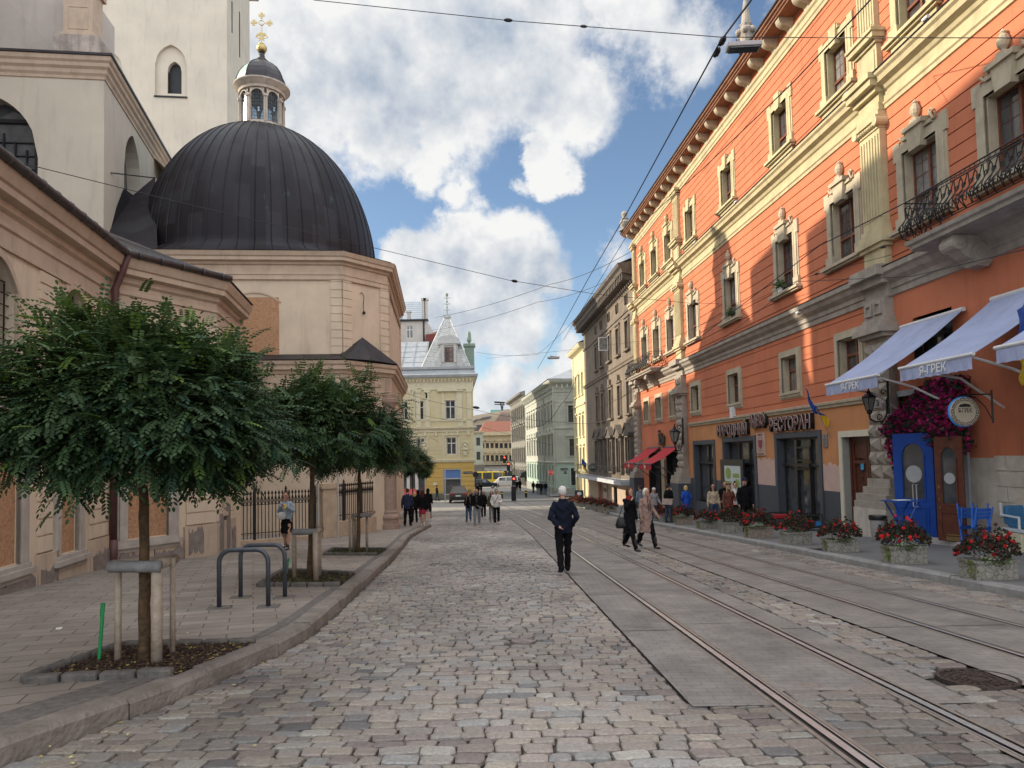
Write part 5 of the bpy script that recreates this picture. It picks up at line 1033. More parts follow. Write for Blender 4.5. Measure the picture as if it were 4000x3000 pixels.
for (a, b, c0, c1) in hl:
    mb = MB(); OW.frame(mb, a-.15, b+.15, c0-.02, c1+.15, .15, -.01, .06, wb=0); OW.box(mb, a-.25, b+.25, c0-.12, c0, -.01, .18)
    if 1 < c1 < 7: OW.box(mb, a-.3, b+.3, c1+.25, c1+.40, -.01, .2)
    so = mb.build('window', m_lyt, yh); sash(OW, so, a, b, c0, c1, -.22, m_white if c0 > 7 else m_brownfr, m_glass, .07, 1, [.6], False, .05, 'frame')
# ================================================================ CENTRE: yellow corner house with spire roof
m_yb = mat('pale_yellow_plaster', (.60, .53, .335), .88, .05, 1, stain=.14); m_ybt = mat('pale_yellow_trim', (.62, .57, .42), .85, .06, 2); m_gold2 = mat('golden_plaster', (.56, .385, .12), .85, .06, 2, stain=.1); m_tin = mat('tin_roof', (.34, .36, .38), .5, .14, 1.2, .1, 8, metal=.2, stain=.25); m_tin2 = mat('tin_shingle', (.50, .51, .50), .5, .22, 3, .3, 5)
m_olive = mat('olive_plinth', (.16, .155, .115), .9, .15, 3); m_blueb = mat('blue_blind', (.10, .19, .42), .6, .05, 3)
yb = thing('corner_house', 'yellow corner house with grey spire roof at the end of the street', 'house', (-8, 84, -3.6))
YW = Wall((0, 84), (-1, 0)); XR = 4.55     # u = -x; right corner at x=-4.55
def yz(x, y): u, z = YW.px(x, y); return u, z
def ywin(xa, xb, ya, yb_): (a, za), (b, zb) = yz(xb, ya), yz(xa, yb_); return (a, b, zb, za)
Wu = [ywin(1740, 1778, 1563, 1638), ywin(1624, 1655, 1566, 1640), ywin(1562, 1593, 1568, 1641), ywin(1502, 1532, 1569, 1642), (17.5, 18.6, 6.0, 8.6), (20, 21.1, 6.0, 8.6)]
Wl_ = [ywin(1744, 1782, 1708, 1776), ywin(1628, 1658, 1712, 1780), (Wu[2][0], Wu[2][1], 1.9, 3.85), (Wu[3][0], Wu[3][1], 1.9, 3.85), (17.5, 18.6, 1.9, 3.85), (20, 21.1, 1.9, 3.85)]
SHP = ywin(1733, 1800, 1833, 1933); DR = ywin(1560, 1662, 1835, 1945)
wl = MB(); YW.wall(wl, XR, 26, 1.0, 12.0, Wu+Wl_, depth=.25, grooves=[1.6+.42*i for i in range(8)], gh=.05, gd=.03); body(wl, [(-26, 84), (-26, 104), (-6.2, 104), (-XR, 84)], -4, 12, False, False); wl.build('wall', m_yb, yb)
wl = MB(); YW.wall(wl, XR, 26, -2.6, 1.0, [SHP, DR], depth=.3, grooves=[-2.3+.52*i for i in range(6)], gh=.07, gd=.05); body(wl, [(-6.2, 104), (-XR-.02, 84)], -4, 1.0, False, False); wl.build('ground_floor_wall', m_gold2, yb)
wl = MB(); YW.wall(wl, XR-.03, 26, -4.2, -2.6, [SHP, DR], o=.05); wl.build('plinth', m_olive, yb)
def ybmould(name, prof, m): mb = MB(); sweep(mb, [(-26, 84), (-XR, 84), (-6.3, 104)], prof, -1); return mb.build(name, m, yb)
ybmould('ground_cornice', [(-.01, .98), (.14, 1.02), (.2, 1.15), (.24, 1.3), (-.01, 1.34)], m_ybt); ybmould('middle_cornice', [(-.01, 4.55), (.06, 4.6), (.08, 4.85), (.22, 4.95), (.30, 5.08), (.30, 5.14), (-.01, 5.2)], m_ybt); ybmould('sill_course', [(-.01, 5.85), (.07, 5.88), (.08, 6.02), (-.01, 6.05)], m_ybt)
ybmould('frieze', [(-.01, 9.55), (.08, 9.6), (.10, 9.72), (.04, 9.76), (.04, 10.6), (.3, 10.85), (.42, 11.0), (-.01, 11.05)], m_ybt); ybmould('roof_edge', [(.3, 11.0), (.55, 11.05), (.62, 11.35), (.45, 11.5), (.3, 11.55), (.1, 12.0), (.25, 12.05), (.25, 12.35), (-.3, 12.5)], m_tin)
mb = MB(); u = XR+.2
while u < 20: YW.box(mb, u, u+.14, 10.55, 10.85, .03, .30); u += .42
u = XR+.5
while u < 20: YW.box(mb, u, u+.22, 4.15, 4.6, .0, .22); u += 1.28
mb.build('dentils', m_ybt, yb)
for u in (XR+.45, XR+1.55, XR+5.4, XR+6.5): mb = MB(); YW.box(mb, u-.26, u+.26, 6.05, 9.3, -.01, .12); YW.box(mb, u-.36, u+.36, 9.3, 9.6, -.01, .2); YW.box(mb, u-.32, u+.32, 5.2, 5.85, -.01, .14); mb.build('pilaster', m_ybt, yb)
for i, (a, b, c0, c1) in enumerate(Wu+Wl_):
    mb = MB(); YW.frame(mb, a-.14, b+.14, c0-.05, c1+.14, .14, -.01, .06, wb=0)
    if i == 0: YW.box(mb, a-.9, b+.9, c1+1.05, c1+1.2, -.01, .3); YW.plate(mb, [(a-.9, c1+1.2), (b+.9, c1+1.2), ((a+b)/2, c1+1.75)], -.01, .2); YW.box(mb, a-.4, a-.14, c0, c1+1.0, -.01, .1); YW.box(mb, b+.14, b+.4, c0, c1+1.0, -.01, .1)
    elif i < 6: arch_band(YW, mb, a-.25, b+.25, c1+.3, c1+.75, c1+1.45, .2, 'round', -.01, .12, 10); YW.box(mb, (a+b)/2-.14, (a+b)/2+.14, c1+1.5, c1+2.0, -.01, .18); YW.box(mb, a-.5, b+.5, c1+.2, c1+.34, -.01, .1)
    else: YW.frame(mb, a-.42, b+.42, c0-.9, c1+.45, .2, -.01, .07)
    so = mb.build('window', m_ybt, yb); sash(YW, so, a, b, c0, c1, -.22, m_white, m_glass, .10, 1, [.66], False, .06, 'frame')
(a, b, c0, c1) = SHP; f = MB(); YW.frame(f, a-.05, b+.05, c0, c1+.05, .1, -.15, .04); YW.box(f, a, b, c1-1.15, c1-1.0, -.14, .08); so = f.build('shop_window', mat('zinc_frame', (.40, .42, .45), .4, .1), yb)
p = MB(); YW.box(p, a, b, c1-1.0, c1, -.12, -.06); p.build('blue_blind', m_blueb, so); p = MB(); YW.box(p, a, b, c0, c1-1.15, -.16, -.10); p.build('pane', m_glass, so)
(a, b, c0, c1) = DR; f = MB(); YW.frame(f, a, b, c0, c1, .12, -.25, -.1)
for q in (.34, .66): YW.box(f, a+(b-a)*q-.18, a+(b-a)*q+.18, c0, c1-.3, -.25, -.05)
so = f.build('entrance', m_white, yb); p = MB(); YW.box(p, a, b, c0, c1, -.29, -.24); p.build('pane', m_glass, so)
for px_, (uu, zz) in ((1655, yz(1657, 1745)), (1817, yz(1817, 1745))):   # roundels with busts
    mb = MB(); c = YW.pt(uu, zz, .05); mb.tube([YW.pt(uu+.48*math.cos(k*math.pi/10), zz+.55*math.sin(k*math.pi/10), .06) for k in range(21)], .07, 6)
    YW.plate(mb, [(uu+.45*math.cos(k*math.pi/8), zz+.52*math.sin(k*math.pi/8)) for k in range(16)], -.01, .02); mb.ball(YW.pt(uu, zz+.18, .18), .17, 10, (1, 1, 1.25)); mb.ball(YW.pt(uu, zz-.28, .14), .32, 10, (1, .5, .7)); YW.plate(mb, [(uu-.3, zz-.55), (uu+.3, zz-.55), (uu+.1, zz-1.0), (uu-.1, zz-1.0)], -.01, .2); mb.build('bust_roundel', m_ybt, yb)
# roofs
mb = MB(); mb.add([(-26, 84.3, 12.3), (-10.2, 84.3, 12.3), (-10.2, 89, 16.2), (-26, 89, 16.2), (-26, 100, 16.4), (-7, 100, 16.4), (-7, 89, 16.2)], [(0, 1, 2, 3), (3, 2, 6, 5, 4)])
for k in range(12): x = -10.4-k*1.35; mb.tube([(x, 84.28, 12.33), (x, 89, 16.24)], .03, 4)
for k in range(1, 5): q = k/5; mb.tube([(-26, 84.3+4.7*q, 12.33+3.9*q), (-10.2, 84.3+4.7*q, 12.33+3.9*q)], .02, 4)
mb.build('roof', m_tin, yb)
sp = MB(); ax = (-7.75, 87.4); zt = yz(1742, 1240)[1]+.6; bs = [(-10.6, 84.2), (-4.85, 84.2), (-4.85, 90.4), (-10.6, 90.4)]; tp = [(ax[0]+dx*.28, ax[1]+dy*.28) for dx, dy in ((-1, -1), (1, -1), (1, 1), (-1, 1))]
for k in range(4):
    a, b, c, d = bs[k], bs[(k+1) % 4], tp[(k+1) % 4], tp[k]; sp.add([(*a, 12.3), (*b, 12.3), (*c, zt), (*d, zt)], [(0, 1, 2, 3)]); sp.tube([(*a, 12.3), (*d, zt)], .10, 6)
    n = 11
    for i in range(1, n*2):      # diamond shingle joints
        q = i/(2*n)
        if k == 0:
            L0 = Vector((*a, 12.3)).lerp(Vector((*d, zt)), q); R0 = Vector((*b, 12.3)).lerp(Vector((*c, zt)), max(0, q-.10)); sp.tube([L0+Vector((0, -.02, 0)), R0+Vector((0, -.02, 0))], .022, 4)
sp.box((ax[0], ax[1], zt+.15), (.9, .9, .35)); sp.build('spire_roof', m_tin2, yb)
fi = MB(); fi.lathe((ax[0], ax[1], zt+.3), [(.14, 0), (.07, .2), (.05, .9), (.13, 1.0), (.05, 1.1), (.04, 1.6), (.14, 1.75), (.05, 1.85), (.04, 2.3), (.16, 2.5), (.18, 2.75), (.05, 2.8)], 8)
for zz in (.6, 1.35, 2.1):
    for s in (-1, 1): fi.tube([(ax[0], ax[1], zt+.3+zz), (ax[0]+s*.25, ax[1], zt+.45+zz), (ax[0]+s*.42, ax[1], zt+.35+zz)], .03, 4)
fi.build('finial', mat('verdigris', (.20, .27, .22), .7, .2), yb)
dmr = MB(); DU = (yz(1762, 1430)[0]-1.0, yz(1735, 1430)[0]+1.0); uc = (yz(1766, 1430)[0]+yz(1742, 1430)[0])/2
YW.box(dmr, uc-1.0, uc+1.0, 12.4, 15.2, -2.6, -.25); YW.frame(dmr, uc-.85, uc+.85, 12.9, 15.2, .28, -.3, -.12, wb=0); YW.box(dmr, uc-1.35, uc+1.35, 15.1, 15.32, -2, -.02)
YW.plate(dmr, [(uc+1.35*math.cos(k*math.pi/12), 15.3+.85*math.sin(k*math.pi/12)) for k in range(13)], -1.6, -.1)
for s in (-1, 1): dmr.tube([YW.pt(uc+s*1.35, 12.75, -.3), YW.pt(uc+s*1.35, 12.75, -.1)], .42, 12); YW.plate(dmr, [(uc+s*1.0, 12.4), (uc+s*1.5, 12.4), (uc+s*1.15, 14), (uc+s*1.0, 14.3)], -.4, -.2)
YW.plate(dmr, [(uc-.15, 16.3), (uc+.15, 16.3), (uc+.12, 17.5), (uc-.12, 17.5)], -1.6, -1.2); do_ = dmr.build('dormer', mat('pale_tin', (.48, .49, .48), .6, .1, 3), yb); sash(YW, do_, uc-.5, uc+.5, 12.95, 14.7, -.22, m_brownfr, m_glass, .09, 1, [.35, .68], False, .07, 'window')
mb = MB(); mb.box((-5.0, 86, 13.7), (1.1, 1.1, 3.2)); mb.box((-5.0, 86, 15.1), (1.4, 1.4, .35)); mb.lathe((-5.0, 86, 15.3), [(.3, 0), (.12, .15), (.28, .4), (.2, 1.4), (0, 1.7)], 6); mb.build('chimney', MATS['verdigris'], yb)
# street sign plates on the corner houses
def plate_sign(w, u, z, wd, ht, txt, name, label, cat, m, mt_, par=None, o=.03, hs=.5, txt2=None):
    t = thing(name, label, cat, tuple(w.pt(u, z, o))) if par is None else par
    mb = MB(); w.box(mb, u-wd/2, u+wd/2, z-ht/2, z+ht/2, .0, o); mb.build('plate', m, t, bevel=.004)
    if txt: add_text(txt, w, u, z+(ht*.12 if txt2 else 0), ht*hs, o+.004, mt_, t, 'lettering', .003, flip=True)
    if txt2: add_text(txt2, w, u, z-ht*.28, ht*.16, o+.004, mt_, t, 'lettering', .003, flip=True)
    return t
m_plate = mat('dark_enamel', (.025, .028, .035), .35, .1, 5); m_wtxt = mat('white_lettering', (.75, .75, .73), .5, .03, 5)
q = yz(1828, 1846); plate_sign(YW, q[0], q[1], 1.15, .26, 'вул. Галицька  5', 'street_sign', 'dark street name plate on the yellow corner house', 'sign', m_plate, m_wtxt, hs=.42)
q = yz(1699, 1890); plate_sign(YW, q[0], q[1], .45, .38, '', 'wall_plaque', 'small pale plaque on the golden ground floor of the yellow corner house', 'plaque', m_ybt, None)

# white flats behind the chapel
wf = thing('white_flats', 'off-white flat-roofed building with roof fence standing behind the yellow corner house', 'building', (-15, 100, -3)); FLW = Wall((0, 100), (-1, 0)); fz = lambda x, y: FLW.px(x, y)
m_off = mat('off_white_render', (.54, .50, .455), .9, .06, 1, stain=.25); m_redm = mat('red_cladding', (.16, .035, .030), .7, .25, 4)
a, b = fz(1668, 1300)[0], fz(1500, 1300)[0]; zt = fz(1600, 1255)[1]; w1 = (*sorted((fz(1614, 1300)[0], fz(1587, 1300)[0])), fz(1600, 1322)[1], fz(1600, 1272)[1])
wl = MB(); FLW.wall(wl, a, b+6, 0, zt, [w1], depth=.2); body(wl, [(-b-6, 100), (-b-6, 110), (-a, 110), (-a, 100)], 0, zt, True, False); wl.build('wall', m_off, wf)
wl = MB(); FLW.box(wl, fz(1548, 1300)[0], b+6, zt-.5, zt+1.9, -6, .3); FLW.box(wl, fz(1548, 1300)[0]-.1, b+6, zt+1.9, zt+2.1, -6, .5); wl.build('upper_block', m_off, wf)
sash(FLW, wf, *w1, -.18, m_white, m_glass, .12, 1, [.68], False, .06, 'window')
mb = MB(); FLW.box(mb, a-.2, b, zt, zt+.22, -.5, .35); mb.build('coping', m_black, wf)
mb = MB(); c0, c1 = fz(1652, 1240)[0], fz(1545, 1240)[0]; z0 = zt+.2
for i in range(25): u = c0+(c1-c0)*i/24; mb.tube([FLW.pt(u, z0, -.3), FLW.pt(u, z0+2.6, -.3)], .022, 4)
for i in range(9): mb.tube([FLW.pt(c0, z0+.2+i*.3, -.3), FLW.pt(c1, z0+.2+i*.3, -.3)], .022, 4)
mb.build('roof_fence', mat('blue_mesh', (.22, .36, .50), .6, .1), wf)
for x in (1596, 1655, 1664, 1536): u, z = fz(x, 1250); mb = MB(); FLW.box(mb, u-.22, u+.22, zt, zt+(3.0 if x > 1640 else 1.4), -.6, -.2); FLW.box(mb, u-.35, u+.35, zt+(3.0 if x > 1640 else 1.3), zt+(3.3 if x > 1640 else 1.5), -.75, -.05); mb.build('chimney', m_off, wf)
mb = MB(); mb.tube([FLW.pt(fz(1656, 1300)[0], zt, .1), FLW.pt(fz(1656, 1300)[0], zt-11, .1)], .12, 6); mb.tube([FLW.pt(fz(1546, 1300)[0], zt+2, .4), FLW.pt(fz(1546, 1300)[0], zt-11, .4)], .12, 6); mb.build('drainpipe', m_black, wf)
mb = MB(); FLW.box(mb, fz(1718, 1350)[0], fz(1666, 1350)[0], fz(1700, 1361)[1], fz(1700, 1310)[1], -3, 1); mb.build('red_block', m_redm, wf); mb = MB(); FLW.box(mb, fz(1554, 1350)[0], fz(1526, 1350)[0], fz(1540, 1365)[1]-1, fz(1540, 1309)[1], -1, 1.6); mb.build('red_block', m_redm, wf)
mb = MB(); q = fz(1708, 1306); mb.add([FLW.pt(q[0]-2.2, q[1], 0), FLW.pt(q[0]+1.2, q[1], 0), FLW.pt(q[0]-.3, q[1]+1, -2), FLW.pt(q[0]-2.2, q[1], -8)], [(0, 1, 2), (0, 2, 3)]); q = fz(1526, 1218); FLW.plate(mb, [(q[0]-.6, q[1]-2), (q[0]+4, q[1]-2), (q[0]+4, q[1]+1.5), (q[0]+.1, q[1]+1.5)], -2, .4); mb.build('tiled_roof', mat('red_tiles', (.22, .085, .055), .85, .3, 5, .5, 9), wf)

# ================================================================ CENTRE-RIGHT: pale green palace, dark house, distant row
m_gr = mat('grey_green_plaster', (.41, .415, .36), .9, .12, .9, stain=.25); m_mint = mat('mint_plaster', (.37, .46, .39), .88, .07, 1, stain=.15); m_drk = mat('soot_plaster', (.19, .18, .155), .92, .2, .8, stain=.4)
gn = thing('green_palace', 'pale green corner palace with mint ground floor behind the stop sign', 'house', (5.4, 92, -3.6)); GC = (5.45, 92.)
GF = Wall(GC, (1, .03), False); GS = Wall(GC, (-.10, 1)); GL = 31.
fw = [(GF.px(x0, y0)[0], GF.px(x1, y1)[0], GF.px(x0, y1)[1], GF.px(x0, y0)[1]) for x0, y0, x1, y1 in ((2219, 1584, 2257, 1649), (2224, 1715, 2263, 1780), (2230, 1829, 2268, 1895))]
su = [1.6+3.0*i for i in range(10)]; swn = [(u-.55, u+.55, a, b) for u in su for a, b in ((6.0, 8.2), (1.6, 4.0), (-2.0, .2))]
def two(z0, z1, m, nm, hf, hs_, gro=None): mb = MB(); GF.wall(mb, 0, 12, z0, z1, hf, depth=.25, grooves=gro, gh=.06); GS.wall(mb, 0, GL, z0, z1, hs_, depth=.25, grooves=gro, gh=.06); mb.build(nm, m, gn)
gg = [-2.2+.48*i for i in range(28)]
two(.55, 11.2, m_gr, 'wall', fw, swn, gg); two(-2.7, .55, m_mint, 'ground_floor_wall', fw, swn, gg); two(-4.2, -2.7, mat('grey_plinth', (.26, .275, .24), .9, .15, 2), 'plinth', fw, swn)
def gm(name, prof, m): mb = MB(); sweep(mb, [(17.4, 92.36), GC, tuple(GS.pt(GL, 0).xy)], prof, 1 if False else -1); return mb
for nm, prof in (('cornice', [(-.01, 9.7), (.1, 9.75), (.12, 10.6), (.35, 10.8), (.6, 11.0), (.7, 11.25), (.7, 11.35), (0, 11.5)]), ('middle_band', [(-.01, 4.9), (.1, 4.95), (.14, 5.15), (-.01, 5.2)]), ('ground_band', [(-.01, .45), (.12, .5), (.16, .68), (-.01, .75)])):
    mb = MB(); sweep(mb, [tuple(GS.pt(GL, 0).xy), GC, (17.4, 92.36)], prof, -1); mb.build(nm, m_gr, gn)
mb = MB()
for k in range(45): GS.box(mb, .3+k*.68, .5+k*.68, 10.2, 10.75, 0, .4)
for k in range(10): GF.box(mb, .3+k*.68, .5+k*.68, 10.2, 10.75, 0, .4)
mb.build('brackets', m_gr, gn)
mb = MB(); e = GS.pt(GL, 0); mb.add([(GC[0]-.7, GC[1]-.7, 11.45), (17, 91.7, 11.45), (17, 100, 14.2), (10, 100, 14.2), (e.x-.7, e.y, 11.45), (e.x+5, e.y, 14)], [(0, 1, 2, 3), (0, 3, 5, 4)]); mb.build('roof', m_tin, gn)
mb = MB(); q = GF.px(2200, 1460); mb.box((9.6, 96, 13.6), (2.4, 1.8, 4.4)); mb.box((9.6, 96, 15.7), (2.7, 2.0, .3)); mb.build('chimney', m_greyst, gn)
for (a, b, c0, c1) in fw+swn:
    w = GF if (a, b, c0, c1) in fw else GS; mb = MB(); w.frame(mb, a-.2, b+.2, c0-.1, c1+.2, .2, -.01, .08, wb=.08)
    if 1 < c0 < 5: w.plate(mb, [(a-.5, c1+.5), (b+.5, c1+.5), ((a+b)/2, c1+1.1)], -.01, .25); w.box(mb, a-.5, b+.5, c1+.35, c1+.5, -.01, .3)
    elif c0 > 5: w.box(mb, a-.4, b+.4, c1+.5, c1+.65, -.01, .2)
    so = mb.build('window', m_gr if c0 > .4 else m_mint, gn); sash(w, so, a, b, c0, c1, -.2, m_blk if w is GF else m_brownfr, m_glass, .09, 1, [.66], False, .06, 'frame')
(a, b, c0, c1) = fw[2]; mb = MB()
for i in range(9): u = a+(b-a)*(i+.5)/9; mb.tube([GF.pt(u, c0, .02), GF.pt(u, c1, .02)], .02, 4)
for s in (-1, 1): mb.tube([GF.pt((a+b)/2+s*(.1+.3*math.sin(k*.5)), c0+.3+k*.15, .03) for k in range(11)], .025, 4)
mb.build('window_grille', m_black, gn)
mb = MB(); mb.tube([GF.pt(-.12, 11, .1), GF.pt(-.12, -3, .1)], .09, 6); mb.tube([GS.pt(9.2, 11, .1), GS.pt(9.2, -3, .1)], .09, 6); mb.build('downpipe', m_gr, gn)
q = GF.px(2203, 1833); plate_sign(GF, q[0], q[1], .9, .26, 'вул. Театральна  15', 'street_sign', 'dark street name plate on the green palace', 'sign', m_plate, m_wtxt, hs=.35) if False else None
def flip_sign(w, u, z, wd, ht, txt, label, hs):
    t = thing('street_sign', label, 'sign', tuple(w.pt(u, z, .03))); mb = MB(); w.box(mb, u-wd/2, u+wd/2, z-ht/2, z+ht/2, 0, .04); mb.build('plate', m_plate, t); add_text(txt, w, u, z, ht*hs, .045, m_wtxt, t, 'lettering', .003); return t
flip_sign(GF, q[0], q[1], .95, .27, 'вул. Театральна', 'dark street name plate on the green palace', .36); q = GF.px(2208, 1846); flip_sign(GF, q[0], q[1], .34, .34, '15', 'small square house number plate under the street name on the green palace', .5)
dk = thing('sooty_house', 'dark sooty house front continuing past the green palace', 'house', (2.2, 123, -4)); DW = Wall(tuple(GS.pt(GL+.05, 0).xy), (-.115, 1)); dws = [(u-.6, u+.6, a, b) for u in (2, 5, 8, 11, 14, 17, 20) for a, b in ((8.2, 10.6), (4.4, 6.9), (.4, 3.0), (-3.6, -1))]
mb = MB(); DW.wall(mb, 0, 23, -4.6, 12.6, dws, depth=.3, grooves=[-4+.6*i for i in range(8)], gh=.08); mb.build('wall', m_drk, dk); mb = MB(); sweep(mb, [tuple(DW.pt(0, 0).xy), tuple(DW.pt(23, 0).xy), tuple((DW.pt(23, 0)+Vector((9, 1, 0))).xy)], [(0, 11.6), (.3, 12), (.9, 12.3), (1.0, 12.6), (0, 12.9)], 1); sweep(mb, [tuple(DW.pt(0, 0).xy), tuple(DW.pt(23, 0).xy)], [(0, -.6), (.2, -.5), (.25, -.3), (0, -.2)], 1); mb.build('cornice', m_drk, dk)
mb = MB(); a, b = DW.pt(23, 0), DW.pt(23, 0)+Vector((9, 1, 0)); w9 = Wall((b.x, b.y), (a.x-b.x, a.y-b.y), True); mb.quad(DW.pt(23, -4.6), Vector((b.x, b.y, -4.6)), Vector((b.x, b.y, 12.6)), DW.pt(23, 12.6)); a = DW.pt(0, 0); mb.quad(DW.pt(0, 11, 0), Vector((a.x+9, a.y, 11)), Vector((a.x+9, a.y, 14)), DW.pt(0, 14, -3)); mb.build('side_wall', m_drk, dk)
for (a, b, c0, c1) in dws:
    mb = MB(); DW.frame(mb, a-.25, b+.25, c0-.1, c1+.25, .25, -.01, .12, wb=.1)
    if 3 < c0 < 5: DW.plate(mb, [(a-.5, c1+.4), (b+.5, c1+.4), ((a+b)/2, c1+1.1)], -.01, .3)
    mb.build('window', m_drk, dk); 
mb = MB(); DW.box(mb, 0, 23, -4.5, 11.5, -.32, -.28); mb.build('pane', m_glass, dk)
aw = MB(); q = DW.pt(1.2, -1.6, 0); aw.add([DW.pt(.2, -1.0, 0), DW.pt(2.6, -1.0, 0), DW.pt(2.6, -1.4, .9), DW.pt(.2, -1.4, .9), DW.pt(2.6, -2.2, 1.2), DW.pt(.2, -2.2, 1.2), DW.pt(.2, -2.2, 0), DW.pt(2.6, -2.2, 0)], [(0, 1, 2, 3), (3, 2, 4, 5), (0, 3, 5, 6), (1, 7, 4, 2)]); tag(aw.build('shop_awning', m_black), 'small black rounded awning on the sooty house', 'awning')
# distant row: modern block, red-roofed classical house
mo = thing('modern_block', 'modern beige block with slanted roof windows beyond the red roofed house', 'building', (-9, 235, -5)); MW = Wall((0, 235), (-1, 0)); mz = lambda x, y: MW.px(x, y)
def mp(x, y): return mz(x, y)
mb = MB(); P_ = [mp(1838, 1700), mp(2010, 1720), mp(2040, 1608), mp(1985, 1598), mp(1958, 1604), mp(1838, 1626)]; MW.plate(mb, [(u, z) for u, z in P_], -20, 0); MW.plate(mb, [mp(1845, 1800), mp(1850, 1685), mp(1912, 1668), mp(1912, 1800)], -12, .4); mb.build('wall', mat('beige_cladding', (.42, .34, .25), .8, .1, .3), mo)
mb = MB(); MW.plate(mb, [mp(1914, 1720), mp(1925, 1660), mp(1958, 1612), mp(2030, 1612), mp(2030, 1760), mp(1914, 1760)], .0, 1.2)
for i in range(22): x = 1920+i*5; a, b = mp(x, 1620+max(0, 1955-x)*1.2), mp(x, 1730); MW.box(mb, a[0]-.12, a[0]+.12, b[1], a[1], 1.2, 1.35)
mb.build('ribbed_cladding', mat('brown_cladding', (.27, .20, .165), .8, .15, .4), mo)
mb = MB()
for x0, x1, y0, y1 in ((1849, 1860, 1668, 1690), (1864, 1888, 1660, 1686), (1894, 1912, 1655, 1682)): MW.plate(mb, [mp(x0, y1), mp(x0, y0), mp(x1, y0), mp(x1, y1)], .4, .9)
MW.plate(mb, [mp(1867, 1641), mp(1885, 1632), mp(1920, 1625), mp(1912, 1634)], 0, .6); MW.plate(mb, [mp(1840, 1648), mp(1868, 1636), mp(1862, 1645), mp(1840, 1655)], 0, .6); mb.build('window', m_glass, mo)
mb = MB(); MW.box(mb, mp(1990, 1600)[0], mp(1915, 1600)[0], mp(1950, 1610)[1], mp(1950, 1598)[1], -6, -3); mb.build('glass_roof_box', mat('teal_glass', (.12, .34, .32), .3, .1), mo)
cr_ = thing('crane', 'small antenna mast with crossbar above the modern block', 'mast', (-6, 240, 12)); KW = Wall((0, 238), (-1, 0)); mb = MB(); a, b = KW.px(1962, 1605), KW.px(1955, 1572); c, d = KW.px(1931, 1571), KW.px(1972, 1573)
mb.tube([KW.pt(*a, 0), KW.pt(*b, 0)], .25, 5); mb.tube([KW.pt(a[0], a[1], 0), KW.pt(KW.px(1966, 1572)[0], b[1], 0)], .2, 5); mb.tube([KW.pt(*c, 0), KW.pt(*d, 0)], .3, 5); mb.build('mast', m_black, cr_); mb = MB(); mb.tube([KW.pt(c[0], c[1]-.7, 0), KW.pt(d[0], d[1]-.7, 0)], .15, 4); mb.build('crossbar', m_black, cr_)
rh = thing('classical_house', 'ornate cream house with red roof and long balcony at the very end of the street', 'house', (-4, 165, -4.6)); RW = Wall((0, 165), (-1, -.12)); rz = lambda x, y: RW.px(x, y); m_cr2 = mat('cream_stucco', (.50, .41, .26), .88, .1, .8); m_wh2 = mat('white_render', (.50, .49, .46), .85, .08, 1)
x0, x1 = rz(1880, 1800)[0], rz(2010, 1800)[0]; zb, zc, ze_ = -4.8, rz(1950, 1818)[1], rz(1950, 1692)[1]; hw_ = []
for i in range(7):
    x = 1886+i*18; u = rz(x, 1740)[0]; hw_ += [(u-.5, u+.5, rz(x, 1752)[1], rz(x, 1730)[1]), (u-.5, u+.5, rz(x, 1802)[1], rz(x, 1777)[1])]
mb = MB(); RW.wall(mb, min(x0, x1), max(x0, x1), zc, ze_, hw_, depth=.3); mb.build('wall', m_cr2, rh)
hb = [(rz(x, 1850)[0]-.55, rz(x, 1850)[0]+.55, zb+.5, rz(x, 1838)[1]) for x in (1898, 1917, 1956, 1974, 1992)]
mb = MB(); RW.wall(mb, min(x0, x1), max(x0, x1), zb-1, zc, hb, depth=.4)
for h in hb: spandrel(RW, mb, h[0], h[1], h[3]-.6, h[3], 'round', depth=.4, n=8)
mb.build('ground_floor_wall', m_wh2, rh); mb = MB(); RW.box(mb, min(x0, x1), max(x0, x1), zb, ze_, -.5, -.42); mb.build('pane', m_glass, rh)
for h in hw_: mb = MB(); RW.frame(mb, h[0]-.2, h[1]+.2, h[2], h[3]+.2, .2, -.01, .12, wb=0); (RW.box(mb, h[0]-.4, h[1]+.4, h[3]+.35, h[3]+.5, -.01, .25), RW.plate(mb, [(h[0]-.3, h[3]+.5), (h[1]+.3, h[3]+.5), ((h[0]+h[1])/2, h[3]+1.0)], -.01, .2)); RW.frame(mb, h[0], h[1], h[2], h[3], .1, -.3, -.2); mb.build('window', m_cr2, rh)
mb = MB(); RW.box(mb, min(x0, x1)-.3, max(x0, x1)+.3, ze_-.5, ze_+.3, -.1, .8); RW.box(mb, min(x0, x1), max(x0, x1), ze_-1.9, ze_-1.7, 0, .2); RW.box(mb, min(x0, x1), max(x0, x1), rz(1950, 1763)[1], rz(1950, 1763)[1]+.2, 0, .25); mb.build('cornice', m_cr2, rh)
mb = MB(); P_ = [rz(1876, 1692), rz(2014, 1684), rz(2014, 1662), rz(1990, 1655), rz(1912, 1672)]; mb.add([RW.pt(P_[0][0], ze_+.3, .8), RW.pt(P_[1][0], ze_+.3, .8), RW.pt(P_[1][0], ze_+3.0, -5), RW.pt(P_[0][0]-1.5, ze_+3.0, -5), RW.pt(P_[0][0], ze_+.3, -12)], [(0, 1, 2, 3), (0, 3, 4)]); mb.build('roof', MATS['red_tiles'], rh)
mb = MB(); RW.box(mb, min(x0, x1), max(x0, x1), zc-.1, zc+.1, 0, 1.0); u = min(x0, x1)
while u < max(x0, x1): mb.tube([RW.pt(u, zc, 1), RW.pt(u, zc+1, 1)], .03, 4); u += .35
mb.tube([RW.pt(min(x0, x1), zc+1, 1), RW.pt(max(x0, x1), zc+1, 1)], .04, 4); mb.build('balcony', m_black, rh)
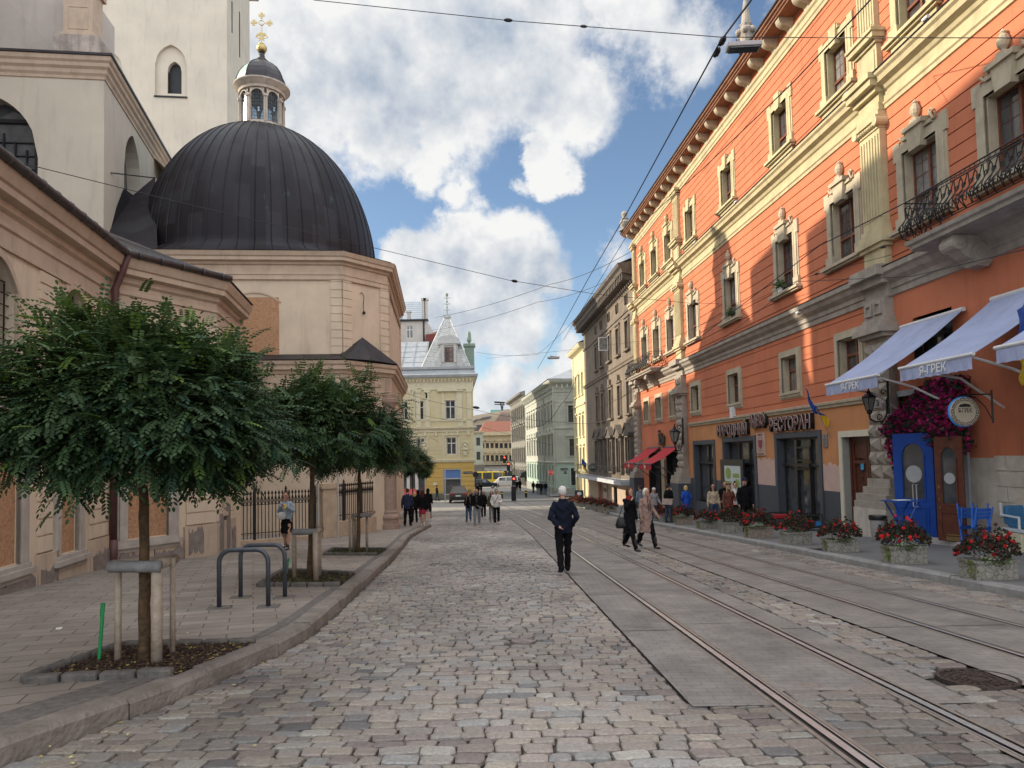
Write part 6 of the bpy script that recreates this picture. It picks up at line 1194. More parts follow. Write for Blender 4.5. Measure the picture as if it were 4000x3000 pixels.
lf = thing('pale_side_house', 'pale grey house squeezed between the yellow corner and the cream house', 'house', (-8, 150, -4.5)); LW = Wall((0, 150), (-1, 0)); lz = lambda x, y: LW.px(x, y)
mb = MB(); a, b = lz(1886, 1700)[0], lz(1820, 1700)[0]; z1 = lz(1860, 1690)[1]; z2 = lz(1860, 1815)[1]; LW.wall(mb, a, b, z2, z1, [(a+.6+i*1.6, a+1.4+i*1.6, z, z+1.7) for i in range(2) for z in (z2+1, z2+4)], depth=.2); mb.build('wall', mat('pale_mint_render', (.44, .46, .38), .9, .1, 1), lf)
mb = MB(); LW.box(mb, a-.2, b, z1, z1+.3, -3, .4); mb.build('coping', m_cr2, lf); mb = MB(); LW.box(mb, a, b, z2, z1-.5, -.3, -.22); mb.build('pane', m_glass, lf)
mb = MB(); LW.box(mb, lz(1892, 1850)[0], b, -5, z2, -.5, 1.5); mb.build('dark_kiosk', m_drk, lf)
# buildings filling the far right end and skyline behind the green palace are hidden; a low far row closes the street
mb = MB(); mb.box((40, 190, 0), (60, 10, 14)); mb.box((-60, 190, 2), (80, 10, 16)); o_ = mb.build('far_terrace', m_drk) if False else None
# ================================================================ STREET FURNITURE, LEFT
def V3(x, y, off=.13): return gp(x, y, off)
F0, F1_, F2 = Vector((-9.1, 23.3)), Vector((-6.95, 26.5)), Vector((-5.9, 30.0))
fe = thing('iron_fence', 'black iron spear fence on a low plastered plinth between the chapels', 'fence', (F0.x, F0.y, g(F0.y)+.13))
m_pl = mat('plinth_plaster', (.46, .36, .26), .9, .15, 3, .4, 30, stain=.6)
def seg(a, b, zp, zt, nposts):
    L_ = (b-a).length; d = (b-a)/L_; w = Wall((a.x, a.y), (d.x, d.y), False); mb = MB()
    vs = []
    for q, o in ((0, .15), (0, -.15), (L_, -.15), (L_, .15)):
        p = w.pt(q, 0, o); vs += [(p.x, p.y, g(p.y)-.1), (p.x, p.y, zp(q))]
    mb.add(vs, [(0, 1, 7, 6), (2, 3, 1, 0)[::-1], (4, 5, 3, 2), (1, 3, 5, 7), (6, 7, 5, 4)]); mb.build('plinth', m_pl, fe)
    n = int(L_/.145); mb = MB()
    for i in range(n+1):
        u = .04+(L_-.08)*i/n; zb = zp(u); zt_ = zt(u); post = (i % 9 == 5)
        if post: 
            mb.tube([w.pt(u, zb, 0), w.pt(u, zt_+.12, 0)], .055, 8); mb.lathe((*w.pt(u, 0, 0).xy, zt_+.1), [(.06, 0), (.03, .04), (.05, .09), (.0, .2)], 8); continue
        mb.tube([w.pt(u, zb+.03, 0), w.pt(u, zt_, 0)], .016, 5); mb.lathe((*w.pt(u, 0, 0).xy, zt_), [(.016, 0), (.045, .04), (.0, .15)], 5)
        c = w.pt(u, zt_-.16, 0)
        for s in (-1, 1): mb.tube([w.pt(u, zt_-.34, 0), w.pt(u+s*.055, zt_-.22, 0), w.pt(u+s*.03, zt_-.12, 0), w.pt(u, zt_-.04, 0)], .013, 4)
    for dz in (.10, .0): mb.tube([w.pt(0, zp(0)+.12+dz, 0), w.pt(L_, zp(L_)+.12+dz, 0)], .014, 5) if dz == .1 else mb.tube([w.pt(0, zt(0)-.33, 0), w.pt(L_, zt(L_)-.33, 0)], .014, 5)
    mb.build('spears', m_black, fe)
seg(F0, F1_-Vector((.2, .3)), lambda q: g(F0.y+q*.8)+.24, lambda q: .52-.02*q, 2); seg(F1_+Vector((.15, .45)), F2, lambda q: -.72-.02*q, lambda q: .58, 2)
mb = MB(); c = F1_+Vector((-.0, .05)); mb.box((c.x, c.y, -.35), (.55, .55, 1.9), .7); mb.box((c.x, c.y, .62), (.68, .68, .12), .7); mb.box((c.x, c.y, .72), (.60, .60, .08), .7); mb.build('pillar', m_pl, fe, bevel=.01)
m_rack = mat('rack_steel', (.085, .095, .115), .45, .12, 9, metal=.5)
def arch_rack(a, b, h, label):
    A, B = V3(*a), V3(*b); t = thing('bike_rack', label, 'bike rack', tuple((A+B)/2)); mb = MB(); r = .17; up = Vector((0, 0, 1)); d = (B-A).normalized()
    pts = [A, A+up*(h-r)]+[A+d*(r-r*math.cos(q))+up*(h-r+r*math.sin(q)) for q in [math.pi/2*i/6 for i in range(1, 7)]]+[B-d*(r-r*math.cos(q))+up*(h-r+r*math.sin(q)) for q in [math.pi/2*(6-i)/6 for i in range(0, 7)]]+[B]
    mb.tube(pts, .032, 12); mb.build('hoop', m_rack, t, smooth=True)
    for P in (A, B): mb = MB(); mb.box((P.x, P.y, P.z+.004), (.30, .24, .012), .2); mb.build('ground_patch', m_mosaic, t)
arch_rack((856, 2374), (1048, 2370), .79, 'grey steel hoop bike rack nearer the viewer'); arch_rack((940, 2334), (1113, 2333), .79, 'grey steel hoop bike rack behind the first one')
m_pole = mat('round_timber', (.33, .26, .19), .8, .18, 14, .5, 30, col2=(.44, .37, .30)); m_greyt = mat('grey_timber', (.22, .22, .22), .75, .2, 12, .4, 30); m_barkt = mat('tree_bark', (.050, .034, .020), .9, .45, 16, 1.0, 28, col2=(.14, .085, .042))
def stakes(label, T, legs, beams, r=.032):
    t = thing('tree_support', label, 'tree support', tuple(T))
    for (x, y, zt, rr_) in legs: P = V3(x, y); mb = MB(); mb.tube([P, Vector((P.x, P.y, zt))], rr_, 10); mb.build('stake', m_pole, t, smooth=True)
    for k, (p, q, rr_) in enumerate(beams): mb = MB(); mb.tube([p, p.lerp(q, .5), q], rr_, 10); mb.build('crossbar', m_greyt if k == 0 else m_pole, t, smooth=True)
T1, T2, T3 = V3(567, 2590), V3(1210, 2268), V3(1398, 2160)
def at_(x, y, Y): return atY(x, y, Y)
stakes('round timber frame with three stakes bracing the nearest tree', T1, [(460, 2592, T1.z+.87, .030), (612, 2598, T1.z+.88, .050), (674, 2562, T1.z+.93, .026)], [(at_(425, 2213, 6.55), at_(628, 2213, 6.6), .055), (at_(622, 2205, 6.75), at_(682, 2183, 7.3), .05), (at_(440, 2200, 7.2), at_(640, 2183, 7.3), .035)])
stakes('round timber frame bracing the second tree', T2, [(1150, 2262, T2.z+.87, .04), (1234, 2272, T2.z+.88, .052), (1248, 2255, T2.z+.93, .04)], [(at_(1140, 2078, 12.8), at_(1240, 2076, 12.9), .055), (at_(1238, 2074, 12.9), at_(1256, 2066, 13.6), .05)])
stakes('round timber frame bracing the third tree', T3, [(1368, 2160, T3.z+.9, .035), (1384, 2158, T3.z+.9, .05), (1434, 2155, T3.z+.9, .035)], [(at_(1372, 2013, 19), at_(1450, 2013, 19.1), .055), (at_(1446, 2010, 19.1), at_(1460, 2000, 19.8), .05)])
m_green = mat('green_plastic', (.02, .27, .09), .5, .1, 6)
def gpost(a, b, Y, label): t = MB(); P, Q = atY(*a, Y), atY(*b, Y); t.tube([P, Q], .016, 6); d = Vector((-.02, 0, 0)); t.tube([P.lerp(Q, .75)+d, Q+d], .006, 4); tag(t.build('marker_stick', m_green), label, 'stick')
gpost((387, 2575), (404, 2355), 6.75, 'green plastic stick leaning in the nearest tree pit'); gpost((1120, 2240), (1128, 2182), 13.2, 'green plastic stick beside the second tree pit')

# ---------------------------------------------------------------- trees: drooping compound leaves on many small branches
m_leaf = attr_mat('leaf', .62, 0, 12, 1.0, .22, spec=.22)
def crown(R, hz, n_cl, per, seed, leaflets=13, L_=.22, lw=.032, ll=.048):
    r = random.Random(seed); V = []; F_ = []; T = []; br = MB()
    for c in range(n_cl):
        th = r.uniform(0, 2*math.pi); el = math.asin(r.uniform(-.66, 1)); k = r.uniform(.58, .92)*(1+.10*math.sin(3*th+seed)+.07*math.sin(5*th+2*el)); 
        if r.random() < .22: k *= r.uniform(.35, .8)
        cx, cy, cz = math.cos(th)*math.cos(el)*R*k, math.sin(th)*math.cos(el)*R*k, (math.sin(el)*k)*hz*(1.0 if el > 0 else .75)
        C0 = Vector((cx, cy, cz)); C0.z = max(C0.z, -hz*.66+r.uniform(-.08, .08)); out = Vector((cx, cy, cz*1.3+.001)).normalized(); cs = r.uniform(.14, .30); base = r.uniform(.72, 1.2)
        br.tube([Vector((0, 0, -hz*.36)), C0*.5+Vector((0, 0, -hz*.05)), C0], [.03, .014, .005], 4)
        top = max(0, out.z); hue = (.042+.034*top, .078+.045*top, .032+.006*top)  # leaves facing up toned lighter, light from above put into their colour
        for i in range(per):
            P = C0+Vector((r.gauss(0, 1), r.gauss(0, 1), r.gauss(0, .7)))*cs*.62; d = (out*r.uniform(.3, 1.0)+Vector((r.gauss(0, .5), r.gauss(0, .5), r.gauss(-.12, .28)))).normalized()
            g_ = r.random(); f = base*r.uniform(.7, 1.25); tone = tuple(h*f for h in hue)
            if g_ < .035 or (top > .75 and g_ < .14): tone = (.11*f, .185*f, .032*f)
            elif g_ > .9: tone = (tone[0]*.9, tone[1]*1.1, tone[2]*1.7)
            l = L_*r.uniform(.7, 1.25); side = d.cross(Vector((0, 0, 1))); side = side.normalized() if side.length > .1 else Vector((1, 0, 0)); q = P.copy(); st = l/leaflets*1.9; dd = d.copy()
            for j in range(leaflets//2+1):
                q = q+dd*st; dd = (dd+Vector((0, 0, -.085))).normalized(); nn = side.cross(dd).normalized()
                for s in ((-1, 1) if j < leaflets//2 else (0,)):
                    a = (side*s*.9+dd*.35+Vector((0, 0, -.28))).normalized() if s else dd; w_ = a.cross(nn if s else side).normalized()*lw*.5; e = q+a*ll*r.uniform(.85, 1.1); m_ = q.lerp(e, .55)+Vector((0, 0, .004))
                    n0 = len(V); w1 = (dd if s else side)*lw*.5; m1 = q.lerp(e, .3)+Vector((0, 0, .003)); m2 = q.lerp(e, .75)+Vector((0, 0, .003)); V += [tuple(q), tuple(m1+w1*.85), tuple(m2+w1*.8), tuple(e), tuple(m2-w1*.8), tuple(m1-w1*.85)]; F_.append((n0, n0+1, n0+2, n0+3, n0+4, n0+5)); T.append(tone)
    mb = MB(); mb.v = V; mb.f = F_; mb.c = T; mb.mi = [0]*len(F_); return mb, br
def make_tree(label, T, R, hz, zc, lean, seed, n_cl, per, tr=.048, ll=.048, LL=.22):
    t = thing('robinia_tree', label, 'tree', tuple(T)); mb, br = crown(R, hz, n_cl, per, seed, ll=ll, L_=LL)
    cc = Vector((T.x+lean[0], T.y+lean[1], zc))
    for M_ in (mb, br): M_.v = [(x+cc.x, y+cc.y, z+cc.z) for x, y, z in M_.v]
    mb.build('crown', m_leaf, t); tk = MB(); top = cc+Vector((0, 0, -hz*.33)); n = 14; rr_ = random.Random(seed)
    tk.tube([Vector(T).lerp(top, i/n)+Vector((rr_.uniform(-.006, .006), rr_.uniform(-.006, .006), 0)) for i in range(n+1)], [tr*(1.15-.35*i/n)+rr_.uniform(-.003, .003) for i in range(n+1)], 12); o = tk.build('trunk', m_barkt, t, smooth=True); br.build('branches', m_barkt, o)
    return t
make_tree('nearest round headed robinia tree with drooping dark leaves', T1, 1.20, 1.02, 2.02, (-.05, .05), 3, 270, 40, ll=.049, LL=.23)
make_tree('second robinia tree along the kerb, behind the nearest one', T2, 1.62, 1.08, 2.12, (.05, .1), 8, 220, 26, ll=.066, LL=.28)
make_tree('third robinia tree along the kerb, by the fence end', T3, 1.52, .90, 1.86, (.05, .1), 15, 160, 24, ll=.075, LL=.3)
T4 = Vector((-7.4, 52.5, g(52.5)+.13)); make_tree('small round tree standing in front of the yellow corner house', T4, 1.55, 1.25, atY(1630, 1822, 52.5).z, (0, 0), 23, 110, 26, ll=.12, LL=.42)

# scaffold, planks and poles by the far corner of the chapel
sc_t = thing('scaffold', 'steel trestle scaffold with yellow planks by the chapel corner', 'scaffold', (-6.6, 41, g(41)+.13)); mb = MB(); ys = 41.
for x in (1533, 1545): a, b = atY(x, 2010, ys), atY(x-2, 1870, ys); mb.tube([a, b], .03, 6)
for k in range(7): z = 2005-k*20; mb.tube([atY(1532, z, ys), atY(1545, z, ys)], .02, 5)
mb.build('trestle', m_black, sc_t); mb = MB(); m_ypl = mat('yellow_plank', (.50, .34, .08), .7, .15, 6); mb.tube([atY(1520, 1915, 40.5), atY(1566, 1975, 40.8)], .06, 6); mb.tube([atY(1518, 1955, 40.5), atY(1566, 2008, 40.8)], .05, 6); mb.build('plank', m_ypl, sc_t)
mb = MB(); a = V3(1740, 1958, .1); mb.tube([a, Vector((a.x, a.y, atY(1738, 1833, a.y).z))], .07, 8); tag(mb.build('lamp_pole', mat('galvanised', (.48, .48, .47), .5, .1, 5, metal=.4)), 'plain pale metal pole in front of the yellow corner house', 'pole')
mb = MB(); q = V3(1322, 2110); mb.tube([q+Vector((0, 0, -.05)), q+Vector((0, 0, 2.35))], .03, 8); tag(mb.build('signpost', MATS['galvanised']), 'thin grey metal post in front of the iron fence', 'post')
q = V3(1245, 2120); mb = MB(); mb.tube([q+Vector((0, 0, -.05)), q+Vector((0, 0, 2.6))], .035, 8); tag(mb.build('signpost', MATS['galvanised']), 'grey metal post beside the fence pillar', 'post')

# ================================================================ STREET FURNITURE, RIGHT
m_terr = mat('awning_red', (.40, .020, .030), .8, .08, 3); m_awn = mat('awning_blue', (.33, .375, .54), .9, .12, 1.5, .3, 9, stain=.2); m_awnw = mat('awning_white', (.62, .62, .62), .5, .04, 5)
def awning(label, u0, u1, zt, o1, z1, m, fr, val=.28, txt=None, tz=None, group=None):
    t = thing('awning', label, 'awning', tuple(OW.pt((u0+u1)/2, zt, .1)), group); mb = MB(); n = 6; th = .012
    for i in range(n):
        a, b = i/n, (i+1)/n; sg = lambda q: -.09*math.sin(q*math.pi)
        P = [OW.pt(u0, zt+(z1-zt)*a+sg(a), .12+(o1-.12)*a), OW.pt(u1, zt+(z1-zt)*a+sg(a), .12+(o1-.12)*a), OW.pt(u1, zt+(z1-zt)*b+sg(b), .12+(o1-.12)*b), OW.pt(u0, zt+(z1-zt)*b+sg(b), .12+(o1-.12)*b)]
        mb.add(P+[p-Vector((0, 0, th)) for p in P], [(0, 1, 2, 3), (7, 6, 5, 4), (0, 3, 7, 4), (1, 5, 6, 2)])
    mb.build('canopy', m, t); mb = MB(); k = 26
    for i in range(k): a, b = u0+(u1-u0)*i/k, u0+(u1-u0)*(i+1)/k; w_ = .012*math.sin(i*1.7); w2 = .012*math.sin((i+1)*1.7); mb.quad(OW.pt(a, z1-val+.01*math.sin(i*2.1), o1+.01+w_), OW.pt(b, z1-val+.01*math.sin((i+1)*2.1), o1+.01+w2), OW.pt(b, z1-.03, o1+.01), OW.pt(a, z1-.03, o1+.01))
    vo = mb.build('valance', m, t); mb = MB(); mb.tube([OW.pt(u0-.04, z1, o1), OW.pt(u1+.04, z1, o1)], .04, 8); mb.build('front_bar', fr, t); mb = MB(); mb.tube([OW.pt(u0-.03, zt+.02, .1), OW.pt(u1+.03, zt+.02, .1)], .06, 8); mb.build('roller', fr, t)
    for u in (u0+.12, u1-.12): mb = MB(); mb.tube([OW.pt(u, z1-.03, o1-.03), OW.pt(u+(.25 if u < (u0+u1)/2 else -.25), z1-.28, o1*.52), OW.pt(u, z1-.95, .05)], .028, 6); mb.build('folding_arm', fr, t)
    if txt: add_text(txt, OW, (u0+u1)/2, z1-val*.52, val*.62, o1+.035, m_wtxt, vo, 'lettering', .002, flip=True, bold=.004)
    return t
awning('pale blue awning above the blue door, farther of three', 17.45, 19.95, 5.0, 2.35, 3.42, m_awn, m_awnw, .30, 'Я-ГРЕК', group='pale blue awnings'); awning('pale blue awning above the round wooden sign, middle of three', 14.1, 16.45, 5.02, 2.4, 3.45, m_awn, m_awnw, .30, 'Я-ГРЕК', group='pale blue awnings'); awning('pale blue awning at the right edge, nearest of three', 11.0, 13.45, 5.02, 2.4, 3.47, m_awn, m_awnw, .30, None, group='pale blue awnings')
qa = uz(2620, 1780)[0]; awning('red cafe awning beside the diamond pier, nearer of two', 41.95, 44.9, 1.95, 1.75, .98, m_terr, m_rack, .34, 'Їбу', group='red cafe awnings'); awning('red cafe awning next to the weathered house, farther of two', 46.3, 49.3, 1.95, 1.75, .98, m_terr, m_rack, .34, 'Їбу', group='red cafe awnings')
# restaurant lettering standing off the wall
m_let = mat('sign_letter_edge', (.50, .42, .38), .5, .05, 5); m_letb = mat('sign_letter_face', (.10, .025, .03), .5, .1, 5)
for txt, ua, ub, z, h, nm, lb in (('НАРОДНИЙ', 35.15, 31.35, 2.60, .46, 'sign_lettering', 'dark raised letters reading НАРОДНИЙ above the restaurant windows'), ('РЕСТОРАН', 29.0, 25.45, 2.62, .48, 'sign_lettering', 'dark raised letters reading РЕСТОРАН above the restaurant door'), ('МВФ', 30.9, 29.35, 2.86, .52, 'sign_lettering', 'slanted dark letters reading МВФ between the two sign words')):
    t = thing(nm, lb, 'sign', tuple(OW.pt((ua+ub)/2, z, .1)))
    LT = [add_text(txt, OW, (ua+ub)/2, z, h, .185, m_letb, t, 'letter_face', .004, flip=True), add_text(txt, OW, (ua+ub)/2, z, h, .17, m_let, t, 'letter_outline', .008, flip=True, bold=.022), add_text(txt, OW, (ua+ub)/2, z, h, .08, m_black, t, 'letter_box', .075, flip=True, bold=.04)]
    W_ = max((v.co-OW.p).dot(OW.d) for v in LT[2].data.vertices)-min((v.co-OW.p).dot(OW.d) for v in LT[2].data.vertices); s = abs(ua-ub)/max(W_, 1e-3); c = OW.pt((ua+ub)/2, z, 0)
    for o_ in LT:
        for v in o_.data.vertices: v.co += OW.d*((v.co-c).dot(OW.d)*(s-1))
pn = thing('emblem_board', "tall beige board reading PEOPLE'S RESTAURANT between the restaurant windows", 'sign', tuple(OW.pt(30.15, 1.9, .06))); m_board = mat('beige_board', (.46, .33, .27), .6, .05, 4); m_bred = mat('board_red', (.22, .05, .055), .6, .05, 4)
mb = MB(); OW.box(mb, 29.72, 30.6, 1.42, 2.38, 0, .06); mb.build('board', m_board, pn, bevel=.01); mb = MB(); OW.plate(mb, [(30.16-.2, 2.08), (30.16+.2, 2.08), (30.16+.18, 1.82), (30.16, 1.68), (30.16-.18, 1.82)], .05, .075)
for k in range(20): a = 2*math.pi*k/20; OW.plate(mb, [(30.16+.30*math.cos(a-.07), 1.9+.27*math.sin(a-.07)), (30.16+.36*math.cos(a), 1.9+.32*math.sin(a)), (30.16+.30*math.cos(a+.07), 1.9+.27*math.sin(a+.07))], .055, .072)
mb.build('emblem', m_bred, pn); add_text("PEOPLE'S", OW, 30.16, 2.29, .09, .066, m_bred, pn, flip=True, ext=.003); add_text("RESTAURANT", OW, 30.16, 1.49, .08, .066, m_bred, pn, flip=True, ext=.003)
q = uz(3226, 1720); t = thing('memorial_plaque', 'small grey metal memorial plaque between restaurant window and doorway', 'plaque', tuple(OW.pt(q[0], q[1], .03))); mb = MB(); OW.box(mb, q[0]-.16, q[0]+.16, q[1]-.24, q[1]+.22, 0, .04); mb.build('plate', mat('grey_metal_plate', (.22, .225, .24), .4, .1, 8, metal=.4), t, bevel=.006); mb = MB()
for k in range(5): OW.box(mb, q[0]-.11, q[0]+.11, q[1]-.17+k*.05, q[1]-.155+k*.05, .035, .046)
OW.plate(mb, [(q[0]-.02, q[1]+.1), (q[0]+.02, q[1]+.1), (q[0], q[1]+.18)], .035, .048); mb.build('relief', m_black, t)
t = thing('house_number', 'small white plate with number 3 beside the street lantern', 'sign', tuple(OW.pt(21.0, 2.3, .3))); a, b = atY(3426, 1576, 20.6), 0; mb = MB(); NWl = Wall((a.x, a.y), (-1, 0)); NWl.box(mb, -.11, .11, a.z-.13, a.z+.13, 0, .02); mb.build('plate', m_wtxt, t); add_text('3', NWl, 0, a.z, .17, .024, m_black, t, flip=True, ext=.002)
t = thing('cafe_sign', 'small dark script letters above the red awnings', 'sign', tuple(OW.pt(45.6, 2.4, .05))); add_text('Їбу', OW, 45.6, 2.45, .7, .1, m_black, t, flip=True, ext=.04, bold=.02)
# flower curtain round the blue doorway
r = random.Random(9); V = []; bo = thing('bougainvillea', 'magenta artificial flower garland draped over the blue doorway', 'flowers', tuple(OW.pt(17.6, 2.6, .5)))
def blob_flowers(n, tones, sz, seed, fn):
    r = random.Random(seed); mb = MB()
    for i in range(n):
        P = fn(r); s = sz*r.uniform(.6, 1.3); tone = tuple(c*r.uniform(.7, 1.2) for c in r.choice(tones)); a = Vector((r.gauss(0, 1), r.gauss(0, 1), r.gauss(0, 1))).normalized(); b = a.cross(Vector((r.gauss(0, 1), r.gauss(0, 1), r.gauss(0, 1)))).normalized(); c = a.cross(b)
        mb.add([P+a*s, P+b*s+c*s*.3, P-a*s, P-b*s+c*s*.3], [(0, 1, 2, 3)], tone=tone)
    return mb
m_petal = attr_mat('petal', .7, 0, 20, 1.0, .25)
def fb(r):
    while 1:
        u = r.uniform(17.15, 20.0); z = r.uniform(.9, 3.35); t = (20.0-u)/2.85; lo = 1.62 if u < 19.1 else 1.0+(20.0-u)*.6; hi = 2.3+min(1, t*1.7)*1.05
        if lo-(.2*r.random()) < z < hi: return OW.pt(u, z, .15+r.random()**.6*.75*(1-.4*abs(z-2.2)))
blob_flowers(4600, [(.42, .02, .14), (.34, .015, .12), (.50, .05, .22), (.25, .01, .08)], .050, 1, fb).build('petals', m_petal, bo); blob_flowers(1900, [(.03, .08, .045), (.02, .05, .03)], .065, 2, fb).build('leaves', m_petal, bo)
# doors standing open
def leaf_door(name, label, cat, A, B, z0, z1, m, arch=True, glassm=None, cirm=None, brass=False):
    A, B = Vector(A), Vector(B); w = Wall((A.x, A.y), (B.x-A.x, B.y-A.y), False); L_ = (B-A).length; t = thing(name, label, cat, (A.x, A.y, z0)); mb = MB(); H = z1-z0
    w.wall(mb, 0, L_, z0, z1, [(L_*.22, L_*.78, z0+H*.36, z0+H*.90)], depth=.05); w.box(mb, 0, L_, z0, z1, -.06, -.05) if not arch else None
    if arch: spandrel(w, mb, L_*.22, L_*.78, z0+H*.77, z0+H*.90, 'round', depth=.05)
    w.frame(mb, L_*.2, L_*.8, z0+H*.34, z0+H*.79, .035, 0, .02, wt=0); w.frame(mb, L_*.15, L_*.85, z0+.12, z0+H*.28, .03, 0, .02); w.box(mb, L_*.22, L_*.78, z0+.18, z0+H*.25, 0, .015); w.quad = None
    for q in (0, L_): mb.add([w.pt(q, z0, 0), w.pt(q, z1, 0), w.pt(q, z1, -.05), w.pt(q, z0, -.05)], [(0, 1, 2, 3)])
    mb.build('leaf', m, t); p = MB(); w.box(p, L_*.2, L_*.8, z0+H*.35, z0+H*.91, -.045, -.03); p.build('pane', glassm or m_glass, t); c = MB(); w.plate(c, [(L_*.5+L_*.2*math.cos(k*math.pi/12), z0+H*.60+L_*.2*math.sin(k*math.pi/12)) for k in range(24)], -.03, -.015); c.build('round_sticker', mat('sticker_grey', (.36, .37, .38), .7, .1, 5), t)
    if brass:
        c = MB()
        for q in (.30, .38, .50): w.box(c, L_*.10, L_*.16, z0+H*q, z0+H*(q+.03), 0, .02)
        w.box(c, L_*.3, L_*.8, z0+.02, z0+.22, .0, .012); c.build('brass_fittings', m_gold, t)
    else:
        c = MB(); x = L_*.52; c.tube([w.pt(x, z0+H*.28, .02), w.pt(x, z0+H*.28, .08), w.pt(x, z0+H*.50, .08), w.pt(x, z0+H*.50, .02)], .014, 6); c.tube([w.pt(x+.1, z0+H*.28, .02), w.pt(x+.1, z0+H*.28, .08), w.pt(x+.1, z0+H*.50, .08), w.pt(x+.1, z0+H*.50, .02)], .014, 6); c.build('pull_handle', MATS['galvanised'], t)
    return t
m_blue = mat('royal_blue_paint', (.010, .060, .30), .42, .08, 4); zd = -.62
A, B = atY(3494, 1900, 18.9), atY(3650, 1900, 17.9); leaf_door('blue_door', 'royal blue arched glass door leaf standing open under the magenta flowers', 'door', (A.x, A.y), (B.x, B.y), zd, zd+2.62, m_blue)
A, B = atY(3655, 1900, 17.5), atY(3765, 1900, 16.9); leaf_door('brown_glass_door', 'dark brown door leaf with oval glass standing ajar beside the blue door', 'door', (A.x, A.y), (B.x, B.y), zd-.02, zd+2.5, m_door, brass=True)
mb = MB(); vs = [V3(3590, 2070, .1), V3(3725, 2135, .1), V3(3775, 2130, .1)]; OW.box(mb, 16.3, 19.3, -1.2, -.63, -.2, .75); tag(mb.build('door_step', mat('marble_step', (.46, .45, .43), .5, .1, 5), bevel=.01), 'pale stone step in front of the open brown door', 'step')
mb = MB(); P = V3(3690, 2120); mb.box((P.x-.5, P.y+.15, P.z+.006), (1.3, .7, .012), .2, (-.05, 0)); tag(mb.build('door_mat', mat('rubber_mat', (.03, .03, .035), .9, .1, 9)), 'dark rubber mat in front of the pale step', 'mat'); P = V3(3230, 2148); mb = MB(); mb.box((P.x+.15, P.y+.1, P.z+.006), (.9, .45, .012), .1, (-.05, 0)); tag(mb.build('cellar_grate', m_black), 'dark iron grate in the pavement between two planters', 'grate')
# round shop sign, perpendicular to the wall
sg = thing('round_sign', 'round wooden hanging sign with blue edge and key pattern reading Я-ГРЕК', 'sign', tuple(atY(3770, 1608, 14.9))); cP = atY(3770, 1608, 14.9); SW = Wall((cP.x, cP.y), (1, .0), False); rr_ = .30
mb = MB(); SW.plate(mb, [(rr_*math.cos(k*math.pi/20), cP.z+rr_*math.sin(k*math.pi/20)) for k in range(40)], -.09, .0); mb.build('disc', mat('pale_wood', (.42, .36, .27), .7, .1, 6), sg); mb = MB(); mb.tube([SW.pt(rr_*math.cos(k*math.pi/20), cP.z+rr_*math.sin(k*math.pi/20), -.06) for k in range(41)], .026, 6); mb.build('rim', mat('bright_blue', (.03, .22, .62), .5, .05), sg)
mb = MB()
for k in range(14):
    a = 2*math.pi*k/14
    def q(da, rr): return (rr*math.cos(a+da), cP.z+rr*math.sin(a+da))
    for (d0, r0, d1, r1) in ((-.19, .285, .12, .285), (.12, .285, .12, .235), (.12, .235, -.08, .235), (-.08, .235, -.08, .262), (-.19, .285, -.19, .225)): p0, p1 = q(d0, r0), q(d1, r1); mb.tube([SW.pt(p0[0], p0[1], .004), SW.pt(p1[0], p1[1], .004)], .006, 4)
SW.plate(mb, [(-.13, cP.z+.10), (.13, cP.z+.10), (.1, cP.z+.15), (0, cP.z+.17), (-.1, cP.z+.15)], 0, .006); mb.build('key_pattern', m_black, sg); add_text('Я-ГРЕК', SW, 0, cP.z+.02, .10, .004, m_black, sg, ext=.002, sx=.62)
mb = MB(); mb.tube([SW.pt(-.1, cP.z+.36, -.04), SW.pt(.62, cP.z+.36, -.04)], .014, 5); mb.tube([SW.pt(-.1, cP.z+.36, -.04), SW.pt(.25, cP.z+.30, -.04), SW.pt(.45, cP.z+.1, -.04), SW.pt(.60, cP.z-.2, -.04)], .012, 5); mb.tube([SW.pt(.60, cP.z+.45, -.04), SW.pt(.60, cP.z-.25, -.04)], .02, 6); mb.build('iron_bracket', m_black, sg)
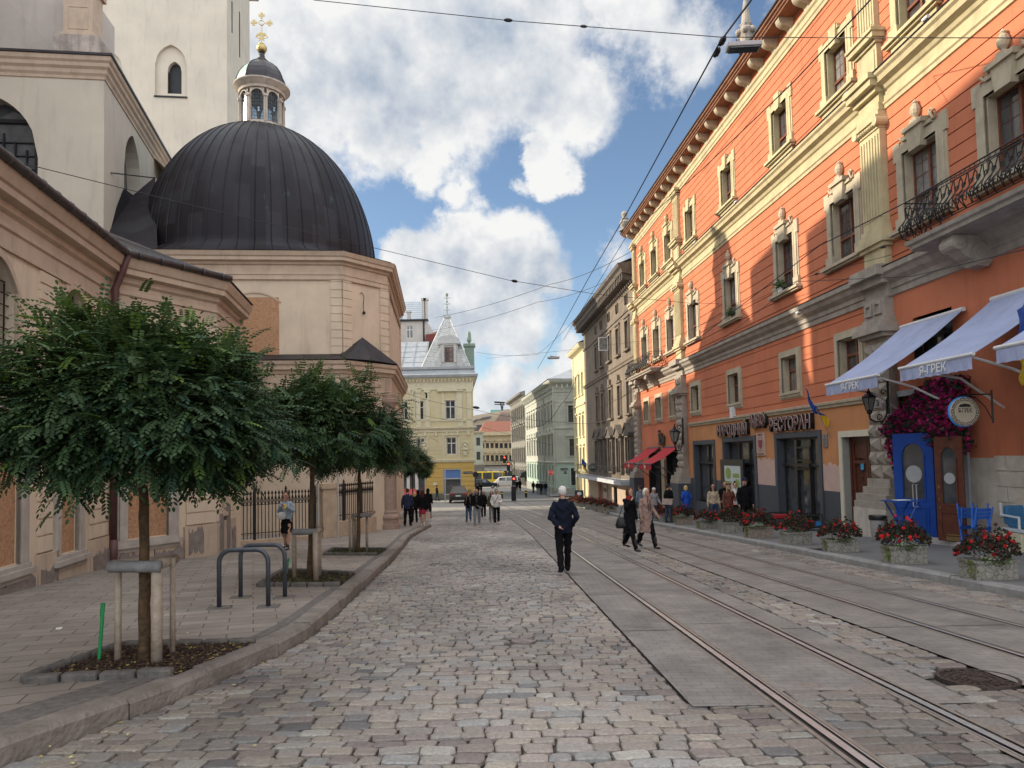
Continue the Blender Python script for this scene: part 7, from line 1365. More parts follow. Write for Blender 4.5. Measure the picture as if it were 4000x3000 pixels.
# lanterns
m_lg = mat('lantern_pane', (.20, .21, .20), .2, .2, 5)
def lantern(label, cx, cy, Y, wx, wy, s):
    c = atY(cx, cy, Y); b = atY(wx, wy, Y+.1); t = thing('wall_lantern', label, 'lantern', tuple(c)); mb = MB()
    mb.lathe(tuple(c), [(.0, -.42*s), (.03*s, -.40*s), (.03*s, -.3*s), (.07*s, -.27*s), (.08*s, -.2*s), (.10*s, -.18*s)], 8); mb.lathe(tuple(c), [(.2*s, .17*s), (.21*s, .2*s), (.12*s, .27*s), (.07*s, .3*s), (.05*s, .36*s), (.02*s, .40*s), (.03*s, .44*s), (0, .5*s)], 6)
    for k in range(6): a = k*math.pi/3; mb.tube([c+Vector((math.cos(a)*.10*s, math.sin(a)*.10*s, -.18*s)), c+Vector((math.cos(a)*.19*s, math.sin(a)*.19*s, .18*s))], .010*s, 4)
    mb.build('cage', m_black, t); mb = MB(); mb.lathe(tuple(c), [(.09*s, -.17*s), (.175*s, .17*s)], 6); mb.build('pane', m_lg, t)
    mb = MB(); d = b-c; lo = c+Vector((0, 0, -.42*s)); mb.tube([lo, lo+Vector((d.x*.25, 0, -.10*s)), lo+Vector((d.x*.6, 0, -.08*s)), lo+Vector((d.x*.8, 0, .10*s)), b+Vector((-.04, 0, .1*s))], .024*s, 6)
    mb.tube([b+Vector((0, 0, .48*s)), b+Vector((0, 0, -.35*s))], .035*s, 8); mb.lathe((b.x, b.y, b.z+.48*s), [(.06*s, 0), (.03*s, .05*s), (.05*s, .1*s), (0, .2*s)], 8)
    for q in range(2): mb.tube([lo+Vector((d.x*(.45+.14*math.cos(k*.6)*(1-k/14)), 0, (.02+.12*math.sin(k*.6)*(1-k/14))*s)) for k in range(12)], .016*s, 5); mb.tube([b+Vector((-.14*s+.09*s*math.cos(k*.6)*(1-k/14), 0, .28*s+.1*s*math.sin(k*.6)*(1-k/14))) for k in range(12)], .016*s, 5)
    mb.build('bracket', m_black, t)
lantern('black iron wall lantern on the stone pier beside the blue awning', 3395, 1578, 19.4, 3470, 1570, .95); lantern('black iron wall lantern on the diamond pier near the red awnings', 2636, 1706, 39.6, 2668, 1700, 1.5)
# flags
m_fb = mat('flag_blue', (.015, .06, .30), .8, .1, 4); m_fy = mat('flag_yellow', (.65, .45, .03), .8, .08, 4)
t = thing('flag', 'blue and yellow flag drooping from a pole above the restaurant sign', 'flag', tuple(OW.pt(24.3, 1.9, 0))); a, b = OW.pt(24.35, 2.05, .02), atY(3142, 1508, 23.9); mb = MB(); mb.tube([a, b], .016, 6); mb.build('pole', m_pole, t)
def cloth(mb, pts, nrm, amp): 
    n = len(pts); m = len(pts[0]); vs = [Vector(p)+nrm*amp*math.sin(i*1.3+j*1.1) for i, row in enumerate(pts) for j, p in enumerate(row)]; mb.add(vs, [(i*m+j, i*m+j+1, (i+1)*m+j+1, (i+1)*m+j) for i in range(n-1) for j in range(m-1)])
def hangflag(A, B, L0, L1, lab): return [[A.lerp(B, i/8)+Vector((0, 0, -1))*((L0+(L1-L0)*i/8)*j/6) for j in range(7)] for i in range(9)]
mb = MB(); P0, P1 = b, a.lerp(b, .42); Q0, Q1 = atY(3175, 1615, 24.1), atY(3230, 1622, 24.2); rows = [[P0.lerp(P1, i/7).lerp(Q0.lerp(Q1, i/7), j/7) for j in range(8)] for i in range(8)]; cloth(mb, rows, Vector((.5, -1, 0)), .035); mb.build('blue_cloth', m_fb, t)
mb = MB(); P0, P1 = P1, a.lerp(b, .15); Q0, Q1 = atY(3222, 1612, 24.2), atY(3243, 1650, 24.3); rows = [[P0.lerp(P1, i/7).lerp(Q0.lerp(Q1, i/7), j/7) for j in range(8)] for i in range(8)]; cloth(mb, rows, Vector((.5, -1, 0)), .02); mb.build('yellow_cloth', m_fy, t)
t = thing('flag', 'large blue flag with yellow lower band hanging at the right edge', 'flag', tuple(OW.pt(13.4, 4, 1))); mb = MB(); A, B = atY(3972, 1212, 14.0), atY(4040, 1150, 13.2); rows = [[A.lerp(B, i/6)+Vector((0, 0, -1.0*j/6)) for j in range(7)] for i in range(7)]; cloth(mb, rows, Vector((.3, -1, 0)), .04); mb.build('blue_cloth', m_fb, t); mb = MB(); rows = [[A.lerp(B, i/6)+Vector((0, 0, -1.0-.5*j/6)) for j in range(7)] for i in range(7)]; cloth(mb, rows, Vector((.3, -1, 0)), .04); mb.build('yellow_cloth', m_fy, t)
t = thing('flag', 'small blue and yellow flag hanging from the long iron balcony', 'flag', tuple(OW.pt(73, -.6, 1))); A, B = atY(2272, 1790, 73), atY(2290, 1808, 73); mb = MB(); rows = [[A.lerp(B, i/5)+Vector((0, 0, -.6*j/5)) for j in range(6)] for i in range(6)]; cloth(mb, rows, Vector((.3, -1, 0)), .04); mb.build('blue_cloth', m_fb, t); mb = MB(); rows = [[A.lerp(B, i/5)+Vector((.05*j, 0, -.6-.55*j/5)) for j in range(6)] for i in range(6)]; cloth(mb, rows, Vector((.3, -1, 0)), .04); mb.build('yellow_cloth', m_fy, t)
t = thing('oval_sign', 'dark oval sign reading КРАМ hanging under the long balcony', 'sign', tuple(atY(2322, 1826, 70))); cP = atY(2322, 1826, 70); SW2 = Wall((cP.x, cP.y), (1, 0), False); mb = MB(); SW2.plate(mb, [(.62*math.cos(k*math.pi/12), cP.z+.42*math.sin(k*math.pi/12)) for k in range(24)], -.08, 0); mb.build('disc', mat('dark_green_sign', (.05, .075, .06), .5, .1), t); add_text('КРАМ', SW2, 0, cP.z, .28, .01, m_wtxt, t, ext=.004)
t = thing('shop_poster', 'beige poster board reading КРАМ beside the brick strip', 'sign', tuple(OW.pt(65.5, -1.5, .2))); mb = MB(); OW.box(mb, 64.6, 66.6, -2.9, -1.2, .0, .08); mb.build('board', m_board, t); add_text('КРАМ', OW, 65.6, -1.7, .38, .09, m_black, t, flip=True, ext=.004)

# planters: one built, the rest copied
m_cstone = mat('planter_stone', (.27, .26, .225), .9, .2, 6, .4, 40)
def crackmat():
    m = m_cstone; nt = m.node_tree; N = nt.nodes; L = nt.links; b = N['Principled BSDF']; tc = N.new('ShaderNodeTexCoord'); v = N.new('ShaderNodeTexVoronoi'); v.feature = 'DISTANCE_TO_EDGE'; v.inputs['Scale'].default_value = 7.5; L.new(tc.outputs['Object'], v.inputs[0]); r = N.new('ShaderNodeMapRange'); L.new(v.outputs['Distance'], r.inputs[0]); r.inputs[2].default_value = .07
    bp = N.new('ShaderNodeBump'); bp.inputs['Strength'].default_value = .3; bp.inputs['Distance'].default_value = .012; L.new(r.outputs[0], bp.inputs['Height']); L.new(bp.outputs[0], b.inputs['Normal']); src = b.inputs['Base Color'].links[0].from_socket; mx = N.new('ShaderNodeMix'); mx.data_type = 'RGBA'; L.new(r.outputs[0], mx.inputs[0]); mx.inputs[6].default_value = (.115, .108, .09, 1); L.new(src, mx.inputs[7]); L.new(mx.outputs[2], b.inputs['Base Color'])
crackmat(); m_cst2 = m_cstone.copy(); m_cst2.node_tree.nodes['Mix'].inputs[6].default_value = (.24, .19, .155, 1); m_cst2.node_tree.nodes['Mix'].inputs[7].default_value = (.31, .25, .205, 1)
def planter0(name, seed, mstone):
    r = random.Random(seed); t = thing(name, 'x', 'planter', (0, 0, 0)); mb = MB(); mb.box((0, 0, .17), (.86, .50, .34)); mb.build('stone_box', mstone, t, bevel=.012); mb = MB()
    for (x, y, a, b) in ((0, -.225, .90, .09), (0, .225, .90, .09), (-.405, 0, .09, .36), (.405, 0, .09, .36)): mb.box((x, y, .36), (a, b, .06))
    mb.build('rim', mstone, t, bevel=.012); mb = MB(); mb.box((0, 0, .355), (.74, .38, .02)); mb.build('soil', m_bark, t) if False else None
    def dome_(r, sx=.62, sy=.44, h=.62, z=.34):
        a = r.uniform(0, 2*math.pi); k = math.sqrt(r.random()); e = r.random(); return Vector((math.cos(a)*k*sx, math.sin(a)*k*sy, z+h*math.sqrt(max(0, 1-k*k*.85))*(.45+.55*e)*(1+.22*math.sin(a*3+seed)) ))
    blob_flowers(950, [(.045, .030, .025), (.06, .05, .03), (.035, .055, .025), (.08, .035, .03)], .036, seed, lambda r: dome_(r)).build('foliage', m_petal, t)
    blob_flowers(560, [(.78, .02, .03), (.66, .03, .035), (.80, .07, .07)], .028, seed+1, lambda r: (lambda p: p+Vector((r.gauss(0, .012), r.gauss(0, .012), .02+r.gauss(0, .012))))(dome_(random.Random(int(r.random()*34)+seed*50)))).build('red_flowers', m_petal, t)
    sx_ = r.uniform(-.18, .12)
    blob_flowers(300, [(.62, .62, .55), (.55, .57, .48)], .018, seed+2, lambda r: Vector((sx_+r.gauss(0, .12), -.24+r.gauss(0, .05), .42+abs(r.gauss(0, .08))))).build('white_flowers', m_petal, t); blob_flowers(260, [(.12, .20, .04), (.08, .14, .04)], .020, seed+3, lambda r: Vector((sx_+r.gauss(0, .17), -.25+r.gauss(0, .04), .39+r.gauss(0, .05)))).build('low_greenery', m_petal, t)
    blob_flowers(240, [(.22, .27, .05), (.16, .20, .04)], .018, seed+4, lambda r: Vector((-.42+r.gauss(0, .04), -.14+r.gauss(0, .06), .38-r.random()**1.3*.30))).build('trailing_stems', m_petal, t)
    return t
PB = [planter0('flower_planter', 41, m_cstone), planter0('flower_planter', 57, m_cst2), planter0('flower_planter', 63, m_cstone)]
PL = [((3814, 2268), (4030, 2275)), ((3485, 2205), (3687, 2214)), ((3244, 2158), (3412, 2167)), ((3072, 2129), (3205, 2134)), ((2923, 2103), (3032, 2103)), ((2818, 2084), (2908, 2083)), ((2733, 2067), (2805, 2067)), ((2645, 2050), (2721, 2052)), ((2586, 2040), (2640, 2040)), ((2535, 2033), (2584, 2033)), ((2373, 2002), (2404, 2002)), ((2345, 1997), (2373, 1998)), ((2319, 1991), (2346, 1992)), ((2295, 1984), (2319, 1986)), ((2272, 1981), (2295, 1982)), ((2249, 1978), (2272, 1979)), ((2228, 1975), (2249, 1976))]
ord_ = ['nearest', 'second', 'third', 'fourth', 'fifth', 'sixth', 'seventh', 'eighth', 'ninth', 'tenth', 'eleventh', 'twelfth', 'thirteenth', 'fourteenth', 'fifteenth', 'sixteenth', 'farthest']
cl = {0: 'at the right edge of the kerb', 1: 'in front of the open blue door', 2: 'in front of the steel bin', 3: 'in front of the generator and restaurant door', 4: 'with brownish stone box', 5: 'with pale greenery', 6: 'in front of the woman in beige', 7: 'with reddish stone box', 8: 'beside the man with papers', 9: 'behind the two walking women'}
for i, (a, b) in enumerate(PL):
    A, B = V3(*a), V3(*b); w = abs(B.x-A.x); s = min(1.12, max(.8, w/.86)); c = Vector((A.x+w/2+.02, (A.y)+.27*s, 0)); c.z = g(c.y)+.128
    lab = f'{ord_[i]} red begonia planter along the kerb'+(', '+cl[i] if i in cl else '')
    src = PB[1] if i in (4, 7, 11) else PB[i % 2*2]; first = i in (0, 1, 4); 
    o = src if first and not src.get('used') else copy_tree(src); o['used'] = 1; o.location = c; o.rotation_euler = (0, 0, .08-.10*(i % 3)+(math.pi if i in (3, 5, 8, 11, 14) else 0)); o.scale = (s, s, s*(1.0, 1.1, .93, 1.05)[i % 4]); o['label'] = lab; o['group'] = 'flower planters along the kerb'
for o in C.objects:
    if 'used' in o.keys(): del o['used']
# steel bin, generators, menu board
P = V3(3432, 2112); bn = thing('litter_bin', 'brushed steel bin with black liner beside the stone pier', 'bin', tuple(P)); mb = MB(); mb.lathe(tuple(P), [(.15, 0), (.165, .02), (.205, .62), (.21, .66)], 24); mb.build('drum', mat('brushed_steel', (.55, .53, .51), .35, .12, 20, metal=.55), bn, smooth=True); mb = MB(); mb.lathe(tuple(P), [(.215, .54+.02), (.225, .60), (.22, .68), (.20, .665), (.16, .60)], 24); mb.build('liner', m_black, bn)
def generator(x, y, label, sc_=1., red=False):
    P = V3(x, y); t = thing('generator', label, 'generator', tuple(P)); mb = MB(); L_, W_, H = .70*sc_, .5*sc_, .52*sc_
    for s in (-1, 1): mb.tube([P+Vector((q[0]*L_/2, s*W_/2, q[1]*H)) for q in ((-1, .12), (-1, .9), (-.9, 1), (.9, 1), (1, .9), (1, .12), (.9, .08), (-.9, .08), (-1, .12))], .018, 6)
    for q in (-1, 1): mb.tube([P+Vector((q*L_/2, -W_/2, .8*H)), P+Vector((q*L_/2, W_/2, .8*H))], .016, 6)
    mb.build('frame', m_black, t); mb = MB(); mb.box(tuple(P+Vector((0, 0, H*.80))), (L_*.8, W_*.8, H*.25)); mb.build('tank', m_terr if red else m_black, t, bevel=.03); mb = MB(); mb.box(tuple(P+Vector((-L_*.12, 0, H*.4))), (L_*.5, W_*.7, H*.5)); mb.box(tuple(P+Vector((L_*.25, -W_*.1, H*.4))), (L_*.3, W_*.6, H*.4)); mb.build('engine', m_rack, t, bevel=.02)
    for s in (-1, 1): mb = MB(); mb.tube([P+Vector((-L_/2, s*W_/2-.03, .10)), P+Vector((-L_/2, s*W_/2+.03, .10))], .11*sc_, 16); wo = mb.build('wheel', m_black, t); mb = MB(); mb.tube([P+Vector((-L_/2, s*W_/2-.035, .10)), P+Vector((-L_/2, s*W_/2+.035, .10))], .07*sc_, 12); mb.build('hub', m_terr, wo)
    mb = MB(); mb.box(tuple(P+Vector((L_*.3, -W_/2+.01, H*.45))), (.16, .02, .14)); mb.build('panel', mat('sticker_blue', (.03, .2, .5), .4, .1), t)
generator(3158, 2072, 'portable black generator under the restaurant door, with blue panel', 1.1); generator(3050, 2066, 'portable generator with red hub wheels next to the first one', 1.1, True); generator(2735, 2005, 'portable generator by the blue coated woman', 1.1)
mnu = thing('menu_board', 'dark framed menu poster with green dishes reading ВАРЕНИКИ in the restaurant window', 'poster', tuple(OW.pt(34.0, 0, .3))); mb = MB(); OW.box(mb, 32.0, 34.9, -1.2, 1.25, .05, .14); mb.build('frame', m_blk, mnu); mb = MB(); OW.box(mb, 32.3, 34.3, -1.0, .95, .13, .155); mb.build('poster', mat('poster_white', (.50, .55, .55), .6, .05, 3), mnu); mb = MB()
OW.plate(mb, [(33.8+.35*math.cos(k*math.pi/10), .6+.27*math.sin(k*math.pi/10)) for k in range(20)], .15, .165); OW.plate(mb, [(32.7+.3*math.cos(k*math.pi/10), .15+.2*math.sin(k*math.pi/10)) for k in range(20)], .15, .165); OW.box(mb, 32.45, 33.2, .42, .6, .15, .165); OW.box(mb, 33.4, 34.2, .12, .22, .15, .165); mb.build('dishes', mat('poster_green', (.10, .22, .05), .6, .3, 9, col2=(.35, .42, .10)), mnu); add_text('ВАРЕНИКИ', OW, 33.25, -.38, .2, .158, m_black, mnu, flip=True, ext=.002)
# folding table, folded chairs, bench
P = V3(3545, 2135); tb = thing('folding_table', 'blue folding table with papers in front of the open blue door', 'table', tuple(P)); T_ = atY(3521, 1956, P.y); mb = MB()
for k in range(5): mb.box((T_.x, T_.y-.22+k*.11, T_.z), (.74, .10, .025))
mb.build('tabletop', m_blue, tb, bevel=.004)
for s in (-1, 1):
    for q in (-1, 1): mb = MB(); mb.tube([Vector((T_.x-q*.30, T_.y+s*.2, T_.z-.02)), Vector((T_.x+q*.30, T_.y+s*.2, P.z))], .022, 4); mb.build('leg', m_blue, tb)
mb = MB(); mb.box((T_.x-.02, T_.y-.05, T_.z+.022), (.34, .24, .012), .2); tag(mb.build('menu_leaflets', m_wtxt), 'white menu leaflets lying on the blue folding table', 'papers')
m_cblue = mat('chair_blue', (.02, .11, .46), .5, .1, 5)
def folded_chair(x, y, label, tilt, u_off):
    P = V3(x, y); t = thing('folded_chair', label, 'chair', tuple(P), 'folded blue chairs'); w = Wall((P.x, P.y), (1, .15), False); H = 1.02
    for s in (0, .40): mb = MB(); mb.tube([w.pt(s, P.z, .0), w.pt(s+tilt, P.z+H, -.16)], .026, 4); mb.build('leg', m_cblue, t); mb = MB(); mb.tube([w.pt(s+.04, P.z, -.10), w.pt(s+.02+tilt, P.z+H*.93, -.05)], .022, 4); mb.build('leg', m_cblue, t)
    for nm, zs_ in (('backrest', (.70, .78, .86)), ('seat', (.46, .54, .62, .38))):
        mb = MB()
        for q in zs_[:3 if nm == 'backrest' else 1]: w.box(mb, -.03+tilt*q, .44+tilt*q, P.z+q*H-.035, P.z+q*H+.035, -.16*q+.02, -.16*q+.045)
        if nm == 'seat': w.box(mb, .0, .42, P.z+.27, P.z+.30, -.02, .04); w.box(mb, .0, .42, P.z+.12, P.z+.16, -.02, .02)
        mb.build(nm, m_cblue if nm == 'backrest' else m_blue, t)
folded_chair(3762, 2140, 'folded blue wooden chair leaning on the pale wall, left one', .04, 0); folded_chair(3800, 2150, 'folded blue wooden chair leaning on the pale wall, right one', .18, 0)
P = V3(3925, 2150); bc = thing('bench', 'white bench with blue cushion at the right edge', 'bench', tuple(P)); m_wp = mat('bench_white', (.52, .56, .60), .5, .06, 4); m_cush = mat('cushion_blue', (.045, .15, .29), .9, .1, 8); cx = P.x+.75
mb = MB(); mb.box((cx, P.y-.25, P.z+.21), (1.5, .6, .42)); mb.build('base', mat('cream_plinth', (.55, .50, .36), .8, .06), bc, bevel=.01); mb = MB(); mb.box((cx, P.y-.27, P.z+.47), (1.5, .66, .07)); mb.build('seat', m_wp, bc, bevel=.01); mb = MB(); mb.box((cx+.05, P.y-.27, P.z+.56), (1.4, .6, .13)); mb.build('cushion', m_cush, bc, bevel=.05); mb = MB(); mb.box((cx, P.y+.02, P.z+.78), (1.4, .12, .42)); mb.build('backrest', m_cush, bc, bevel=.04)
mb = MB(); mb.tube([(P.x, P.y-.5, P.z+.5), (P.x, P.y-.5, P.z+.76), (P.x, P.y+.05, P.z+.78), (P.x, P.y+.05, P.z+1.05)], .03, 6); mb.build('armrest', m_wp, bc)
# cameras / floodlights clipped to the mouldings
for x, y, lb in ((3668, 75, 'on the upper cornice, at top right'), (3350, 370, 'on the upper cornice beside the near pilaster'), (2905, 790, 'on the upper cornice left of the cable fan'), (2740, 948, 'on the upper cornice between two far windows'), (3398, 1098, 'on the near pilaster entablature'), (3155, 1222, 'at the middle of the lower cornice')):
    u, z = OW.px(x, y); t = thing('floodlight', 'small pale floodlight '+lb, 'lamp', tuple(OW.pt(u, z, .4)), 'facade floodlights'); mb = MB(); P = OW.pt(u, z+.02, .36); mb.tube([P-OW.d*.10, P+OW.d*.10], .05, 10); mb.build('head', m_wtxt, t); mb = MB(); mb.tube([P, P-Vector((0, 0, .12))], .015, 5); mb.build('bracket', m_black, t)
mb = MB(); u, z = OW.px(2870, 1612); OW.box(mb, u-.14, u+.14, z-.26, z+.26, 0, .2); tag(mb.build('junction_box', m_awnw, bevel=.02), 'pale grey electrical box on the string course above the restaurant', 'box')
for x, y, lb in ((3055, 1118, 'white flower pot with spiky plant on a stone window sill'), (2862, 1255, 'small green plant on the shaded window sill left of the pot')):
    u, z = OW.px(x, y); t = thing('window_plant', lb, 'plant', tuple(OW.pt(u, z, .1))); P = OW.pt(u, 7.76, .08)
    if x > 3000: mb = MB(); mb.lathe(tuple(P), [(.08, 0), (.12, .2), (.12, .22)], 12); mb.build('pot', m_awnw, t)
    blob_flowers(160, [(.12, .16, .07), (.08, .13, .04)], .05, x, lambda r: P+Vector((r.gauss(0, .10), r.gauss(0, .16), .22+abs(r.gauss(0, .12))))).build('leaves', m_petal, t)
# ================================================================ far street objects
m_tyre = mat('tyre', (.02, .02, .02), .8, .1, 9); m_hub = mat('alloy', (.35, .36, .37), .35, .1, 9, metal=.7); m_tail = mat('tail_light', (.35, .01, .01), .3, .1, 5); m_plt = mat('number_plate', (.6, .6, .58), .5, .05)
def car(name, label, cat, pos, yaw, L_, W_, secs, m, rear=True, gl=None, lit=False, wr=.34, wx=(.18, .80)):
    """secs: stations nose->tail of (t, z_bottom, z_belt, z_roof, halfwidth, half_roof)"""
    t = thing(name, label, cat, pos); t.rotation_euler = (0, 0, yaw); mb = MB(); n = len(secs); rows = []
    def add(o): o.parent = t; o.matrix_parent_inverse = Matrix.Identity(4); return o
    for (q, zb, zl, zr, hw, hr) in secs:
        y = (0.5-q)*L_; rows.append([(-hw*.92, y, zb), (-hw, y, zb+.18), (-hw, y, zl-.06), (-hw*.96, y, zl), (-hr, y, zr-.05), (-hr*.8, y, zr), (hr*.8, y, zr), (hr, y, zr-.05), (hw*.96, y, zl), (hw, y, zl-.06), (hw, y, zb+.18), (hw*.92, y, zb)])
    vs = [v for r_ in rows for v in r_]; k = 12; fs = [(i*k+j, i*k+(j+1) % k, (i+1)*k+(j+1) % k, (i+1)*k+j) for i in range(n-1) for j in range(k)]+[tuple(range(k-1, -1, -1)), tuple((n-1)*k+j for j in range(k))]
    mb.add(vs, fs); add(mb.build('body', m, None, smooth=False, bevel=.03)); mb = MB()
    for i in range(n-1):     # side glass and screens lie just proud of the cabin
        a, b = rows[i], rows[i+1]; ca, cb = secs[i][3]-secs[i][2], secs[i+1][3]-secs[i+1][2]
        for s, (lo, hi) in ((-1, (3, 4)), (1, (8, 7))):
            if min(ca, cb) > .2:
                P = [Vector(a[lo]), Vector(b[lo]), Vector(b[hi]), Vector(a[hi])]; c = sum(P, Vector())/4; mb.add([c+(p-c)*.86+Vector((s*.012, 0, 0)) for p in P], [(0, 1, 2, 3)])
        if abs(ca-cb) > .3:
            P = [Vector(a[3 if ca > cb else 3]), Vector(a[8]), Vector(b[7]), Vector(b[4])] if ca < cb else [Vector(a[4]), Vector(a[7]), Vector(b[8]), Vector(b[3])]; c = sum(P, Vector())/4; nn = (P[1]-P[0]).cross(P[3]-P[0]).normalized(); nn = nn if nn.z > 0 else -nn; mb.add([c+(p-c)*.86+nn*.015 for p in P], [(0, 1, 2, 3)])
    add(mb.build('windows', m_glass, None))
    hw = secs[n//2][4]
    for q in wx:
        for s in (-1, 1):
            y = (.5-q)*L_; mb = MB(); mb.tube([(s*(hw-.2), y, wr), (s*(hw+.012), y, wr)], wr, 18); wo = add(mb.build('wheel', m_tyre, None)); mb = MB(); mb.tube([(s*(hw-.1), y, wr), (s*(hw+.02), y, wr)], wr*.6, 12); ho = mb.build('rim', m_hub, None); ho.parent = wo
    yr_ = -.5*L_; zl = secs[-1][2]; mb = MB(); mb.box((0, yr_-.02, zl-.25), (.5, .03, .13)); add(mb.build('number_plate', m_plt, None))
    for s in (-1, 1): mb = MB(); mb.box((s*(hw-.26), yr_-.01, zl-.06), (.42, .06, .14)); add(mb.build('tail_light', m_tail, None)); mb = MB(); mb.box((s*(hw-.22), .5*L_, zl-.25), (.3, .05, .14)); add(mb.build('headlight', m_wtxt, None)); mb = MB(); mb.box((s*(hw+.09), L_*.16, zl+.08), (.18, .12, .14)); add(mb.build('mirror', m, None))
    mb = MB(); mb.box((0, yr_-.03, secs[-1][1]+.14), (W_*.86, .06, .2)); add(mb.build('bumper', m_blk, None)); return t
SUV = [(0, .42, .80, .82, .80, .70), (.06, .30, .92, .96, .92, .75), (.26, .28, 1.02, 1.06, .94, .78), (.42, .28, 1.05, 1.60, .94, .66), (.60, .28, 1.06, 1.68, .94, .67), (.88, .28, 1.08, 1.62, .93, .64), (.97, .34, 1.06, 1.16, .91, .72), (1, .42, 1.0, 1.02, .88, .74)]
P = V3(1787, 1966, 0); car('parked_suv', 'grey suv seen from behind, parked at the yellow corner house', 'car', tuple(P+Vector((0, 2.2, 0))), .04, 4.5, 1.86, SUV, mat('suv_grey_paint', (.085, .078, .070), .3, .08, 3, metal=.5))
P = V3(1612, 1962, 0); car('parked_car', 'red car parked in front of the yellow corner house, behind the walkers', 'car', (P.x, 76, g(76)), .1, 4.2, 1.75, [(q, a, b*.92, c*.90, d*.95, e*.95) for q, a, b, c, d, e in SUV], mat('red_paint', (.38, .02, .03), .3, .05, 3))
car('passing_suv', 'dark blue suv driving past the end of the street', 'car', (atY(1893, 1890, 128).x, 128, g(128)), -math.pi/2, 4.6, 1.85, SUV, mat('dark_blue_paint', (.02, .028, .04), .25, .1, 3, metal=.3))
VAN = [(0, .40, .85, .88, .80, .70), (.08, .30, 1.0, 1.04, .92, .76), (.24, .30, 1.15, 1.86, .94, .72), (.5, .30, 1.15, 1.95, .94, .80), (.96, .30, 1.15, 1.93, .94, .80), (1, .36, 1.15, 1.88, .93, .79)]
car('white_van', 'white van crossing the end of the street behind the signal mast', 'van', (atY(1976, 1890, 133).x, 133, g(133)), math.pi/2, 4.9, 1.9, VAN, m_white)
BUS = [(0, .45, 1.35, 2.7, 1.15, 1.0), (.04, .35, 1.3, 2.85, 1.2, 1.1), (.3, .35, 1.3, 2.9, 1.2, 1.1), (.55, .35, 1.3, 2.9, 1.2, 1.1), (.78, .35, 1.3, 2.9, 1.2, 1.1), (.97, .35, 1.3, 2.85, 1.2, 1.1), (1, .45, 1.35, 2.75, 1.17, 1.05)]
car('yellow_bus', 'small yellow city bus behind the dark suv', 'bus', (atY(1893, 1880, 141).x, 141, g(141)), -math.pi/2, 8.0, 2.4, BUS, mat('bus_yellow', (.68, .50, .03), .4, .05, 3), wr=.45)
m_redl = mat('red_signal', (.8, .05, .03), .4, .02, emit=(1, .06, .03), est=2.2)
tl = thing('signal_mast', 'dark lattice signal mast with red tram lights in the middle of the crossing', 'traffic light', (atY(2006, 1900, 76).x, 76, g(76))); xm = tl.location.x; zb, zt = g(76), atY(2006, 1796, 76).z; mb = MB()
for sx in (-.14, .14):
    for sy in (-.14, .14): mb.tube([(xm+sx, 76+sy, zb), (xm+sx, 76+sy, zt)], .035, 4)
n = 13
for i in range(n): z0_, z1_ = zb+(zt-zb)*i/n, zb+(zt-zb)*(i+1)/n; s = 1 if i % 2 else -1; mb.tube([(xm-s*.14, 75.86, z0_), (xm+s*.14, 75.86, z1_)], .02, 4)
mb.box((xm, 76, zb+.75), (.5, .5, 1.5)); mb.build('lattice', m_black, tl); mb = MB(); mb.box((xm+.05, 75.7, zb+2.2), (.42, .3, 1.1)); so = mb.build('signal_head', m_black, tl); mb = MB(); mb.ball((xm+.05, 75.52, zb+2.35), .11, 10, (1, .4, 1)); mb.build('lens', m_redl, so)
c = atY(1986, 1822, 80); mb = MB(); mb.box(tuple(c), (.36, .3, 1.0)); so = mb.build('signal_head', m_black, tl); mb = MB(); mb.ball((c.x, c.y-.17, c.z+.28), .11, 10, (1, .4, 1)); mb.build('lens', m_redl, so); mb = MB(); mb.tube([(c.x, c.y, c.z+.5), (xm, 76, zt-.6)], .03, 5); mb.build('arm', m_black, tl); c = atY(1971, 1795, 100); mb = MB(); mb.box(tuple(c), (.4, .3, 1.0)); so = mb.build('signal_head', m_black, tl); mb = MB(); mb.ball((c.x, c.y-.17, c.z+.28), .11, 10, (1, .4, 1)); mb.build('lens', m_redl, so)
m_yb2 = mat('bollard_band', (.65, .48, .03), .5, .05)
for x, y, lb in ((2055, 1943, 'dark bollard with yellow band right of the signal mast'), (1960, 1948, 'dark bollard with yellow band left of the signal mast, behind the white hoodie')):
    P = V3(x, y, 0); t = thing('bollard', lb, 'bollard', tuple(P), 'banded bollards'); mb = MB(); mb.lathe(tuple(P), [(.17, 0), (.15, .02), (.15, .78), (.12, .84)], 12); mb.build('post', m_black, t); mb = MB(); mb.lathe(tuple(P), [(.155, .55), (.155, .68)], 12); mb.build('band', m_yb2, t)
ss = thing('stop_sign', 'red octagonal STOP sign beside the mint green wall', 'road sign', (atY(2151, 1900, 84).x, 84, g(84)+.1)); c = atY(2151, 1846, 84); w = Wall((c.x, 84), (1, 0), False); R_ = .31*1.05
def octp(w, z, R_): return [(R_*math.cos(math.pi/8+k*math.pi/4), z+R_*math.sin(math.pi/8+k*math.pi/4)) for k in range(8)]
mb = MB(); w.plate(mb, octp(w, c.z, R_+.02), -.03, -.005); mb.build('border', m_wtxt, ss); mb = MB(); w.plate(mb, octp(w, c.z, R_), -.01, .005); mb.build('face', mat('sign_red', (.62, .02, .03), .4, .03), ss); add_text('STOP', w, 0, c.z, .2, .008, m_wtxt, ss, ext=.002); mb = MB(); mb.tube([(c.x, 84.04, g(84)), (c.x, 84.04, c.z+.3)], .03, 6); mb.build('post', MATS['galvanised'], ss)
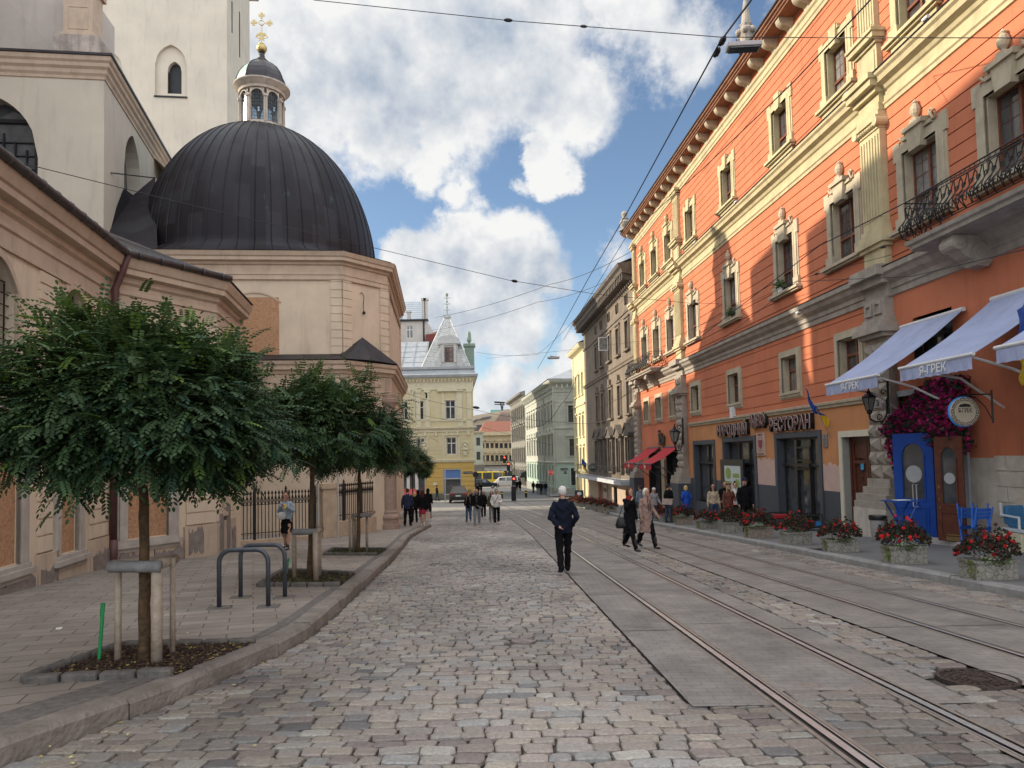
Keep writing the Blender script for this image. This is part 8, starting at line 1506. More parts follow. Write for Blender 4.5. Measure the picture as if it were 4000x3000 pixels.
bs_ = thing('road_sign', 'back of a dark octagonal road sign at the yellow house corner', 'road sign', (atY(1856, 1900, 80).x, 80, g(80))); c = atY(1858, 1854, 80); w = Wall((c.x, 80), (1, 0), False); mb = MB(); w.plate(mb, octp(w, c.z, .34), -.02, .01); mb.build('plate', m_black, bs_); mb = MB(); mb.tube([(c.x-.05, 79.95, g(80)), (c.x-.05, 79.95, c.z+.3)], .05, 6); mb.build('post', m_black, bs_)
ab = thing('sandwich_board', 'small dark sandwich board behind the far planters', 'board', (atY(2263, 1935, 71).x, 71, g(71)+.1)); c = atY(2263, 1934, 71); mb = MB(); mb.box((c.x, 71, c.z), (.85, .06, .95), 0, (-.15, 0)); mb.build('board', m_blk, ab); mb = MB(); mb.ball((c.x, 70.94, c.z+.15), .22, 10, (1, .1, .8)); mb.build('picture', m_wtxt, ab); mb = MB(); mb.box((c.x, 71.2, c.z), (.85, .04, .95), 0, (.15, 0)); mb.build('rear_board', m_blk, ab)
# ================================================================ overhead wires and lamps
m_wire = mat('wire', (.02, .022, .028), .6, .1)
def wire(label, pts, r=.008, sag=0, things=None):
    P = [atY(*p) for p in pts]; Q = []
    for a, b in zip(P, P[1:]):
        n = 12 if sag else 2; Q += [a.lerp(b, i/n)+Vector((0, 0, -sag*4*(i/n)*(1-i/n))) for i in range(n+(b is P[-1]))]
    mb = MB(); mb.tube(Q, r, 5); t = thing('overhead_wire', label, 'wire', tuple(P[0])); mb.build('cable', m_wire, t)
    for (x, y, Y, rr_) in (things or []):
        c = atY(x, y, Y); mb = MB(); d = (Q[-1]-Q[0]).normalized(); mb.tube([c-d*rr_*2.4, c-d*rr_, c+d*rr_, c+d*rr_*2.4], [rr_*.5, rr_, rr_, rr_*.5], 8); mb.build('insulator', m_black, t)
wire('span wire crossing the top of the sky to the orange front', [(1225, 0, 20), (1985, 80, 19), (2815, 145, 18), (3200, 147, 18.5), (4000, 148, 14.5)], .011, .0, [(1985, 79, 19, .05), (2280, 103, 18.8, .04)])
wire('span wire sloping across the dome and sky towards the far windows', [(0, 616, 15), (700, 790, 21), (1460, 968, 26), (1990, 1095, 28), (2320, 1148, 30), (2700, 1185, 36), (2860, 1187, 34)], .011, 0, [(2010, 1098, 28, .06), (2720, 1187, 35.5, .07)])
wire('thick tram contact wire hanging over the near track', [(2935, 0, 9), (2812, 165, 11), (2450, 830, 20), (2300, 1085, 27), (2160, 1340, 42), (2100, 1440, 55)], .014, 0, [(2822, 160, 11, .05), (2800, 205, 11.3, .05)])
wire('tram contact wire running up past the orange front', [(3400, 0, 9.5), (3100, 320, 13), (2750, 655, 19), (2440, 935, 28), (2200, 1330, 48)], .012)
wire('feeder cable slanting in front of the near windows', [(4000, 545, 9), (3600, 760, 12), (3200, 960, 15.5), (2900, 1190, 20), (2420, 1560, 34)], .011)
wire('thin wire from the lower cornice to the far end', [(4000, 975, 11), (3560, 1080, 15), (3113, 1100, 20), (2700, 1420, 34), (2330, 1600, 52)], .009)
wire('stay wire with insulators crossing below the windows', [(3483, 995, 17), (3140, 1085, 20), (2640, 1315, 32), (2200, 1370, 44), (1900, 1400, 52)], .007, 0, [(3450, 965, 18.4, .035), (3190, 1070, 19.5, .03)])
wire('pair of sagging cables over the far street, upper', [(2460, 985, 48), (2150, 1110, 60), (1700, 1240, 80)], .02, .3); wire('sagging cable over the far street, lower', [(2420, 1075, 50), (2100, 1180, 62), (1690, 1290, 84)], .018, .3)
wire('far span wire from the yellow house to the green palace', [(1540, 1520, 60), (1850, 1600, 62), (2200, 1650, 64), (2400, 1640, 60)], .015, .2, [(1560, 1527, 60, .12), (1860, 1592, 62, .12)]); wire('second far span wire over the crossing', [(1540, 1600, 82), (1820, 1650, 84), (2160, 1740, 86)], .016, .1); wire('white cable loop sagging before the green palace', [(2260, 1450, 70), (2190, 1580, 68), (2100, 1665, 70), (1985, 1620, 72)], .022, .5); wire('thin wire running towards the spire', [(1860, 1375, 70), (2100, 1385, 55), (2330, 1150, 42)], .012, .2)
def street_lamp(label, x, y, Y, w): c = atY(x, y, Y); t = thing('street_lamp', label, 'street lamp', tuple(c)); mb = MB(); mb.box(tuple(c), (w, w*.42, w*.14), -.06); mb.build('housing', mat('lamp_grey', (.42, .39, .39), .5, .08), t, bevel=.012); mb = MB(); mb.box((c.x, c.y, c.z-w*.085), (w*.86, w*.34, w*.04), -.06); mb.build('lens', m_glass, t); mb = MB(); mb.box((c.x-.1*w, c.y, c.z+w*.1), (w*.4, .04, w*.06)); mb.tube([(c.x-w*.2, c.y, c.z+w*.1), (c.x-w*.2, c.y, c.z+w*.22)], .012, 5); mb.tube([(c.x+w*.2, c.y, c.z+w*.1), (c.x+w*.2, c.y, c.z+w*.22)], .012, 5); mb.build('hanger', m_black, t)
street_lamp('grey box street lamp hanging from the span wire beside the eaves', 2905, 182, 13, .62); street_lamp('far grey street lamp hanging over the middle of the street', 2162, 1397, 44, .75)
# ================================================================ PEOPLE: every garment is one continuous remeshed skin
m_skin = mat('skin', (.46, .26, .18), .55, .08, 9, spec=.35); m_shoeb = mat('black_shoe', (.02, .02, .022), .5, .1, 9); m_shoew = mat('white_shoe', (.55, .54, .52), .6, .05, 9); m_eye = mat('eye_dark', (.02, .015, .012), .3, .1, 9)
def cmat(c, n=None, bump=.35): return mat('cloth_%02d_%02d_%02d' % tuple(int(v*99) for v in c), c, .92, .16, 5, bump, 22, spec=.12)
def cap(mb, a, b, r0, r1, fx=1., fy=1., n=10):
    """tapered limb with rounded ends; fx/fy flatten it across / front to back"""
    a, b = Vector(a), Vector(b); d = (b-a); L_ = d.length; t = d.normalized() if L_ > 1e-5 else Vector((0, 0, 1)); x = Vector((1, 0, 0)); x = (x-t*x.dot(t)); x = x.normalized() if x.length > .1 else Vector((0, 1, 0)); y = t.cross(x); vs = []; st = []
    for k in (-90, -60, -30, 0): q = math.radians(k); st.append((a+t*r0*math.sin(q)*min(fx, fy), r0*math.cos(q)))
    for k in (0, 30, 60, 90): q = math.radians(k); st.append((b+t*r1*math.sin(q)*min(fx, fy), r1*math.cos(q)))
    for p, r in st:
        for j in range(n): an = 2*math.pi*j/n; vs.append(p+x*math.cos(an)*max(r, 1e-4)*fx+y*math.sin(an)*max(r, 1e-4)*fy)
    m = len(st); mb.add(vs, [(i*n+j, i*n+(j+1) % n, (i+1)*n+(j+1) % n, (i+1)*n+j) for i in range(m-1) for j in range(n)]+[tuple(range(n-1, -1, -1)), tuple((m-1)*n+j for j in range(n))])
def stack(mb, rows, n=16):   # rows of (cx, cy, z, rx, ry)
    vs = [(cx+rx*math.cos(2*math.pi*j/n), cy+ry*math.sin(2*math.pi*j/n), z) for cx, cy, z, rx, ry in rows for j in range(n)]; m = len(rows)
    mb.add(vs, [(i*n+j, i*n+(j+1) % n, (i+1)*n+(j+1) % n, (i+1)*n+j) for i in range(m-1) for j in range(n)]+[tuple(range(n-1, -1, -1)), tuple((m-1)*n+j for j in range(n))])
SC2 = bpy.data.scenes.new('workbench'); _ph = [0.]
def remesh(mb, name, m, root, vox, it=3, fold=0.):
    me = bpy.data.meshes.new('t'); me.from_pydata([tuple(v) for v in mb.v], [], mb.f); o = bpy.data.objects.new('t', me); SC2.collection.objects.link(o)
    rm = o.modifiers.new('r', 'REMESH'); rm.mode = 'VOXEL'; rm.voxel_size = vox; rm.use_smooth_shade = True
    s = o.modifiers.new('s', 'SMOOTH'); s.factor = .5; s.iterations = it
    VL2 = SC2.view_layers[0]; VL2.update(); dg = VL2.depsgraph; m2 = bpy.data.meshes.new_from_object(o.evaluated_get(dg)); bpy.data.objects.remove(o); m2.name = name
    if fold:
        n = len(m2.vertices); co = np.empty(n*3); no = np.empty(n*3); m2.vertices.foreach_get('co', co); m2.vertices.foreach_get('normal', no); co = co.reshape(-1, 3); no = no.reshape(-1, 3); p = _ph[0] = _ph[0]+1.7
        k = np.sin(co[:, 2]*31+4*np.sin(co[:, 0]*13+p)+3*np.sin(co[:, 1]*11+p))*.6+np.sin(co[:, 0]*37+co[:, 2]*17+2.5*np.sin(co[:, 2]*23+p))*.5+np.sin(co[:, 1]*41-co[:, 2]*29+p)*.3; co += no*(k*fold)[:, None]; m2.vertices.foreach_set('co', co.ravel()); m2.update()
    m2.materials.clear(); m2.materials.append(m); r = bpy.data.objects.new(name, m2); C.objects.link(r); r.parent = root; return r
_hidden = Vector((0, 0, 0))
ARMS = {'down': ((.235, .0, 1.14), (.235, .09, .90)), 'back': ((.27, -.10, 1.13), (.12, -.19, .97)), 'pocket': ((.27, -.07, 1.14), (.20, .09, .95)), 'phone': ((.25, .05, 1.17), (.06, .25, 1.33)), 'up': ((.22, .10, 1.20), (.08, .17, 1.40)), 'hold': ((.26, .0, 1.14), (.16, .24, 1.08)), 'swing': ((.25, -.12, 1.15), (.26, -.10, .90)), 'fwd': ((.24, .03, 1.14), (.24, .22, .95)), 'mouth': ((.24, .08, 1.18), (.07, .14, 1.47)), 'bag': ((.25, .0, 1.13), (.27, .02, .86))}
def person(label, pos, yaw, h=1.72, top=(.03, .03, .035), bot=(.02, .02, .025), kind='jacket', legs='trousers', shoes=None, hair=(.05, .03, .02), hairk='short', arms=('down', 'down'), stride=.2, vox=.014, sex='m', extra=(), group=None, scarf=None, inner=None, head=(0, 0), det=True):
    t = thing('person', label, 'person', tuple(pos), group); t.rotation_euler = (0, 0, yaw); S = h/1.75; t.scale = (S, S, S); shw = .185 if sex == 'm' else .162; f_ = 1 if stride >= 0 else -1; st = abs(stride)
    hy, hx = head; LG = []   # legs: hip, knee, ankle
    for s in (-1, 1):
        fw = st*s*f_; kn = (s*.095, fw*.62+.035*st*5*(1 if fw < 0 else .6), .50-(.015 if fw < 0 else 0)); an = (s*.095, fw*1.25, .085+(.07*min(1, st*4) if fw < 0 else 0)); LG.append(((s*.09, 0, .91), kn, an, fw))
    AR = []
    for s, k in zip((-1, 1), arms): (e, w_) = ARMS[k]; AR.append(((s*shw, 0, 1.42), (s*e[0]*(shw/.185), e[1], e[2]), (s*w_[0], w_[1], w_[2]), k))
    # body: head, neck, trunk, legs, arms and hands in one skin
    b = MB(); hc = Vector((hx*.03, .02+hy*.04, 1.635)); b.ball(hc, .095, 16, (.82, 1.02, 1.22)); b.ball(hc+Vector((0, .018, -.062)), .060, 12, (.9, 1, 1)); cap(b, (0, -.01, 1.42), hc+Vector((0, -.02, -.07)), .058, .052)
    fx = hx; face = Vector((fx*.6, 1, -.0)).normalized(); side = Vector((face.y, -face.x, 0)); b.ball(hc+face*.096+Vector((0, 0, -.022)), .016, 8, (1, 1, 1.5)); b.ball(hc+face*.082+Vector((0, 0, -.098)), .026, 8); b.ball(hc+face*.082+Vector((0, 0, .032)), .045, 8, (1.2, .5, .5)); b.ball(hc+face*.088+Vector((0, 0, -.063)), .018, 8, (1.3, .6, .5))
    for s in (-1, 1): b.ball(hc+side*s*.080+Vector((0, 0, -.015)), .022, 8, (.5, .9, 1.4))
    stack(b, [(0, 0, .86, .13, .09), (0, 0, .95, .15, .10), (0, 0, 1.12, .125, .09), (0, 0, 1.3, .13, .085), (0, 0, 1.41, .09, .06)])
    for a, k_, n_, fw in LG: cap(b, a, k_, .075, .052); cap(b, k_, n_, .050, .034); cap(b, n_, (n_[0], n_[1]+.07, n_[2]-.04), .030, .022)
    for a, e, w_, k in AR:
        cap(b, (a[0]*.88, a[1], a[2]-.045), e, .040, .036); cap(b, e, w_, .037, .026); E_, W_ = Vector(e), Vector(w_); d = (W_-E_).normalized(); pl_ = W_+d*.05; s = 1 if a[0] > 0 else -1; q = Vector((0, 1, 0)) if abs(d.y) < .7 else Vector((0, 0, 1)); q = (q-d*q.dot(d)).normalized(); nn = d.cross(q)
        cap(b, W_, pl_, .024, .030, 1, .7)
        for i in range(4): r0 = pl_+q*(i-1.5)*.019+d*.012; m1 = r0+d*(.036-.004*abs(i-1.3))-nn*s*.006; m2 = m1+d*.022-nn*s*.016; cap(b, r0, m1, .0095, .009, n=6); cap(b, m1, m2, .009, .008, n=6)
        cap(b, W_+d*.02+q*.02, W_+d*.05+q*.052-nn*s*.012, .011, .009, n=6)
    remesh(b, 'body', m_skin, t, vox*.8, 2)
    if det:
        e_ = MB()
        if 'sunglasses' in extra: 
            for s in (-1, 1): e_.ball(hc+face*.094+side*s*.032+Vector((0, 0, .01)), .026, 8, (1, .5, .8))
            remesh(e_, 'sunglasses', m_shoeb, t, .008, 1)
        else:
            for s in (-1, 1): e_.ball(hc+face*.089+side*s*.031+Vector((0, 0, .008)), .0085, 8)
            e_.build('eyes', m_eye, None).parent = t
    mt_ = cmat(top); mbm = cmat(bot)
    # top garment
    g_ = MB(); z0 = {'jacket': .81, 'hoodie': .84, 'puffer': .82, 'coat': .46, 'shirt': .90, 'short': .93}[kind]; k = 1.10 if kind in ('puffer', 'hoodie') else 1.0
    if sex == 'm': rows = [(0, -.005, z0, .175*k, .125*k), (0, 0, 1.0, .178*k, .13*k), (0, 0, 1.18, .182*k, .132*k), (0, -.005, 1.31, .192*k, .128*k), (0, -.01, 1.40, .160*k, .105*k), (0, -.01, 1.44, .12, .085), (0, -.01, 1.475, .075, .07)]
    else: rows = [(0, -.005, z0, .17*k, .13*k), (0, 0, .97, .17*k, .13*k), (0, 0, 1.14, .14*k, .11*k), (0, .01, 1.29, .16*k, .125*k), (0, -.01, 1.40, .145*k, .095*k), (0, -.01, 1.465, .07, .065)]
    if kind == 'coat': rows = [(0, 0, z0, .215, .175), (0, 0, .70, .20, .155)]+[(a, b_, c, d*1.06, e*1.08) for a, b_, c, d, e in rows[1:]]
    stack(g_, rows)
    for a, e, w_, kk in AR: cap(g_, (a[0]*.90, a[1], a[2]-.035), e, .074*k, .060*k); cap(g_, e, Vector(e).lerp(Vector(w_), .93), .058*k, .045*k)
    if kind in ('hoodie',) and 'hoodup' not in extra: cap(g_, (-.07, -.09, 1.46), (.07, -.09, 1.46), .06, .06)
    if 'collar' in extra or kind in ('jacket', 'coat', 'puffer'): stack(g_, [(0, -.01, 1.44, .085, .078), (0, -.012, 1.50, .075, .072)], 14)
    remesh(g_, {'jacket': 'jacket', 'hoodie': 'hoodie', 'puffer': 'padded_jacket', 'coat': 'coat', 'shirt': 'top', 'short': 'cropped_jacket'}[kind], mt_, t, vox, 3, .009)
    if inner: v_ = MB(); stack(v_, [(0, .035, .92, .085, .10), (0, .035, 1.2, .08, .102), (0, .03, 1.36, .07, .108), (0, .02, 1.45, .05, .06)]); remesh(v_, 'shirt', cmat(inner), t, vox, 2)
    # legs
    g_ = MB()
    if legs == 'trousers':
        stack(g_, [(0, 0, .84, .155, .115), (0, 0, .93, .16, .118), (0, 0, 1.02, .15, .11)])
        for a, k_, n_, fw in LG: cap(g_, a, k_, .096, .076); cap(g_, k_, (n_[0], n_[1]-.005, n_[2]+.0), .074, .064)
        remesh(g_, 'trousers', mbm, t, vox, 2, .009)
    elif legs == 'skirt':
        stack(g_, [(0, .0, .50 if 'longskirt' in extra else .60, .175, .15+st*.3), (0, 0, .75, .17, .13), (0, 0, .92, .16, .12), (0, 0, 1.02, .13, .10)]); remesh(g_, 'skirt', mbm, t, vox, 2, .009)
    sm = shoes or m_shoeb; g_ = MB()
    for a, k_, n_, fw in LG:
        dz = -.045 if fw < 0 and st > .1 else 0; x, y, z = n_; cap(g_, (x, y-.03, z-.045), (x+(.02 if x > 0 else -.02), y+.17, z-.055+dz*.6), .042, .036, 1.05, .8); cap(g_, (x, y, z), (x, y, z+.05 if 'boots' not in extra else z+.22), .045, .047)
    remesh(g_, 'shoes', sm, t, min(vox, .012), 1)
    # hair
    hm = cmat(hair); g_ = MB(); back = -face
    if hairk != 'none' and 'hoodup' not in extra:
        g_.ball(hc+back*.018+Vector((0, 0, .022)), .098, 14, (.90, 1.0, 1.12)); 
        if hairk == 'long': cap(g_, hc+back*.05, hc+back*.085+Vector((0, 0, -.26)), .075, .055, 1.25, .7); [cap(g_, hc+side*s*.07+Vector((0, 0, .0)), hc+side*s*.085+back*-.03+Vector((0, 0, -.26)), .030, .022) for s in (-1, 1)]
        if hairk == 'bob': cap(g_, hc+back*.035, hc+back*.045+Vector((0, 0, -.085)), .085, .078, 1.05, .9); [cap(g_, hc+side*s*.072+Vector((0, 0, .03)), hc+side*s*.078+Vector((0, 0, -.075)), .034, .026) for s in (-1, 1)]
        if hairk == 'curly':
            rr_ = random.Random(len(label))
            for i in range(26): a = rr_.uniform(0, 6.28); e = rr_.uniform(-.3, 1.5); p = Vector((math.cos(a)*math.cos(e), math.sin(a)*math.cos(e), math.sin(e)))*.10; p = p if p.dot(face) < .05 or e > .6 else -p; g_.ball(hc+p+Vector((0, 0, .015)), .034, 6)
        if hairk == 'bun': g_.ball(hc+back*.05+Vector((0, 0, .14)), .042, 8); 
        cut = MB(); me_o = remesh(g_, 'hair', hm, t, .011, 2, .003)
        for v in me_o.data.vertices:     # keep the face clear of hair
            q = v.co-hc; fr = q.dot(face)
            if fr > .035 and q.z < .062 and abs(q.dot(side)) < .078: v.co -= face*(fr-.035)*.95
    if 'hoodup' in extra: g_ = MB(); g_.ball(hc+back*.02+Vector((0, 0, .01)), .115, 14, (.95, 1.0, 1.18)); cap(g_, hc+Vector((0, -.02, -.1)), (0, -.03, 1.45), .095, .10); remesh(g_, 'hood', mt_, t, .013, 2)
    if 'cap' in extra or 'whitecap' in extra: g_ = MB(); g_.ball(hc+Vector((0, 0, .055)), .104, 14, (.92, 1.02, .78)); cap(g_, hc+face*.07+Vector((0, 0, .055)), hc+face*.15+Vector((0, 0, .035)), .055, .045, 1.3, .2); remesh(g_, 'cap', m_shoew if 'whitecap' in extra else cmat((.02, .025, .045)), t, .010, 1)
    if 'beret' in extra: g_ = MB(); g_.ball(hc+Vector((0, -.01, .075)), .112, 12, (1, 1, .45)); remesh(g_, 'beret', cmat((.10, .04, .025)), t, .011, 1)
    if 'beard' in extra: g_ = MB(); g_.ball(hc+face*.06+Vector((0, 0, -.09)), .05, 10, (1.1, .8, .7)); remesh(g_, 'beard', hm, t, .009, 1)
    if scarf: g_ = MB(); stack(g_, [(0, 0, 1.40, .10, .10), (0, 0, 1.47, .10, .095), (0, .01, 1.53, .08, .08)]); remesh(g_, 'scarf', cmat(scarf), t, .012, 2, .006)
    if 'strings' in extra: g_ = MB(); [g_.tube([(s*.04, .145, 1.44), (s*.03, .17, 1.1)], .010, 5) for s in (-1, 1)]; g_.build('hood_strings', m_shoeb, None).parent = t
    if 'strap' in extra: g_ = MB(); g_.tube([(-.11, .02, 1.475), (-.06, .135, 1.36), (.05, .15, 1.18), (.14, .11, 1.02)], .014, 6); g_.build('crossbody_strap', m_shoeb, None).parent = t
    if 'strapback' in extra: g_ = MB(); g_.tube([(.10, -.06, 1.45), (0, -.145, 1.28), (-.14, -.12, 1.08)], .010, 5); g_.build('strap', m_shoeb, None).parent = t
    if 'backpack' in extra: g_ = MB(); [g_.tube([(s*.10, .0, 1.48), (s*.115, .125, 1.35), (s*.13, .10, 1.15)], .016, 5) for s in (-1, 1)]; g_.build('pack_straps', cmat((.25, .2, .15)), None).parent = t
    return t
def pt_(x, y, off=.13): return gp(x, y, off)
def face_to(deg): return math.radians(deg)   # 0 = away from viewer, 180 = towards, 90 = left
N_ = (.010, .013, .024); K_ = (.0075, .0075, .009)
person('white haired elderly man in dark navy jacket walking away along the tram track', pt_(2205, 2240, .02), face_to(4), 1.72, N_, K_, 'jacket', hair=(.62, .60, .57), arms=('back', 'pocket'), stride=.17, vox=.012, head=(.3, 0))
a_ = person('brown haired woman in long black coat crossing the tram tracks', pt_(2462, 2148, .02), face_to(215), 1.68, K_, K_, 'coat', hair=(.10, .045, .022), hairk='bob', arms=('bag', 'up'), stride=.26, vox=.013, sex='f', scarf=(.25, .03, .03), extra=('boots',), head=(0, -.3))
person('grey haired woman in dusty pink long coat beside the black coated woman', pt_(2528, 2140, .02), face_to(205), 1.66, (.32, .215, .18), K_, 'coat', hair=(.60, .57, .50), hairk='bob', arms=('fwd', 'down'), stride=-.22, vox=.013, sex='f', extra=('boots', 'strings'), head=(0, -.2))
person('woman in white cap and grey hooded top walking past the planters', pt_(2558, 2038, .1), face_to(195), 1.62, (.28, .27, .29), (.10, .11, .135), 'hoodie', hair=(.45, .33, .20), hairk='bob', arms=('fwd', 'swing'), stride=.24, vox=.015, sex='f', extra=('whitecap',), shoes=m_shoew, head=(0, .5))
m5 = person('man in black leather jacket and cap holding papers by the planters', pt_(2612, 2044, .1), face_to(-70), 1.76, K_, (.045, .06, .09), 'jacket', hair=(.05, .04, .03), arms=('hold', 'mouth'), stride=.06, vox=.015, extra=('cap',))
person('blonde woman in bright blue quilted coat seen from behind', pt_(2683, 2034), face_to(10), 1.66, (.02, .08, .42), K_, 'coat', hair=(.55, .40, .20), hairk='bob', arms=('pocket', 'pocket'), stride=.05, vox=.016, sex='f', extra=('strapback', 'boots'))
person('long haired woman in beige cropped jacket and sunglasses behind the planters', pt_(2790, 2058), face_to(172), 1.68, (.42, .34, .245), (.05, .075, .13), 'short', hair=(.05, .028, .018), hairk='long', arms=('down', 'down'), stride=.14, vox=.015, sex='f', extra=('sunglasses',))
person('bearded man in dark jacket behind the two women', pt_(2836, 2046), face_to(176), 1.80, K_, K_, 'jacket', hair=(.045, .03, .02), arms=('pocket', 'pocket'), stride=.1, vox=.016, extra=('beard',))
person('blonde woman in brown belted coat, beret and sunglasses', pt_(2851, 2066), face_to(180), 1.68, (.13, .050, .036), (.13, .050, .036), 'coat', hair=(.42, .30, .17), hairk='long', arms=('hold', 'down'), stride=.12, vox=.015, sex='f', extra=('sunglasses', 'beret'))
person('dark haired young woman in white jacket with hair bun', pt_(2876, 2048), face_to(178), 1.74, (.56, .54, .51), K_, 'jacket', hair=(.02, .016, .014), hairk='bun', arms=('pocket', 'pocket'), stride=.1, vox=.016, sex='f')
person('tall bearded man in black jacket and navy cap beside the women', pt_(2914, 2078), face_to(184), 1.84, K_, K_, 'jacket', hair=(.04, .03, .02), arms=('down', 'down'), stride=.12, vox=.014, extra=('cap', 'beard'))
person('man in grey blue hooded top walking behind the pink coated woman', pt_(2504, 2028), face_to(30), 1.72, (.17, .20, .25), (.07, .08, .10), 'hoodie', hair=(.05, .035, .025), arms=('down', 'swing'), stride=.16, vox=.017)
# on the left pavement
gl_ = person('young woman in pale denim jacket and black skirt looking at her phone', pt_(1120, 2146), face_to(178), 1.66, (.30, .37, .44), K_, 'short', 'skirt', hair=(.09, .05, .03), hairk='bun', arms=('phone', 'phone'), stride=-.14, vox=.013, sex='f', extra=('longskirt',), head=(.4, 0))
person('man in navy jacket walking away carrying a plastic bag', pt_(1593, 2056), face_to(-5), 1.80, (.028, .035, .07), K_, 'jacket', hair=(.06, .035, .02), arms=('bag', 'down'), stride=.14, vox=.017)
person('blonde woman in black holding hands beside the navy jacketed man', pt_(1620, 2042), face_to(0), 1.62, K_, K_, 'jacket', hair=(.50, .36, .18), hairk='bob', arms=('down', 'down'), stride=.14, vox=.018, sex='f')
person('person in black hooded top between the couple and the red skirt', pt_(1634, 2022), face_to(0), 1.68, K_, (.06, .09, .14), 'hoodie', arms=('down', 'down'), stride=.12, vox=.02, extra=('hoodup',))
person('woman in black leather jacket and dark red skirt walking away', pt_(1652, 2056), face_to(-3), 1.70, K_, (.24, .022, .045), 'jacket', 'skirt', hair=(.06, .02, .02), hairk='long', arms=('down', 'bag'), stride=-.12, vox=.017, sex='f', shoes=m_shoew)
person('person in long black hooded coat walking away with paper bag', pt_(1673, 2026), face_to(-6), 1.76, K_, (.10, .11, .12), 'coat', arms=('bag', 'down'), stride=.14, vox=.018, extra=('hoodup',))
# group coming towards the viewer on the cobbles
c_ = lambda x, y: pt_(x, y, .02)
person('curly red haired woman in black jacket and jeans walking towards the viewer', c_(1831, 2037), face_to(176), 1.62, K_, (.055, .10, .19), 'jacket', hair=(.34, .12, .035), hairk='curly', arms=('pocket', 'pocket'), stride=.12, vox=.015, sex='f', extra=('backpack', 'boots'))
person('bearded man in open black jacket and grey jeans walking towards the viewer', c_(1864, 2052), face_to(178), 1.84, K_, (.19, .205, .225), 'jacket', hair=(.07, .04, .025), arms=('down', 'down'), stride=.12, vox=.015, inner=(.05, .05, .052), extra=('beard',), shoes=mat('grey_shoe', (.25, .23, .21), .7, .1))
person('dark haired woman in black with pale lilac sleeve behind the bearded man', c_(1889, 2024), face_to(184), 1.66, K_, K_, 'puffer', hair=(.035, .022, .018), hairk='long', arms=('down', 'down'), stride=.12, vox=.017, sex='f', shoes=m_shoew)
person('long haired woman in dark green top and grey trousers beside the white hoodie', c_(1922, 2036), face_to(182), 1.68, (.07, .075, .045), (.17, .175, .175), 'hoodie', hair=(.07, .03, .02), hairk='long', arms=('down', 'down'), stride=.12, vox=.016, sex='f')
person('bearded man in white hoodie with black crossbody strap walking towards the viewer', c_(1941, 2046), face_to(186), 1.80, (.62, .60, .57), K_, 'hoodie', hair=(.03, .02, .018), arms=('hold', 'pocket'), stride=.12, vox=.014, extra=('strap', 'beard'), shoes=m_shoew, head=(.6, 0))
person('woman in black with white scarf behind the curly haired woman', c_(1837, 1998), face_to(180), 1.64, K_, K_, 'jacket', hair=(.02, .015, .012), hairk='long', arms=('pocket', 'pocket'), stride=.1, vox=.02, sex='f', scarf=(.55, .54, .5))
person('white haired woman in grey and black coat in the group', c_(1857, 1998), face_to(175), 1.66, (.16, .165, .17), K_, 'jacket', hair=(.62, .6, .56), hairk='bob', arms=('pocket', 'pocket'), stride=.1, vox=.02, sex='f')
FAR = [('dark figure standing at the yellow house corner, left of two', 1866, 1948, 20, 1.80, 'puffer', K_, K_), ('dark figure with raised arm at the yellow house corner, right of two', 1880, 1938, 60, 1.74, 'jacket', K_, K_), ('man in black holding white paper beside the golden wall', 1707, 1957, -60, 1.76, 'jacket', K_, (.03, .04, .06)),
       ('woman with handbag by the mint wall, leftmost of the far group', 2084, 1926, 10, 1.66, 'jacket', K_, K_), ('figure in black jacket and grey jeans by the mint wall, second of the far group', 2100, 1931, 5, 1.72, 'jacket', K_, (.2, .2, .22)), ('figure all in black by the mint wall, third of the far group', 2114, 1934, 0, 1.74, 'jacket', K_, K_), ('figure in pale blue trousers half hidden in the far group', 2122, 1932, 0, 1.66, 'jacket', (.10, .11, .13), (.20, .25, .32)), ('figure in black and dark jeans, rightmost of the far group', 2132, 1932, 0, 1.68, 'jacket', K_, (.07, .08, .11)),
       ('dark figure on the far pavement right of the signal mast, nearer one', 2020, 1920, 0, 1.72, 'jacket', K_, K_), ('tall dark figure on the far pavement right of the signal mast, taller one', 2031, 1920, 0, 1.84, 'coat', K_, K_), ('figure in dark jacket and jeans left of the signal mast near the white van', 1991, 1900, 0, 1.75, 'jacket', K_, (.05, .12, .16)), ('small distant figure in dark clothes beside the sooty house', 2040, 1902, 0, 1.7, 'jacket', K_, K_)]
for lb, x, y, dg_, h, kd, tp_, bt in FAR: person(lb, pt_(x, y, .02), face_to(dg_), h, tp_, bt, kd, hair=(.04, .03, .02), hairk='long' if 'woman' in lb else 'short', arms=('hold', 'down') if 'paper' in lb else ('up', 'down') if 'raised' in lb else ('down', 'down'), stride=.12, vox=.032, det=False)
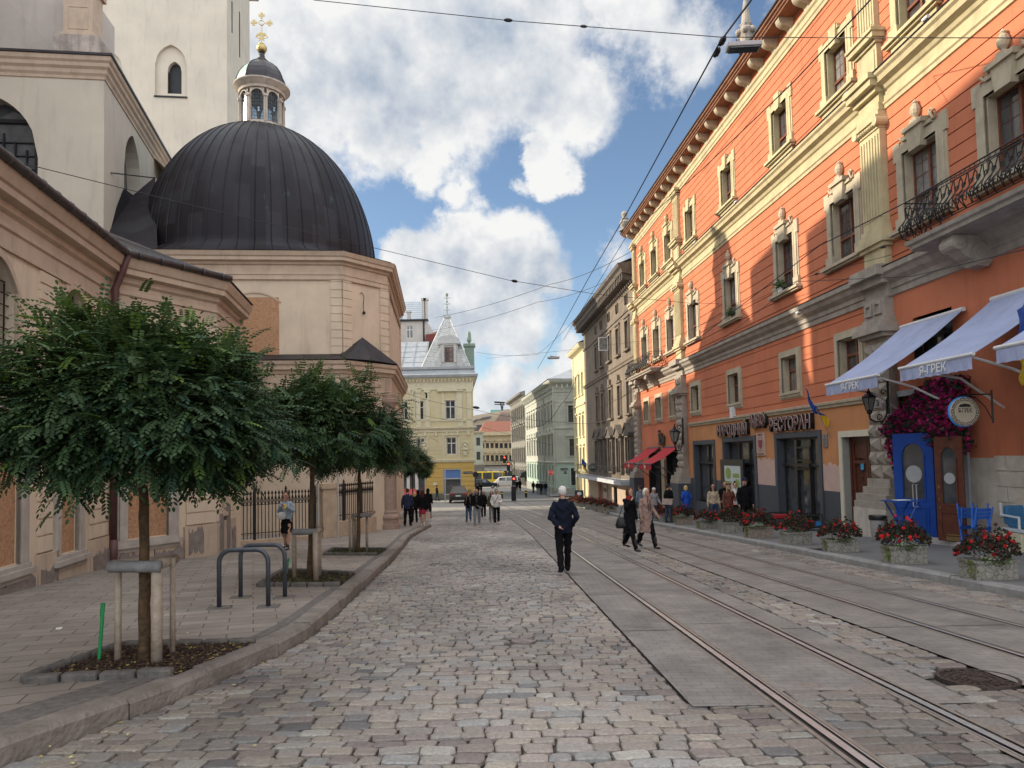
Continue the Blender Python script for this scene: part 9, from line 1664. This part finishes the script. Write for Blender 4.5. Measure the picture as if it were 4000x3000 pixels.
# things they carry
def carried(name, label, cat, mb, m, bevel=0, smooth=False): return tag(mb.build(name, m, bevel=bevel, smooth=smooth), label, cat)
def near(x, y, Yp, dy=-.12): return atY(x, y, Yp+dy)
P = pt_(2462, 2148, .02); c = near(2432, 2040, P.y, -.05); mb = MB(); stack(mb, [(c.x, c.y, c.z-.16, .17, .07), (c.x, c.y, c.z-.08, .20, .09), (c.x, c.y, c.z+.08, .15, .05), (c.x, c.y, c.z+.13, .12, .02)]); mb.tube([(c.x-.1, c.y, c.z+.1), (c.x, c.y, c.z+.42), (c.x+.1, c.y, c.z+.5), (c.x+.12, c.y, c.z+.12)], .010, 5); carried('shoulder_bag', 'large black shoulder bag hanging on the black coated woman', 'bag', mb, m_black, smooth=True)
P = pt_(2612, 2044, .1); c = near(2605, 1960, P.y, -.3); mb = MB(); mb.box(tuple(c), (.46, .01, .27), .1, (.1, .08)); mb.box((c.x+.05, c.y-.012, c.z+.01), (.40, .008, .25), .12, (.1, .05)); carried('newspaper', 'white and red printed papers held by the man in the cap', 'paper', mb, mat('printed_paper', (.62, .58, .55), .7, .2, 14, col2=(.45, .25, .18)))
P = pt_(1120, 2146); c = near(1113, 1978, P.y, -.27); mb = MB(); mb.box(tuple(c), (.075, .015, .14), .1, (-.5, 0)); carried('phone', 'yellow cased phone in the hands of the woman in denim', 'phone', mb, m_fy, .004); c = near(1100, 2015, P.y, -.16); mb = MB(); mb.ball(c, .12, 14, (1.15, .5, .95)); mb.tube([c+Vector((.1, 0, .08)), c+Vector((.2, .1, .35))], .012, 5); carried('white_bag', 'white crossbody bag of the woman in denim jacket', 'bag', mb, m_shoew, smooth=True)
P = pt_(1593, 2056); c = near(1569, 2012, P.y, 0); mb = MB(); mb.ball(c, .17, 12, (.8, .5, 1.15)); mb.tube([c+Vector((0, 0, .15)), c+Vector((.05, 0, .3))], .015, 5); carried('plastic_bag', 'pale plastic bag carried by the man in navy jacket', 'bag', mb, mat('plastic_bag_white', (.5, .45, .42), .4, .2, 9), smooth=True)
for x, y, lb, yy in ((1672, 2014, 'brown paper bag beside the woman in red skirt', 2056), (1592, 2002, 'brown paper bag beside the blonde woman in black', 2042)): P = pt_(x, yy); c = near(x, y, P.y, 0); mb = MB(); mb.box(tuple(c), (.22, .12, .30), .2); mb.tube([c+Vector((-.06, 0, .15)), c+Vector((-.04, 0, .25)), c+Vector((.04, 0, .25)), c+Vector((.06, 0, .15))], .008, 4); carried('paper_bag', lb, 'bag', mb, m_board)
P = pt_(2683, 2034); c = near(2664, 1945, P.y, 0); mb = MB(); mb.box(tuple(c), (.20, .08, .17)); carried('handbag', 'small black handbag of the blue coated woman', 'bag', mb, m_black, .02)

bpy.data.scenes.remove(SC2)
